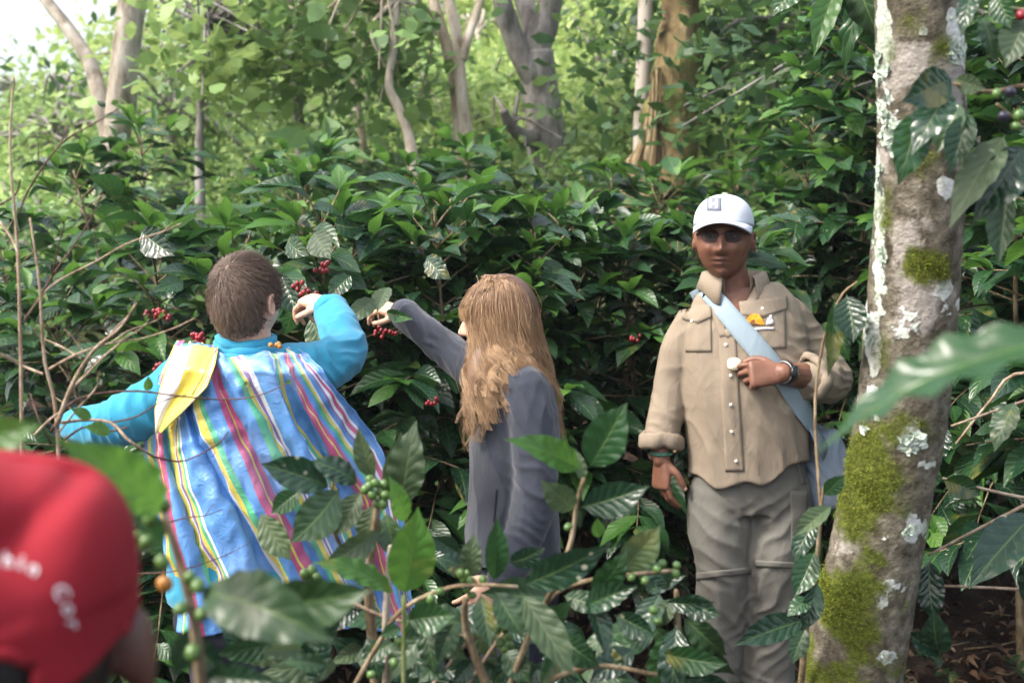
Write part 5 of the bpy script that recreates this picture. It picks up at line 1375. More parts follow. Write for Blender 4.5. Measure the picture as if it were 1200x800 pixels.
def camdir(px, py):
    a = P(px, py, 1.0) - CAMV
    return a.normalized()
def cast(bvh, px, py, dg=None):
    loc, n, i, dist = bvh.ray_cast(CAMV, camdir(px, py))
    if loc is None:
        loc, n, i, dist = bvh.find_nearest(P(px, py, dg))
    if n.dot(camdir(px, py)) > 0: n = -n
    return np.array(loc), np.array(n)

def patch(bvh, corners, nu, nv, lift, dg, thick=.0015, curve=None):
    """Thin sheet laid on a surface; corners = four photo points (tl, tr, br, bl)."""
    c = np.array(corners, float); top, bot = [], []
    for i in range(nu + 1):
        for j in range(nv + 1):
            u, v = i / nu, j / nv
            q = (c[0] * (1 - u) + c[1] * u) * (1 - v) + (c[3] * (1 - u) + c[2] * u) * v
            if curve: q = curve(u, v, q)
            l, n = cast(bvh, q[0], q[1], dg)
            top.append(l + n * (lift + thick)); bot.append(l + n * (lift - .004))
    k = len(top); V = np.array(top + bot); m = nv + 1; Fc = []
    for i in range(nu):
        for j in range(nv):
            a = i * m + j; Fc.append((a, a + m, a + m + 1, a + 1)); Fc.append((k + a, k + a + 1, k + a + m + 1, k + a + m))
    for i in range(nu):
        a = i * m; Fc.append((a, k + a, k + a + m, a + m)); a = i * m + nv; Fc.append((a, a + m, k + a + m, k + a))
    for j in range(nv):
        a = j; Fc.append((a, a + 1, k + a + 1, k + a)); a = nu * m + j; Fc.append((a, k + a, k + a + 1, a + 1))
    uv = [((i // m) / nu, (i % m) / nv) for i in range(k)] * 2
    return V, Fc, np.array(uv)

def wl(me, name, mat, parent): return link(name, me, mat, parent)

def dot(bvh, px, py, r, dg, lift=.002):
    l, n = cast(bvh, px, py, dg)
    q = Vector(n).to_track_quat('Z', 'Y').to_matrix()
    v, f = ellipsoid((0, 0, 0), (r, r, r * .4), None, 12, 7)
    return v @ np.array(q).T + l + n * lift, f

def person(label, base, cat='person', group=None):
    e = empty('person', base); tag(e, label, cat, group); return e

def add_body(e, shapes, mat, voxel, C, R, k=1.0, brow=.6, stache=0.0, smooth=2):
    me = fuse(shapes, voxel, smooth, .4)
    c = (co_of(me) - C) @ R / k
    lip = g_(c[:, 0], 0, .021) * g_(c[:, 2], -.0645, .0105) * (c[:, 1] < -.06)
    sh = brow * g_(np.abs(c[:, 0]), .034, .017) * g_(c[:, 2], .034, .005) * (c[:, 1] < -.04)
    sh = np.maximum(sh, .8 * g_(c[:, 0], 0, .022) * g_(c[:, 2], -.0645, .0022) * (c[:, 1] < -.06))  # shade of the crease between the lips, put into the skin colour
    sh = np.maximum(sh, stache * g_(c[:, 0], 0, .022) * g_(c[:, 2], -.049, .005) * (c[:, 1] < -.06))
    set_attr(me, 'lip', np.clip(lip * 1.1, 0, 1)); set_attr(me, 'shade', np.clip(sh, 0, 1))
    return link('body', me, mat, e)

def strand(mb, pts, r0, r1, n=3):
    pts = np.asarray(pts, float); m = len(pts)
    T = np.gradient(pts, axis=0); T /= np.linalg.norm(T, axis=1)[:, None] + 1e-9
    X = np.cross(T, [0.31, 0.52, 0.8]); X /= np.linalg.norm(X, axis=1)[:, None] + 1e-9
    Yv = np.cross(T, X); r = np.linspace(r0, r1, m)[:, None]
    V = np.empty((m, n, 3))
    for j in range(n):
        a = 6.283 * j / n; V[:, j] = pts + (X * math.cos(a) + Yv * math.sin(a)) * r
    uv = np.repeat(np.linspace(0, 1, m), n); uv = np.stack([uv, uv * 0], -1)
    Fc = [(i * n + j, i * n + (j + 1) % n, (i + 1) * n + (j + 1) % n, (i + 1) * n + j) for i in range(m - 1) for j in range(n)]
    mb.add(V.reshape(-1, 3), Fc, uv)

def strands_bulk(mb, paths, r0, r1, n=3, vv=None):
    """paths (N, m, 3): many hairs at once."""
    pts = np.asarray(paths, float); N, m, _ = pts.shape
    T = np.gradient(pts, axis=1); T /= np.linalg.norm(T, axis=2)[..., None] + 1e-9
    X = np.cross(T, [0.31, 0.52, 0.8]); X /= np.linalg.norm(X, axis=2)[..., None] + 1e-9
    Yv = np.cross(T, X); r = np.linspace(r0, r1, m)[None, :, None]
    V = np.stack([pts + (X * math.cos(6.283 * j / n) + Yv * math.sin(6.283 * j / n)) * r for j in range(n)], 2)
    uv = np.broadcast_to(np.linspace(0, 1, m)[None, :, None], (N, m, n)).reshape(-1); uv = np.stack([uv, uv * 0], -1)
    i = np.arange(m - 1)[:, None]; j = np.arange(n)[None, :]
    f = np.stack([i * n + j, i * n + (j + 1) % n, (i + 1) * n + (j + 1) % n, (i + 1) * n + j], -1).reshape(-1, 4)
    F_ = (f[None] + (np.arange(N) * m * n)[:, None, None]).reshape(-1, 4)
    if vv is not None: uv[:, 1] = np.repeat(vv, m * n)
    mb.add(V.reshape(-1, 3), F_.tolist(), uv)

def torso(rows, ref=(1, 0, 0), n=40, power=2.3, samples=40):
    """rows = (px, py, d, rx, ry)"""
    a = np.array([[*P(x, y, d), rx, ry] for x, y, d, rx, ry in rows]); s = spline(a, samples)
    return loft(s[:, :3], s[:, 3], s[:, 4], ref=ref, n=n, power=power)[:2]
def plimb(rows, n=20, samples=None, ends=True):
    """rows = (px, py, d, r)"""
    return limb([P(x, y, d) for x, y, d, r in rows], [r for *_, r in rows], n, samples=samples or 10 * len(rows), ends=ends)

def cuff_ring(p, axis, r, h, thick=.006, n=28, wob=.003, seed=0):
    ax = nrm(axis); x = nrm(np.cross(ax, [0.2, 0.9, .4])); y = np.cross(ax, x)
    prof = [(-h / 2, -thick), (-h / 2, 0), (-h * .3, thick), (h * .3, thick * 1.1), (h / 2, 0), (h / 2, -thick)]
    V, Fc = [], []
    for i in range(n):
        a = 6.283 * i / n; d = x * math.cos(a) + y * math.sin(a); w = wob * math.sin(3 * a + seed) + wob * .6 * math.sin(7 * a + seed * 2)
        for (t, q) in prof: V.append(np.asarray(p) + ax * (t + w * .8) + d * (r + q + w))
    m = len(prof)
    for i in range(n):
        k = (i + 1) % n
        for j in range(m): Fc.append((i * m + j, k * m + j, k * m + (j + 1) % m, i * m + (j + 1) % m))
    return np.array(V), Fc

def trousers(rows_pelvis, legs, ref=(1, 0, 0), voxel=.007, folds=()):
    sh = [torso(rows_pelvis, ref)] + [plimb(l, 24) for l in legs]
    me = fuse(sh, voxel, 3, .5); crease(me, folds, lambda c: .004 * (1 - 2 * np.abs(nz(c * [1, 1, .35], 4, 71, 2)))); return me

def boot(px, d, yaw, mat_parent, mat):
    p = P(px, 400, d); x, y = p[0], d; gz_ = float(gz(x, y)); q = MB()
    f = np.array([math.sin(yaw), -math.cos(yaw), 0])
    a = np.array([x, y, gz_ + .05])
    v = fuse([limb([a - f * .06, a + f * .06, a + f * .16 - [0, 0, .012]], [.05, .05, .04], 14), limb([a - f * .03 + [0, 0, .0], a - f * .03 + [0, 0, .11]], [.05, .055], 14)], .008, 2)
    c = co_of(v); c[:, 2] = np.maximum(c[:, 2], gz_ + .004); set_co(v, c)
    link('shoe', v, mat, mat_parent)

# ------------------------------------------------------------------ the man in tan
MD = 3.9
base = P(872, 400, MD); man = person('man in tan shirt and pale cap with a pale blue shoulder strap', (base[0], MD, float(gz(base[0], MD))))
Rh = rotz(math.radians(-13)) @ rotx(math.radians(-2)); Ch = np.array(P(848, 281, 3.88))
sh = head_shape(Ch, Rh, .236, .164, .195, 1.4)
sh.append(plimb([(852, 312, 3.92, .058), (857, 340, 3.93, .064), (862, 360, 3.93, .08)], 18))
sh.append(torso([(862, 338, 3.93, .07, .06), (864, 360, 3.93, .13, .09), (868, 385, 3.92, .165, .108), (872, 450, 3.92, .155, .10), (876, 560, 3.92, .15, .09)], samples=24))
sh.append(plimb([(806, 380, 3.93, .042), (784, 452, 3.93, .04), (774, 515, 3.90, .031), (775, 538, 3.88, .027)], 14))
sh.append(plimb([(934, 382, 3.95, .042), (968, 442, 3.93, .043), (945, 441, 3.80, .041), (918, 437, 3.71, .031)], 14))
for l in ([(842, 570, 3.92, .08), (844, 680, 3.9, .055), (836, 840, 3.94, .045)], [(914, 570, 3.92, .08), (907, 670, 3.87, .055), (899, 840, 3.92, .045)]): sh.append(plimb(l, 12))
# hanging hand
hs, tipsR = hand_shapes(P(775, 535, 3.885), (-.02, -.10, -1), (-.85, -.5, .05), True, [(18, 25, 12), (24, 28, 14), (30, 30, 16), (38, 32, 16)], (10, 25, 15), 1.0, 4)
sh += hs
hl, tipsL = hand_shapes(P(917, 437, 3.71), (-1, -.10, -.02), (.02, -.93, .36), False, [(38, 40, 24), (52, 46, 28), (60, 50, 30), (66, 52, 30)], (30, 30, 30), 1.0, 3)
sh += hl
body = add_body(man, sh, M['skin_brown'], .0031, Ch, Rh, 1.0, .9, .75, 1)

# shirt
ssh = [torso([(860, 333, 3.93, .07, .06), (861, 341, 3.93, .125, .085), (864, 354, 3.93, .155, .105), (868, 374, 3.92, .182, .122), (871, 402, 3.91, .192, .135), (873, 450, 3.90, .190, .142), (876, 500, 3.90, .186, .140), (877, 540, 3.90, .182, .138), (877, 555, 3.90, .184, .140)]),
       plimb([(816, 372, 3.92, .062), (799, 406, 3.93, .059), (789, 444, 3.94, .056), (780, 488, 3.92, .055), (774, 518, 3.90, .055)], 24, ends=False),
       plimb([(922, 370, 3.93, .064), (944, 398, 3.95, .062), (962, 428, 3.94, .066), (972, 445, 3.92, .068), (962, 447, 3.85, .064), (950, 445, 3.80, .058)], 24, 60)]
shirt_me = fuse(ssh, .0058, 4, .5)
c = co_of(shirt_me); qx, qy = proj(c)
# the hem rises towards the hip and waves a little
k_ = np.clip((qy - 490) / 60, 0, 1) ** 1.5; c[:, 2] += k_ * (.052 * sstep(885, 948, qx) + .010 * np.sin(qx * .11) - .012 * g_(qx, 850, 30)) * (np.abs(qx - 877) < 90); set_co(shirt_me, c)
crease(shirt_me, [
    (P(972, 440, 3.86), (.5, 0, 1), .045, .007, .085, 3.0), (P(955, 400, 3.86), (.3, 0, 1), .055, .006, .09, 3.0), (P(925, 372, 3.80), (1, 0, .9), .045, .007, .085, 1.6),
    (P(785, 450, 3.88), (.15, 0, 1), .055, .0045, .07, 3.0), (P(778, 500, 3.86), (.3, 0, 1), .045, .004, .06, 3.0), (P(800, 372, 3.82), (1, 0, -.8), .05, .006, .07, 1.6),
    (P(872, 520, 3.76), (1, 0, .35), .060, .006, (.2, .3, .14), 1.8), (P(920, 470, 3.77), (1, 0, 1.2), .05, .008, .09, 2.0), (P(840, 440, 3.76), (1, 0, .1), .07, .004, (.12, .3, .2), 1.5), (P(930, 425, 3.8), (.6, 0, 1), .035, .008, .06, 2.0)],
    lambda c: .0042 * (1 - 2 * np.abs(nz(c * [1.2, 1.2, .3], 3.2, 81, 2))) + .0008 * nz(c, 13, 82))
# open the collar: remove the V at the front so that the throat shows
sb = bvh_of(shirt_me)
bm = bmesh.new(); bm.from_mesh(shirt_me)
tri = [(838, 322), (898, 320), (853, 392)]
def inside(x, y):
    s = 0
    for i in range(3):
        (x0, y0), (x1, y1) = tri[i], tri[(i + 1) % 3]
        if (x1 - x0) * (y - y0) - (y1 - y0) * (x - x0) < 0: s += 1
    return s in (0, 3)
dele = []
for f in bm.faces:
    cc = f.calc_center_median()
    if cc.y < 3.9:
        a, b_ = proj(np.array([cc])); 
        if inside(a[0], b_[0]): dele.append(f)
bmesh.ops.delete(bm, geom=dele, context='FACES'); bm.to_mesh(shirt_me); bm.free()
shirt = link('shirt', shirt_me, M['shirt'], man)
# collar
nc = np.array(P(860, 340, 3.925)); q = MB(); Vc, Fc = [], []
NS = 46
for i in range(NS):
    a = math.radians(30 + 300 * i / (NS - 1)); d = np.array([math.sin(a), -math.cos(a), 0]); fr = g_(np.degrees(a), 30, 26) + g_(np.degrees(a), 330, 26)
    rows = [(.070, .066, -.02), (.075, .071, .025), (.082, .077, .060 - .010 * fr), (.098, .090, .056 - .016 * fr), (.116 + .002 * fr, .104 + .016 * fr, .006 - .044 * fr)]
    for (rx, ry, z) in rows: Vc.append(nc + [d[0] * rx, d[1] * ry, z])
for i in range(NS - 1):
    for j in range(4): Fc.append((i * 5 + j, i * 5 + j + 1, (i + 1) * 5 + j + 1, (i + 1) * 5 + j))
q.add(Vc, Fc); o = obj('collar', q, M['shirt'], shirt); md = o.modifiers.new('t', 'SOLIDIFY'); md.thickness = .0035
# placket, edges of the opening, pockets with flaps, buttons
q = MB(); q.add(*patch(sb, [(842, 388), (862, 388), (872, 552), (850, 552)], 6, 40, .0015, MD)); obj('placket', q, M['shirt'], shirt)
for pts in ([(893, 322), (880, 345), (866, 372), (855, 394)], [(836, 330), (840, 350), (846, 372), (853, 394)]):
    pp = spline(pts, 18); P3, N3 = zip(*[cast(sb, x + (5 if x > 858 else -5), y, MD) for x, y in pp])
    q = MB(); q.add(*ribbon(np.array(P3) + np.array(N3) * .003, .026, np.array(N3), .004)); obj('facing', q, M['shirt'], shirt)
for nm_, cs in (('pocket', [(801, 366), (833, 364), (834, 412), (804, 412)]), ('pocket', [(868, 362), (920, 356), (921, 408), (871, 410)])):
    q = MB(); q.add(*patch(sb, cs, 14, 14, .002, MD)); obj(nm_, q, M['shirt'], shirt)
for cs in ([(799, 359), (833, 357), (834, 372), (801, 374)], [(866, 355), (921, 348), (922, 362), (868, 370)]):
    q = MB(); q.add(*patch(sb, cs, 16, 6, .0045, MD, .002, lambda u, v, p: (p[0], p[1] + v * 6 * (1 - abs(2 * u - 1))))); obj('pocket_flap', q, M['shirt'], shirt)
for (x, y) in ((812, 377), (893, 362), (851, 404), (856, 440), (856, 474), (858, 505), (862, 540)):
    q = MB(); q.add(*dot(sb, x, y, .0055, MD, .006)); obj('button', q, M['button'], shirt)
# badge above the pocket: orange sun, pale figure, line of print
pe = MB(); a = np.linspace(0, np.pi, 15); cx, cy = 884, 381
ring = [cast(sb, cx - 11 * math.cos(t_), cy - 13 * math.sin(t_), MD) for t_ in a]; c0 = cast(sb, cx, cy, MD)
pe.add([c0[0] + c0[1] * .007] + [l + n * .007 for l, n in ring], [(0, i + 1, i + 2) for i in range(14)]); obj('badge_sun', pe, M['orange_print'], shirt)
pe = MB(); ring = [cast(sb, cx - 6 * math.cos(t_), cy - 6 * math.sin(t_), MD) for t_ in a]
pe.add([c0[0] + c0[1] * .0076] + [l + n * .0076 for l, n in ring], [(0, i + 1, i + 2) for i in range(14)]); obj('badge_hill', pe, M['brown_print'], shirt)
q = MB(); q.add(*patch(sb, [(877, 385), (907, 383), (907, 386), (877, 388)], 8, 1, .005, MD, .001)); q.add(*patch(sb, [(897, 381), (906, 380), (905, 375), (899, 374)], 4, 3, .005, MD, .001)); q.add(*patch(sb, [(900, 376), (904, 375), (904, 367), (901, 368)], 3, 4, .005, MD, .001)); obj('badge_print', q, M['white_print'], shirt)
# rolled cuffs
v, f = cuff_ring(P(774, 516, 3.90), P(774, 540, 3.89) - P(776, 490, 3.91), .058, .050, .009, 40, .005, 1); q = MB(); q.add(v, f); o = obj('cuff', q, M['shirt'], shirt)
v, f = cuff_ring(P(949, 443, 3.80), P(918, 437, 3.70) - P(968, 445, 3.88), .060, .05, .010, 40, .005, 2); q = MB(); q.add(v, f); obj('cuff', q, M['shirt'], shirt)
# trousers
tm = trousers([(877, 535, 3.91, .168, .122), (877, 560, 3.91, .176, .128), (878, 580, 3.91, .180, .13), (878, 596, 3.91, .17, .12)],
              [[(843, 578, 3.90, .100), (844, 625, 3.88, .098), (847, 672, 3.87, .084), (842, 740, 3.90, .082), (837, 800, 3.92, .080), (835, 862, 3.93, .078)], [(914, 576, 3.90, .098), (912, 620, 3.88, .094), (908, 660, 3.86, .082), (904, 730, 3.89, .080), (900, 800, 3.91, .080), (898, 862, 3.92, .078)]],
              folds=[(P(845, 640, 3.8), (.6, 0, 1), .05, .006, (.1, .2, .12), 2), (P(910, 620, 3.8), (-.7, 0, 1), .05, .006, (.1, .2, .12), 2), (P(845, 740, 3.8), (1, 0, .7), .05, .007, (.1, .2, .16), 2.2), (P(902, 730, 3.8), (-.9, 0, 1), .05, .008, (.1, .2, .16), 2.2), (P(880, 590, 3.8), (1, 0, .5), .04, .005, .08, 2), (P(840, 830, 3.8), (.2, 0, 1), .04, .01, (.12, .2, .08), 2), (P(900, 830, 3.8), (.2, 0, 1), .04, .01, (.12, .2, .08), 2)])
tr = link('trousers', tm, M['trousers'], man); tb = bvh_of(tm)
for cs in ([(814, 671), (879, 664), (880, 671), (815, 679)], [(886, 656), (944, 659), (944, 666), (886, 663)]):
    q = MB(); q.add(*patch(tb, cs, 22, 3, .002, MD, .003)); obj('zip_seam', q, M['trousers'], tr)
for cs in ([(931, 530), (934, 530), (944, 566), (940, 567)], [(926, 575), (946, 575), (945, 640), (927, 642)]):
    q = MB(); q.add(*patch(tb, cs, 8, 12, .001, MD, .002)); obj('pocket', q, M['trousers'], tr)
boot(835, 3.93, -.15, man, M['black_cloth']); boot(899, 3.92, .15, man, M['black_cloth'])
# cap
def cap_dome(C, R, rx, ry, rz, z0, lens=None):
    nt, npn = 26, 64; V, Fc = [], []
    for i in range(nt):
        t_ = i / (nt - 1)
        for j in range(npn):
            a = 6.283 * j / npn; th = t_ * math.pi / 2
            rr = math.sin(th) ** .9; z = math.cos(th) ** .85
            V.append((rx * rr * math.cos(a), ry * rr * math.sin(a), z0 + rz * z))
    for i in range(nt - 1):
        for j in range(npn): Fc.append((i * npn + j, (i + 1) * npn + j, (i + 1) * npn + (j + 1) % npn, i * npn + (j + 1) % npn))
    return np.array(V) @ R.T + C, Fc
capR = Rh @ rotx(math.radians(-5))
dv, df = cap_dome(Ch + np.array([0, .004, 0]), capR, .091, .107, .096, .040)
q = MB(); q.add(dv, df); cap = obj('cap', q, M['pale_cap'], man); md = cap.modifiers.new('t', 'SOLIDIFY'); md.thickness = .003
cb = BVHTree.FromPolygons([Vector(x) for x in dv], df)
Vb, Fb = [], []; nu, nv = 34, 8
for i in range(nu + 1):
    a = math.radians(-72 + 144 * i / nu); s_ = math.sin(a); cfn = math.cos(a)
    for j in range(nv + 1):
        t_ = j / nv; ext = .070 * max(0, math.cos(a * 1.18)) ** .55 * t_
        x = .089 * s_ * (1 - .02 * t_); y = -.106 * cfn - ext
        Vb.append((x, y, .041 - .004 * t_ - .10 * ext - 3.4 * x * x * (.25 + .75 * t_)))
for i in range(nu):
    for j in range(nv): Fb.append((i * (nv + 1) + j, (i + 1) * (nv + 1) + j, (i + 1) * (nv + 1) + j + 1, i * (nv + 1) + j + 1))
q = MB(); q.add(np.array(Vb) @ capR.T + Ch + np.array([0, .004, 0]), Fb); o = obj('brim', q, M['pale_cap'], cap); md = o.modifiers.new('t', 'SOLIDIFY'); md.thickness = .004
q = MB(); v, f = ellipsoid((0, 0, .138), (.009, .009, .004), None, 12, 7); q.add(v @ capR.T + Ch, f); obj('top_button', q, M['pale_cap'], cap)
q = MB(); q.add(*patch(cb, [(829, 233), (845, 233), (845, 247), (829, 247)], 6, 6, .003, MD, .001)); pt = obj('patch', q, M['cap_patch'], cap)
q = MB()
for cs in ([(832, 235), (835, 235), (835, 245), (832, 245)], [(839, 235), (842, 235), (842, 245), (839, 245)], [(833, 239), (841, 239), (841, 241), (833, 241)]): q.add(*patch(cb, cs, 2, 4, .0045, MD, .001))
obj('emblem', q, M['cap_mark'], pt)
# dark hair below the cap
q = MB(); r_ = random.Random(8)
for k in range(1300):
    a = r_.uniform(math.radians(18), math.radians(162)); z = r_.uniform(-.055, .045) if 40 < math.degrees(a) < 140 else r_.uniform(-.01, .045)
    ex = math.sqrt(max(0, 1 - (z / .125) ** 2)); p = np.array([.0795 * ex * math.cos(a), .0975 * ex * math.sin(a) * (1 - .3 * max(0, -z / .118)), z]); d = np.array([p[0] * .6, p[1] * .6, -.05]); d = nrm(d) * .014
    strand(q, (np.array([p, p + d * .5 + [0, 0, -.001], p + d * .8 + [0, 0, -.006]])) @ Rh.T + Ch, .0012, .0005)
obj('hair', q, M['hair_black'], man)
# glasses
gl = MB(); LNS = []
for sg in (-1, 1):
    ln = MB(); LNS.append(ln)
    a = np.linspace(0, 6.283, 29)[:-1]; ca, sa = np.cos(a), np.sin(a)
    px_ = sg * .034 + .026 * np.sign(ca) * np.abs(ca) ** .7; pz = .010 + .0175 * np.sign(sa) * np.abs(sa) ** .75; py_ = -.1015 + 3.4 * px_ ** 2
    ringp = np.stack([px_, py_, pz], -1)
    gl.add(*loft(np.vstack([ringp, ringp[:2]]) @ Rh.T + Ch, .0011, n=6)[:2])
    ln.add(np.vstack([ringp.mean(0), ringp]) @ Rh.T + Ch, [(0, i + 1, (i + 1) % 28 + 1) for i in range(28)])
    gl.add(*tube([np.array(p_) @ Rh.T + Ch for p_ in ((sg * .059, -.088, .016), (sg * .077, -.05, .016), (sg * .083, .01, .012), (sg * .083, .025, -.002))], .0022, .0018, 6))
gl.add(*tube([np.array(p_) @ Rh.T + Ch for p_ in ((-.009, -.1005, .014), (0, -.104, .017), (.009, -.1005, .014))], .0015, .0015, 6))
gq = obj('glasses', gl, M['frame'], man); [obj('lens', l_, M['lens'], gq) for l_ in LNS]
# eyes behind the lenses
M['eye'] = simple('eye_white', (0.55, 0.50, 0.45), .3)
for sg in (-1, 1):
    q = MB(); v, f = ellipsoid((sg * .032, -.079, .010), (.012, .0085, .0046)); q.add(v @ Rh.T + Ch, f); eb = obj('eye', q, M['eye'], man)
    q = MB(); v, f = ellipsoid((sg * .032 - .002, -.0845, .0095), (.0058, .0035, .0048)); q.add(v @ Rh.T + Ch, f); obj('iris', q, M['hair_black'], eb)
# watch and bracelet
wc = np.array(P(919, 437, 3.715)); wax = nrm(np.array(P(945, 441, 3.80)) - np.array(P(918, 437, 3.71)))
v, f = cuff_ring(wc, wax, .0335, .018, .003, 30, 0, 0); q = MB(); q.add(v, f); wt = obj('watch', q, M['black_plastic'], man)
dirn = nrm(np.array([.25, -.9, .2])); dirn = nrm(dirn - wax * np.dot(dirn, wax)); wc2 = wc + dirn * .036
Mw = np.stack([np.cross(dirn, wax), wax, dirn], 1)
q = MB(); q.add(*loft([wc2 - dirn * .004, wc2 + dirn * .004, wc2 + dirn * .006], [.020, .020, .018], n=24, ref=wax)[:2]); obj('case', q, M['black_plastic'], wt)
q = MB(); q.add(*loft([wc2 + dirn * .006, wc2 + dirn * .0068], [.0155, .015], n=24, ref=wax)[:2]); obj('dial', q, M['watch_glass'], wt)
q = MB(); q.add(*cuff_ring(wc - wax * .012 + dirn * .002, wax, .0325, .004, .003, 30, 0, 0)); obj('band_link', q, M['metal'], wt)
v, f = cuff_ring(P(775, 531, 3.886), (0, -.05, -1), .031, .011, .003, 30, .0008, 3); q = MB(); q.add(v, f); obj('bracelet', q, M['bracelet'], man)
nl = MB(); v, f = ellipsoid((0, 0, 0), (.0055, .003, .007)); nl.add(v + tipsR[4] + [.001, -.0062, .003], f); obj('thumbnail', nl, M['nail'], man)
# food in his fingers
ft = (tipsL[0] + tipsL[4]) / 2
rr = random.Random(2); q = MB(); bm = bmesh.new(); bmesh.ops.create_icosphere(bm, subdivisions=3, radius=1)
Vf = np.array([v.co[:] for v in bm.verts]); Ff = [tuple(v.index for v in f.verts) for f in bm.faces]; bm.free()
Vf = np.sign(Vf) * np.abs(Vf) ** .75 * [.021, .013, .018] * (1 + .14 * nz(Vf, .35, 90))[:, None]
q.add(Vf + ft + [-.020, -.012, .008], Ff); tag(obj('fruit_piece', q, M['food']), 'small bitten piece of pale fruit between the fingers beside the watch', 'food')

# pale blue shoulder bag
bagp = P(968, 545, 3.98); bag = empty('shoulder_bag', (bagp[0], 3.98, bagp[2])); tag(bag, 'pale blue cloth shoulder bag slung across the tan shirt', 'bag')
pp = spline([(822, 334, 0), (829, 341, 0), (846, 360, 0), (866, 384, 0), (890, 412, 0), (914, 442, 0), (934, 470, 0), (950, 498, 0)], 50)
P3, N3 = [], []
for x, y, _ in pp:
    l, n = cast(sb, x, y, 3.84); P3.append(l + n * .008); N3.append(n)
P3 = np.array(P3); 
for _ in range(3): P3[1:-1] = (P3[:-2] + 2 * P3[1:-1] + P3[2:]) / 4
N3 = np.array(N3); N3[2:-2] = (N3[:-4] + N3[1:-3] + N3[2:-2] + N3[3:-1] + N3[4:]) / 5
tail = np.array([P(960, 515, 3.83), P(968, 530, 3.85)]); P3 = np.vstack([P3, tail]); N3 = np.vstack([N3, N3[-1:], N3[-1:]])
headp = np.array([P(832, 346, 4.0), P(826, 338, 3.95)]); P3 = np.vstack([headp, P3]); N3 = np.vstack([[[-.2, .8, .5]], [[-.2, 0, 1]], N3])
wd = np.interp(np.linspace(0, 1, len(P3)), [0, .1, .3, .6, .8, 1], [.045, .05, .058, .068, .062, .075])
q = MB(); q.add(*ribbon(P3, wd, N3, .003)); obj('strap', q, M['bag_cloth'], bag)
q = MB(); q.add(*ribbon(spline([P(818, 338, 4.03), P(850, 400, 4.1), P(920, 480, 4.08), P(975, 520, 4.0)], 20), .06, (0, 1, .1), .003)); obj('strap', q, M['bag_cloth'], bag)
bs = fuse([torso([(962, 505, 3.93, .045, .03), (966, 525, 3.93, .065, .045), (970, 555, 3.93, .075, .055), (972, 585, 3.93, .07, .05), (973, 594, 3.93, .05, .035)], samples=20)], .006, 3)
crease(bs, [(P(968, 540, 3.88), (1, 0, .3), .035, .006, .1, 2)]); link('pouch', bs, M['bag_body'], bag)

# ------------------------------------------------------------------ the long haired picker
GD = 3.4
base = P(602, 400, GD); girl = person('picker with long wavy brown hair in a slate fleece reaching into the bush', (base[0], GD, float(gz(base[0], GD))), group=None)
Rg = rotz(math.radians(-97)) @ rotx(math.radians(6)); Cg = np.array(P(587, 374, 3.42))
sh = head_shape(Cg, Rg, .222, .145, .185, .9)
sh.append(plimb([(590, 405, 3.43, .048), (597, 432, 3.43, .052)], 16)); sh.append(torso([(597, 430, 3.43, .06, .05), (600, 460, 3.43, .13, .085), (602, 640, 3.43, .12, .09)], (.2, -.97, 0), samples=16))
sh.append(plimb([(590, 448, 3.54, .045), (522, 412, 3.60, .034), (474, 368, 3.64, .026)], 12)); sh.append(plimb([(617, 455, 3.30, .045), (627, 560, 3.28, .034), (590, 678, 3.22, .026)], 12))
hs, tg = hand_shapes(P(474, 367, 3.642), (-.88, .35, .22), (.2, -.45, .86), True, [(30, 40, 24), (40, 46, 28), (46, 50, 30), (50, 52, 30)], (20, 32, 28), .8, 4); sh += hs
hs, tg2 = hand_shapes(P(588, 682, 3.22), (-.75, -.1, -.62), (.2, -.85, .2), False, [(20, 25, 14), (26, 30, 18), (32, 34, 20), (36, 36, 20)], (20, 25, 20), .9, 4); sh += hs
for l in ([(592, 650, 3.48, .07), (590, 760, 3.46, .05), (592, 935, 3.46, .04)], [(612, 650, 3.36, .07), (612, 760, 3.34, .05), (612, 940, 3.36, .04)]): sh.append(plimb(l, 12))
add_body(girl, sh, M['skin_fair'], .0042, Cg, Rg, .95, .4)
ssh = [torso([(594, 420, 3.43, .058, .058), (596, 432, 3.43, .085, .072), (599, 445, 3.43, .135, .092), (601, 465, 3.43, .162, .108), (602, 520, 3.42, .155, .118), (600, 580, 3.42, .148, .118), (600, 625, 3.42, .158, .124), (601, 650, 3.42, .162, .127)], (.2, -.97, 0)),
       plimb([(592, 452, 3.52, .066), (556, 432, 3.56, .056), (524, 410, 3.60, .049), (496, 386, 3.62, .045), (474, 368, 3.64, .042)], 22),
       plimb([(614, 455, 3.31, .066), (624, 500, 3.28, .062), (628, 560, 3.27, .060), (620, 610, 3.25, .057), (604, 650, 3.23, .052), (590, 680, 3.22, .044)], 22)]
jm = fuse(ssh, .0058, 4, .5)
crease(jm, [(P(520, 408, 3.56), (1, 0, .8), .026, .005, .09, 1.8), (P(490, 382, 3.58), (1, 0, .8), .022, .004, .06, 1.6), (P(626, 570, 3.22), (.3, 0, 1), .04, .006, .08, 2), (P(615, 630, 3.2), (.5, 0, 1), .03, .006, .06, 2), (P(612, 470, 3.25), (1, 0, .4), .05, .005, .09, 1.5), (P(575, 560, 3.33), (1, 0, .2), .06, .005, (.1, .2, .16), 1.5), (P(640, 480, 3.3), (1, 0, -.3), .04, .005, .07, 1.6)],
       lambda c: .004 * (1 - 2 * np.abs(nz(c * [1, 1, .4], 4, 83, 3))))
jk = link('fleece_jacket', jm, M['fleece'], girl); jb = bvh_of(jm)
q = MB(); q.add(*patch(jb, [(581, 573), (583, 573), (580, 612), (578, 612)], 3, 10, .0005, GD, .001)); obj('pocket_zip', q, M['dark_trousers'], jk)
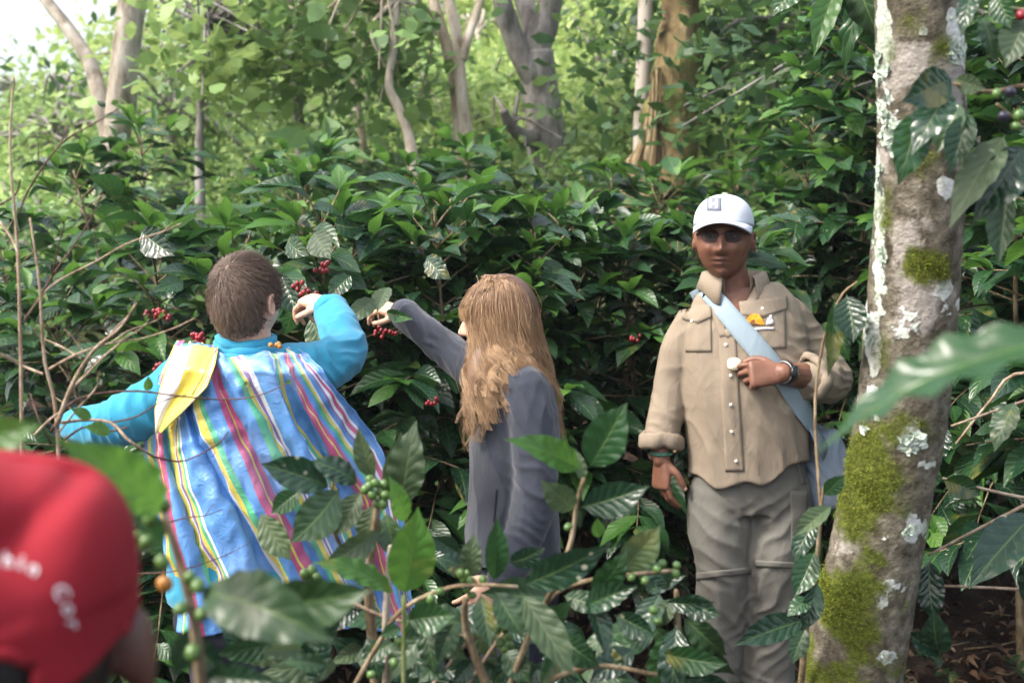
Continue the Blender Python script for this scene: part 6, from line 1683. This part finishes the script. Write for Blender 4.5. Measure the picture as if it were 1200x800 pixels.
v, f = cuff_ring(np.array(P(595, 424, 3.43)), (0, 0, 1), .062, .05, .006, 36, .003, 1); q = MB(); q.add(v, f); obj('collar', q, M['fleece'], jk)
v, f = cuff_ring(P(476, 369, 3.64), P(470, 364, 3.645) - P(496, 386, 3.62), .041, .03, .003, 30, .001, 1); q = MB(); q.add(v, f); obj('cuff', q, M['fleece'], jk)
v, f = cuff_ring(P(591, 678, 3.22), P(588, 682, 3.22) - P(604, 650, 3.23), .043, .03, .003, 30, .001, 1); q = MB(); q.add(v, f); obj('cuff', q, M['fleece'], jk)
tm = trousers([(600, 635, 3.42, .14, .115), (601, 690, 3.42, .15, .12), (601, 705, 3.42, .13, .11)], [[(594, 690, 3.48, .085), (592, 780, 3.46, .065), (592, 935, 3.46, .055)], [(612, 690, 3.36, .085), (612, 780, 3.34, .065), (612, 940, 3.36, .055)]], (.2, -.97, 0))
link('trousers', tm, M['dark_trousers'], girl); boot(592, 3.46, -1.4, girl, M['black_cloth']); boot(612, 3.36, -1.4, girl, M['black_cloth'])
# hair: a dark mass below, locks of strands over it
q = MB(); v, f = ellipsoid((0, .012, .016), (.082, .094, .106), None, 28, 18); v = v[:]; q.add(v @ Rg.T + Cg, f)
q.add(*plimb([(596, 385, 3.43, .075), (606, 420, 3.40, .075), (612, 460, 3.38, .055), (618, 495, 3.36, .03)], 16)); q.add(*plimb([(573, 400, 3.37, .045), (562, 440, 3.33, .036), (556, 480, 3.31, .026), (552, 505, 3.3, .012)], 14)); q.add(*plimb([(618, 400, 3.44, .05), (634, 440, 3.43, .04), (646, 490, 3.43, .02)], 14))
hb = obj('hair', q, M['hair_long'], girl)
q = MB(); rr = random.Random(31)
PARTX = np.array(P(583, 322, 3.42))
face_az = math.atan2((Rg @ [0, -1, 0])[1], (Rg @ [0, -1, 0])[0])
nclump = 160; CLV = []; ALLP = []; M_ = 30; tt = np.linspace(0, 1, M_)
for k in range(nclump):
    az = math.radians(184 + 204 * (k + rr.random()) / nclump)      # from the brow, round the side seen, to the back of the head
    e = np.array([math.cos(az), math.sin(az)]); deg = math.degrees(az)
    K = [175, 200, 215, 240, 270, 300, 330, 390]
    # ends by direction: front locks long before the shoulder, side locks over it, back locks behind
    px_end = np.interp(deg, K, [556, 552, 546, 558, 590, 622, 645, 652]) + rr.uniform(-12, 12)
    py_end = np.interp(deg, K, [470, 500, 522, 515, 480, 485, 505, 512]) + rr.uniform(-42, 12)
    d_end = np.interp(deg, K, [3.36, 3.33, 3.30, 3.265, 3.25, 3.27, 3.37, 3.46])
    fringe = deg < 217; cv = rr.random()
    E = np.array(P(px_end, py_end, d_end))
    root = PARTX + np.array([rr.uniform(-.035, .035), rr.uniform(-.03, .03), -.002 + rr.uniform(-.004, .002)])
    side = Cg + np.array([e[0] * .092, e[1] * .086, .035 + rr.uniform(-.01, .01)])
    low = Cg + np.array([e[0] * .098 + rr.uniform(-.008, .008), e[1] * .098, -.045])
    shoulder = np.array([low[0] * .5 + E[0] * .5, low[1] * .5 + E[1] * .5, low[2] * .52 + E[2] * .48])
    up1 = Cg + np.array([e[0] * .058, e[1] * .056, .092 + rr.uniform(-.004, .006)])
    guide = [root, up1, side, low, shoulder, E]
    if fringe: guide = [root, up1, Cg + np.array([e[0] * .098, e[1] * .088, .045]), Cg + np.array([e[0] * .106, e[1] * .096, .018]), Cg + np.array([e[0] * .104, e[1] * .094, -.004])]
    gpth = spline(guide, M_)
    wl_, ph_, am = rr.uniform(.08, .12), rr.uniform(0, 6.28), rr.uniform(.010, .022)
    if fringe: am = .002
    ln_ = np.linalg.norm(gpth[-1] - gpth[0]); grow = np.clip((tt - .34) / .45, 0, 1)
    tang = np.array([-e[1], e[0], 0.0]); outv = np.array([e[0], e[1], 0.0]); width = rr.uniform(.003, .0085)
    for s_ in range(rr.randint(24, 36)):
        o1, o2 = rr.gauss(0, 1), rr.gauss(0, 1); conv = .3 + .7 * np.sin(np.pi * np.clip(tt * .86 + .04, 0, 1)); short = rr.uniform(.80, 1.0) if rr.random() < .6 else 1.0
        stray = 3.0 if rr.random() < .10 else 1.0
        f2 = rr.uniform(.97, 1.03)
        a_ = tt * ln_ / wl_ * 6.283 * f2 + ph_ + .12 * o1
        path_ = gpth + (tang * o1 * width * stray + outv * abs(o2) * width * .4)[None, :] * conv[:, None] + tang[None, :] * (np.sin(a_) * am * grow * rr.uniform(.85, 1.15))[:, None] + outv[None, :] * (np.cos(a_) * am * .55 * grow)[:, None]
        if short < 1: path_ = spline(path_[:max(10, int(M_ * short))], M_) if False else np.stack([np.interp(tt * short, tt, path_[:, q_]) for q_ in range(3)], -1)
        ALLP.append(path_); CLV.append(cv)
strands_bulk(q, np.array(ALLP), .00085, .0003, 3, np.array(CLV))
o = obj('locks', q, M['hair_long'], hb); o['kind'] = 'stuff'
print('girl hair faces', len(o.data.polygons))

# ------------------------------------------------------------------ the short haired picker
BD = 2.9
base = P(285, 400, BD); boy = person('short haired picker seen from behind in a striped plastic cape over turquoise jersey', (base[0], BD, float(gz(base[0], BD))))
Rb = rotz(math.radians(160)) @ rotx(math.radians(4)); Cb = np.array(P(288, 354, 2.9))
sh = head_shape(Cb, Rb, .198, .140, .170, .9)
sh.append(plimb([(290, 385, 2.9, .052), (291, 412, 2.9, .055)], 16)); sh.append(torso([(290, 412, 2.9, .06, .055), (288, 448, 2.9, .13, .085), (285, 640, 2.9, .14, .1)], samples=16))
sh.append(plimb([(346, 450, 2.92, .04), (402, 412, 3.06, .035), (380, 360, 3.24, .027)], 12)); sh.append(plimb([(230, 455, 2.9, .04), (150, 490, 2.86, .036), (90, 498, 2.95, .027)], 12))
hs, tb1 = hand_shapes(P(386, 356, 3.235), (-.80, .55, .12), (.25, -.45, .86), True, [(38, 44, 26), (46, 50, 30), (52, 54, 32), (56, 56, 32)], (15, 35, 30), .84, 4); sh += hs
hs, tb2 = hand_shapes(P(88, 498, 2.955), (-.35, .9, .05), (.1, -.1, .95), False, [(20, 26, 16), (30, 34, 20), (38, 38, 22), (42, 40, 22)], (15, 30, 25), .92, 4); sh += hs
for l in ([(262, 690, 2.9, .075), (262, 830, 2.88, .055), (262, 1060, 2.9, .04)], [(310, 690, 2.9, .075), (312, 830, 2.88, .055), (314, 1060, 2.9, .04)]): sh.append(plimb(l, 12))
add_body(boy, sh, M['skin_fair'], .0042, Cb, Rb, .93, .4)
ssh = [torso([(290, 410, 2.9, .064, .062), (290, 422, 2.9, .12, .085), (288, 438, 2.9, .165, .10), (286, 460, 2.9, .18, .112), (285, 530, 2.9, .175, .12), (285, 620, 2.9, .17, .12), (285, 705, 2.9, .172, .12)]),
       plimb([(342, 438, 2.92, .072), (374, 430, 2.97, .062), (402, 412, 3.06, .056), (398, 386, 3.15, .050), (388, 366, 3.22, .042)], 22),
       plimb([(230, 445, 2.9, .075), (190, 472, 2.87, .068), (150, 491, 2.85, .060), (115, 500, 2.90, .050), (92, 499, 2.95, .042)], 22)]
hm = fuse(ssh, .0058, 4, .5)
crease(hm, [(P(400, 400, 3.05), (.3, 0, 1), .030, .006, .08, 1.8), (P(375, 428, 2.92), (1, 0, .4), .03, .006, .06, 1.6), (P(150, 490, 2.8), (1, 0, .4), .035, .006, .08, 1.8), (P(110, 498, 2.85), (1, 0, .1), .025, .005, .06, 1.8)], lambda c: .004 * (1 - 2 * np.abs(nz(c, 5, 84, 3))))
hd = link('jersey', hm, M['hoodie'], boy)
for k, (z, r0, hgt) in enumerate(((399, .062, .026), (406, .068, .024), (412, .075, .02))):
    v, f = cuff_ring(P(290, z, 2.9), (.03, -.12, 1), r0, hgt, .007, 40, .003, k); q = MB(); q.add(v, f); obj('collar', q, M['hoodie'], hd)
v, f = cuff_ring(P(388, 364, 3.225), P(381, 358, 3.245) - P(398, 386, 3.15), .041, .035, .003, 30, .0015, 1); q = MB(); q.add(v, f); obj('cuff', q, M['hoodie'], hd)
tm = trousers([(285, 690, 2.9, .15, .11), (286, 730, 2.9, .16, .12), (286, 745, 2.9, .14, .11)], [[(262, 730, 2.9, .09), (262, 850, 2.88, .07), (262, 1060, 2.9, .06)], [(310, 730, 2.9, .09), (312, 850, 2.88, .07), (314, 1060, 2.9, .06)]])
link('trousers', tm, M['dark_trousers'], boy); boot(262, 2.9, 3.1, boy, M['black_cloth']); boot(314, 2.9, 3.1, boy, M['black_cloth'])
# short hair with a crown whorl
hr = (.0705, .0835, .100)
q = MB(); v, f = ellipsoid((0, .009, .010), (.0695, .0805, .0975), None, 40, 28)
keep = lambda p: (p[1] > -.045 or p[2] > .055) and p[2] > -.072 + .03 * (abs(p[0]) > .06)
fk = [ff for ff in f if all(keep(v[i]) for i in ff)]
q.add(v @ Rb.T + Cb, fk); hb = obj('hair', q, M['hair_short'], boy)
q = MB(); r_ = np.random.default_rng(17); wh = nrm([.018, .075, .075])
n_ = 0
while n_ < 11000:
    d = r_.normal(size=3); d /= np.linalg.norm(d); p = d * hr + np.array([0, .009, .010]) - d * .003
    if not keep(p): continue
    if p[2] < -.02 and p[1] < .01: continue
    if abs(abs(p[0]) - .072) < .012 and abs(p[1] - .012) < .022 and p[2] < .02: continue
    n_ += 1
    away = d - wh * np.dot(d, wh); dist = np.linalg.norm(away); away = away / (dist + 1e-6); swirl = np.cross(wh, d); swirl /= np.linalg.norm(swirl) + 1e-6
    tg = away * .9 + swirl * .55 * math.exp(-dist * 1.5) + np.array([0, 0, -.35]); tg = tg - d * np.dot(tg, d); tg = nrm(tg + r_.normal(0, .10, 3))
    L = r_.uniform(.016, .032) * (1 if p[2] > -.03 else .7); up = .004 + .0035 * r_.random()
    pts = np.array([p, p + tg * L * .4 + d * up * .8, p + tg * L * .75 + d * up, p + tg * L + d * up * .7])
    strand(q, pts @ Rb.T + Cb, .00075, .0002)
o = obj('strands', q, M['hair_short'], hb); o['kind'] = 'stuff'

# the cape of striped woven plastic: columns follow the stripes
TY = np.array([404, 414, 440, 480, 530, 580, 630, 700, 740])
CL = np.array([
    [0.00, 208, 199, 186, 176, 168, 178, 193, 204, 208], [0.10, 214, 206, 194, 184, 187, 198, 208, 224, 232], [0.21, 222, 214, 206, 199, 204, 217, 234, 262, 276],
    [0.43, 236, 230, 226, 231, 253, 281, 307, 341, 360], [0.55, 250, 246, 251, 267, 289, 309, 335, 375, 396], [0.67, 268, 272, 286, 306, 332, 353, 375, 408, 428],
    [0.72, 300, 308, 322, 336, 356, 376, 394, 424, 444], [0.77, 318, 324, 333, 344, 374, 396, 412, 440, 458], [0.86, 330, 336, 347, 367, 399, 434, 448, 464, 480], [1.00, 342, 356, 383, 414, 450, 470, 476, 482, 494]])
NU, NV = 150, 110
us = np.linspace(0, 1, NU); ts = np.linspace(0, 1, NV); V = []; UV = []
yy_ = np.interp(ts, np.linspace(0, 1, len(TY)), TY)
cols = np.array([[np.interp(y, TY, row[1:]) for y in yy_] for row in CL])
for i, u in enumerate(us):
    px_ = np.array([np.interp(u, CL[:, 0], cols[:, j]) for j in range(NV)])
    for j in range(NV):
        t_ = ts[j]; w = (px_[j] - 285) / 120
        d_ = 2.755 + .10 * min(1.6, w * w) + .125 * max(0, 1 - (yy_[j] - 404) / 34) ** 1.5
        fold = .017 * math.sin(u * 33 + 3.0 * t_ + 1.5 * math.sin(t_ * 6)) * (.35 + .65 * t_) + .007 * math.sin(u * 61 - 5 * t_)
        fold += -.035 * math.exp(-((u - .725) / .03) ** 2) * min(1, t_ * 5) + .014 * math.exp(-((u - .67) / .03) ** 2) * min(1, t_ * 5)
        # creases pulled across from the raised arm
        cr = math.exp(-((yy_[j] - (505 - (px_[j] - 190) * .55)) / 7) ** 2) + .8 * math.exp(-((yy_[j] - (530 - (px_[j] - 190) * .30)) / 6) ** 2)
        fold -= .008 * cr * (1 if px_[j] < 290 else 0)
        V.append(P(px_[j], yy_[j] + 5 * math.sin(u * 17) * t_ + 14 * g_(px_[j], 291, 34) * max(0, 1 - t_ * 6), d_ + fold)); UV.append((u, t_))
Fc = [(i * NV + j, i * NV + j + 1, (i + 1) * NV + j + 1, (i + 1) * NV + j) for i in range(NU - 1) for j in range(NV - 1)]
q = MB(); q.add([tuple(v) for v in V], Fc, UV)
cm = q.mesh('cape'); c = co_of(cm); n0 = no_of(cm); c2 = c + n0 * (.005 * nz(c, 4, 85) + .007 * (1 - 2 * np.abs(nz(c * [1, 1, .6], 5, 86, 3))) + .004 * (1 - 2 * np.abs(nz(c * [1.4, 1, .5], 11, 88))))[:, None]; set_co(cm, c2)
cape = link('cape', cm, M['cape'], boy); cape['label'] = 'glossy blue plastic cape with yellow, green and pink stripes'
md = cape.modifiers.new('t', 'SOLIDIFY'); md.thickness = .0012
# yellow folded flap over one shoulder
fl = np.array([[(204, 404), (256, 406)], [(196, 424), (252, 426)], [(188, 452), (243, 452)], [(181, 480), (215, 482)], [(182, 508), (190, 506)]], float)
NU, NV = 30, 40; V, UV = [], []
for i in range(NU):
    for j in range(NV):
        u, v_ = i / (NU - 1), j / (NV - 1); l = np.array([np.interp(v_, np.linspace(0, 1, 5), fl[:, 0, k]) for k in (0, 1)]); r__ = np.array([np.interp(v_, np.linspace(0, 1, 5), fl[:, 1, k]) for k in (0, 1)])
        p_ = l * (1 - u) + r__ * u; w = (p_[0] - 285) / 120
        V.append(P(p_[0], p_[1] + 1.5 * math.sin(u * 9), 2.722 + .10 * min(1.6, w * w) + .14 * max(0, 1 - (p_[1] - 402) / 34) ** 1.5 + .006 * math.sin(u * 8 + v_ * 5) - .004)); UV.append((u, v_))
q = MB(); q.add([tuple(v) for v in V], [(i * NV + j, i * NV + j + 1, (i + 1) * NV + j + 1, (i + 1) * NV + j) for i in range(NU - 1) for j in range(NV - 1)], UV)
o = obj('flap', q, M['flap'], cape); o['label'] = 'yellow folded flap of the cape'; md = o.modifiers.new('t', 'SOLIDIFY'); md.thickness = .0012
# knot of cord at the collar
q = MB()
for i in range(7): q.add(*ellipsoid(P(322 + random.uniform(-7, 9), 404 + random.uniform(-3, 4), 2.80 + random.uniform(-.01, .01)), (.006, .006, .006), None, 8, 6))
obj('knot', q, M['cherry_orange'], cape)

# ------------------------------------------------------------------ person in the red cap, right in front of the camera
RD = .85
base = P(-12, 720, RD); red = person('person in a red cap with white lettering, seen from behind', (base[0], RD, float(gz(base[0], RD))))
Cr = np.array(P(-14, 715, RD)); Rr = rotz(math.radians(197))
sh = head_shape(Cr + np.array([0, 0, -.02]), Rr, .225, .16, .19, 1.0); cz = Cr[2]
sh.append((ellipsoid((-.100, .010, -.040), (.010, .021, .036))[0] @ Rr.T + Cr, ellipsoid((0, 0, 0), (1, 1, 1))[1])); sh.append(limb([Cr + [0, .0, -.08], Cr + [0, .01, -.2]], [.058, .062], 14)); sh.append(loft(spline([[Cr[0], RD + .01, cz - .17, .07, .06], [Cr[0], RD + .01, cz - .22, .17, .09], [Cr[0], RD + .02, cz - .4, .19, .11], [Cr[0], RD + .02, cz - .75, .16, .1]], 20)[:, :3], *spline([[.07, .06], [.17, .09], [.19, .11], [.16, .1]], 20).T, n=24)[:2])
add_body(red, sh, M['skin_dark'], .0055, Cr + np.array([0, 0, -.02]), Rr, .96, .3)
rows = spline([[Cr[0], RD + .01, cz - .165, .075, .065], [Cr[0], RD + .01, cz - .20, .15, .09], [Cr[0], RD + .01, cz - .25, .19, .11], [Cr[0], RD + .02, cz - .45, .205, .125], [Cr[0], RD + .02, cz - .75, .19, .12]], 26)
shm = fuse([loft(rows[:, :3], rows[:, 3], rows[:, 4], n=30)[:2]] + [limb([[Cr[0] + s_ * .18, RD + .01, cz - .26], [Cr[0] + s_ * .23, RD + .03, cz - .5], [Cr[0] + s_ * .2, RD + .1, cz - .75]], [.065, .055, .045], 16) for s_ in (-1, 1)], .009, 3); link('shirt', shm, M['black_cloth'], red)
lm = [limb([[Cr[0] + s_ * .09, RD + .02, cz - .74], [Cr[0] + s_ * .10, RD, cz - 1.05], [Cr[0] + s_ * .10, RD + .02, .08]], [.095, .075, .06], 16) for s_ in (-1, 1)]
link('trousers', fuse(lm + [limb([[Cr[0] - .06, RD + .02, cz - .74], [Cr[0] + .06, RD + .02, cz - .74]], [.11, .11], 14)], .012, 3), M['dark_trousers'], red)
for s_ in (-1, 1):
    a = np.array([Cr[0] + s_ * .1, RD, .05]); v = fuse([limb([a + [0, -.05, 0], a + [0, .17, -.01]], [.05, .04], 14), limb([a, a + [0, 0, .1]], [.05, .055], 12)], .012, 2); cc = co_of(v); cc[:, 2] = np.maximum(cc[:, 2], .004); set_co(v, cc); link('shoe', v, M['black_cloth'], red)
# hair
q = MB(); v, f = ellipsoid((0, .008, -.012), (.084, .099, .108), None, 40, 28); q.add(v @ Rr.T + Cr, [ff for ff in f if all((v[i][1] > -.03) for i in ff)]); obj('hair', q, M['hair_black'], red)
# cap: dome with a dented crown and an open back above the strap
nt, npn = 60, 120; V, Fc = [], []
for i in range(nt):
    for j in range(npn):
        t_ = i / (nt - 1); a = 6.283 * j / npn; th = t_ * (1.64 + .31 * max(0, math.sin(a)) ** 2)
        if th < 1.5708: rr_, z = math.sin(th) ** .8, math.cos(th) ** .8
        else: rr_, z = 1 - .03 * (th - 1.5708), -(th - 1.5708) * 1.05
        V.append((.1005 * rr_ * math.cos(a), .112 * rr_ * math.sin(a) + .004, .006 + .104 * z))
V = np.array(V)
n_ = V / np.linalg.norm(V, axis=1)[:, None]
dent = -.010 * g_(V[:, 0], -.030, .022) * g_(V[:, 2], .075, .030) * (V[:, 1] > 0) + .004 * nz(V, 6, 87) + .0025 * np.sin(V[:, 0] * 60) * (V[:, 2] > .02)
# (the head looks away: its own +Y is towards the camera)
dent += -.007 * g_(V[:, 2], .062 - .55 * V[:, 0], .012) * (V[:, 1] > 0)
V = V + n_ * dent[:, None]
Vw = V @ Rr.T + Cr
for i in range(nt - 1):
    for j in range(npn):
        f = (i * npn + j, (i + 1) * npn + j, (i + 1) * npn + (j + 1) % npn, i * npn + (j + 1) % npn)
        cc = Vw[list(f)].mean(0); a, b_ = proj(cc[None])
        if cc[1] < RD and ((a[0] - 2) / 40) ** 2 + ((b_[0] - 808) / 40) ** 2 < 1 and b_[0] < 822: continue
        Fc.append(f)
q = MB(); q.add(Vw, Fc); rc = obj('cap', q, M['red_cap'], red); md = rc.modifiers.new('t', 'SOLIDIFY'); md.thickness = .002
rb = BVHTree.FromPolygons([Vector(x) for x in Vw], Fc)
Vb, Fb = [], []
for i in range(25):
    a = math.radians(-46 + 92 * i / 24)
    for j in range(6):
        t_ = j / 5; ext = .07 * max(0, math.cos(a * 1.25)) ** .55 * t_; x = .1005 * math.sin(a); Vb.append((x, -.112 * math.cos(a) - ext, -.035 - .3 * ext - 3 * x * x * t_))
for i in range(24):
    for j in range(5): Fb.append((i * 6 + j, (i + 1) * 6 + j, (i + 1) * 6 + j + 1, i * 6 + j + 1))
q = MB(); q.add(np.array(Vb) @ Rr.T + Cr, Fb); o = obj('brim', q, M['red_cap'], rc); md = o.modifiers.new('t', 'SOLIDIFY'); md.thickness = .004
ed = [cast(rb, 2 + 42 * math.cos(a_), 808 - 42 * math.sin(a_), RD) for a_ in np.linspace(-.2, math.pi + .2, 30)]
q = MB(); q.add(*ribbon(np.array([l + n * .001 for l, n in ed]), .008, np.array([n for l, n in ed]), .003)); obj('edging', q, M['red_cap'], rc)
# lettering in an arch above the opening
fontc = bpy.data.curves.new('letter', 'FONT')
def letter_mesh(ch):
    cu = bpy.data.curves.new('letter', 'FONT'); cu.body = ch; cu.size = 1.0; cu.align_x = 'CENTER'; cu.resolution_u = 4; cu.offset = .012
    o = bpy.data.objects.new('letter', cu); COL.objects.link(o); dg = bpy.context.evaluated_depsgraph_get()
    me = bpy.data.meshes.new_from_object(o.evaluated_get(dg)); v = co_of(me); f = [tuple(p.vertices) for p in me.polygons]
    bpy.data.objects.remove(o); bpy.data.meshes.remove(me); bpy.data.curves.remove(cu); return v, f
bpy.data.curves.remove(fontc)
word = [('a', 142), ('v', 127), ('e', 112), ('c', 98), ('h', 84), ('i', 73), ('n', 62), ('C', 34), ('o', 20), ('r', 8)]
tq = MB()
for ch, dg_ in word:
    ang = math.radians(dg_); v, f = letter_mesh(ch); v = v * 24
    V3 = []
    for x, y, _ in v:
        rad = 78 + y; ax_ = -(x) / 78 + ang
        l, n = cast(rb, 0 + rad * math.cos(ax_), 742 - rad * math.sin(ax_), RD); V3.append(l + n * .0012)
    tq.add(V3, f)
o = obj('lettering', tq, M['white_print'], rc, False)
# ------------------------------------------------------------------ hazy morning air
t = NT('haze_air'); pv = t.n('ShaderNodeVolumePrincipled')
pv.inputs['Color'].default_value = (0.93, 0.96, 1.0, 1); pv.inputs['Density'].default_value = 0.0014; pv.inputs['Anisotropy'].default_value = 0.35
t.t.links.new(pv.outputs[0], t.out.inputs['Volume'])
q = MB(); lo, hi = np.array([-135., -35., -2.5]), np.array([135., 170., 45.])
q.add([(x, y, z) for x in (lo[0], hi[0]) for y in (lo[1], hi[1]) for z in (lo[2], hi[2])], [(0, 1, 3, 2), (4, 6, 7, 5), (0, 4, 5, 1), (2, 3, 7, 6), (0, 2, 6, 4), (1, 5, 7, 3)])
tag(obj('haze', q, t.m, None, False), 'thin pale haze hanging in the air', 'haze', None, 'stuff')
scene.cycles.volume_bounces = 0
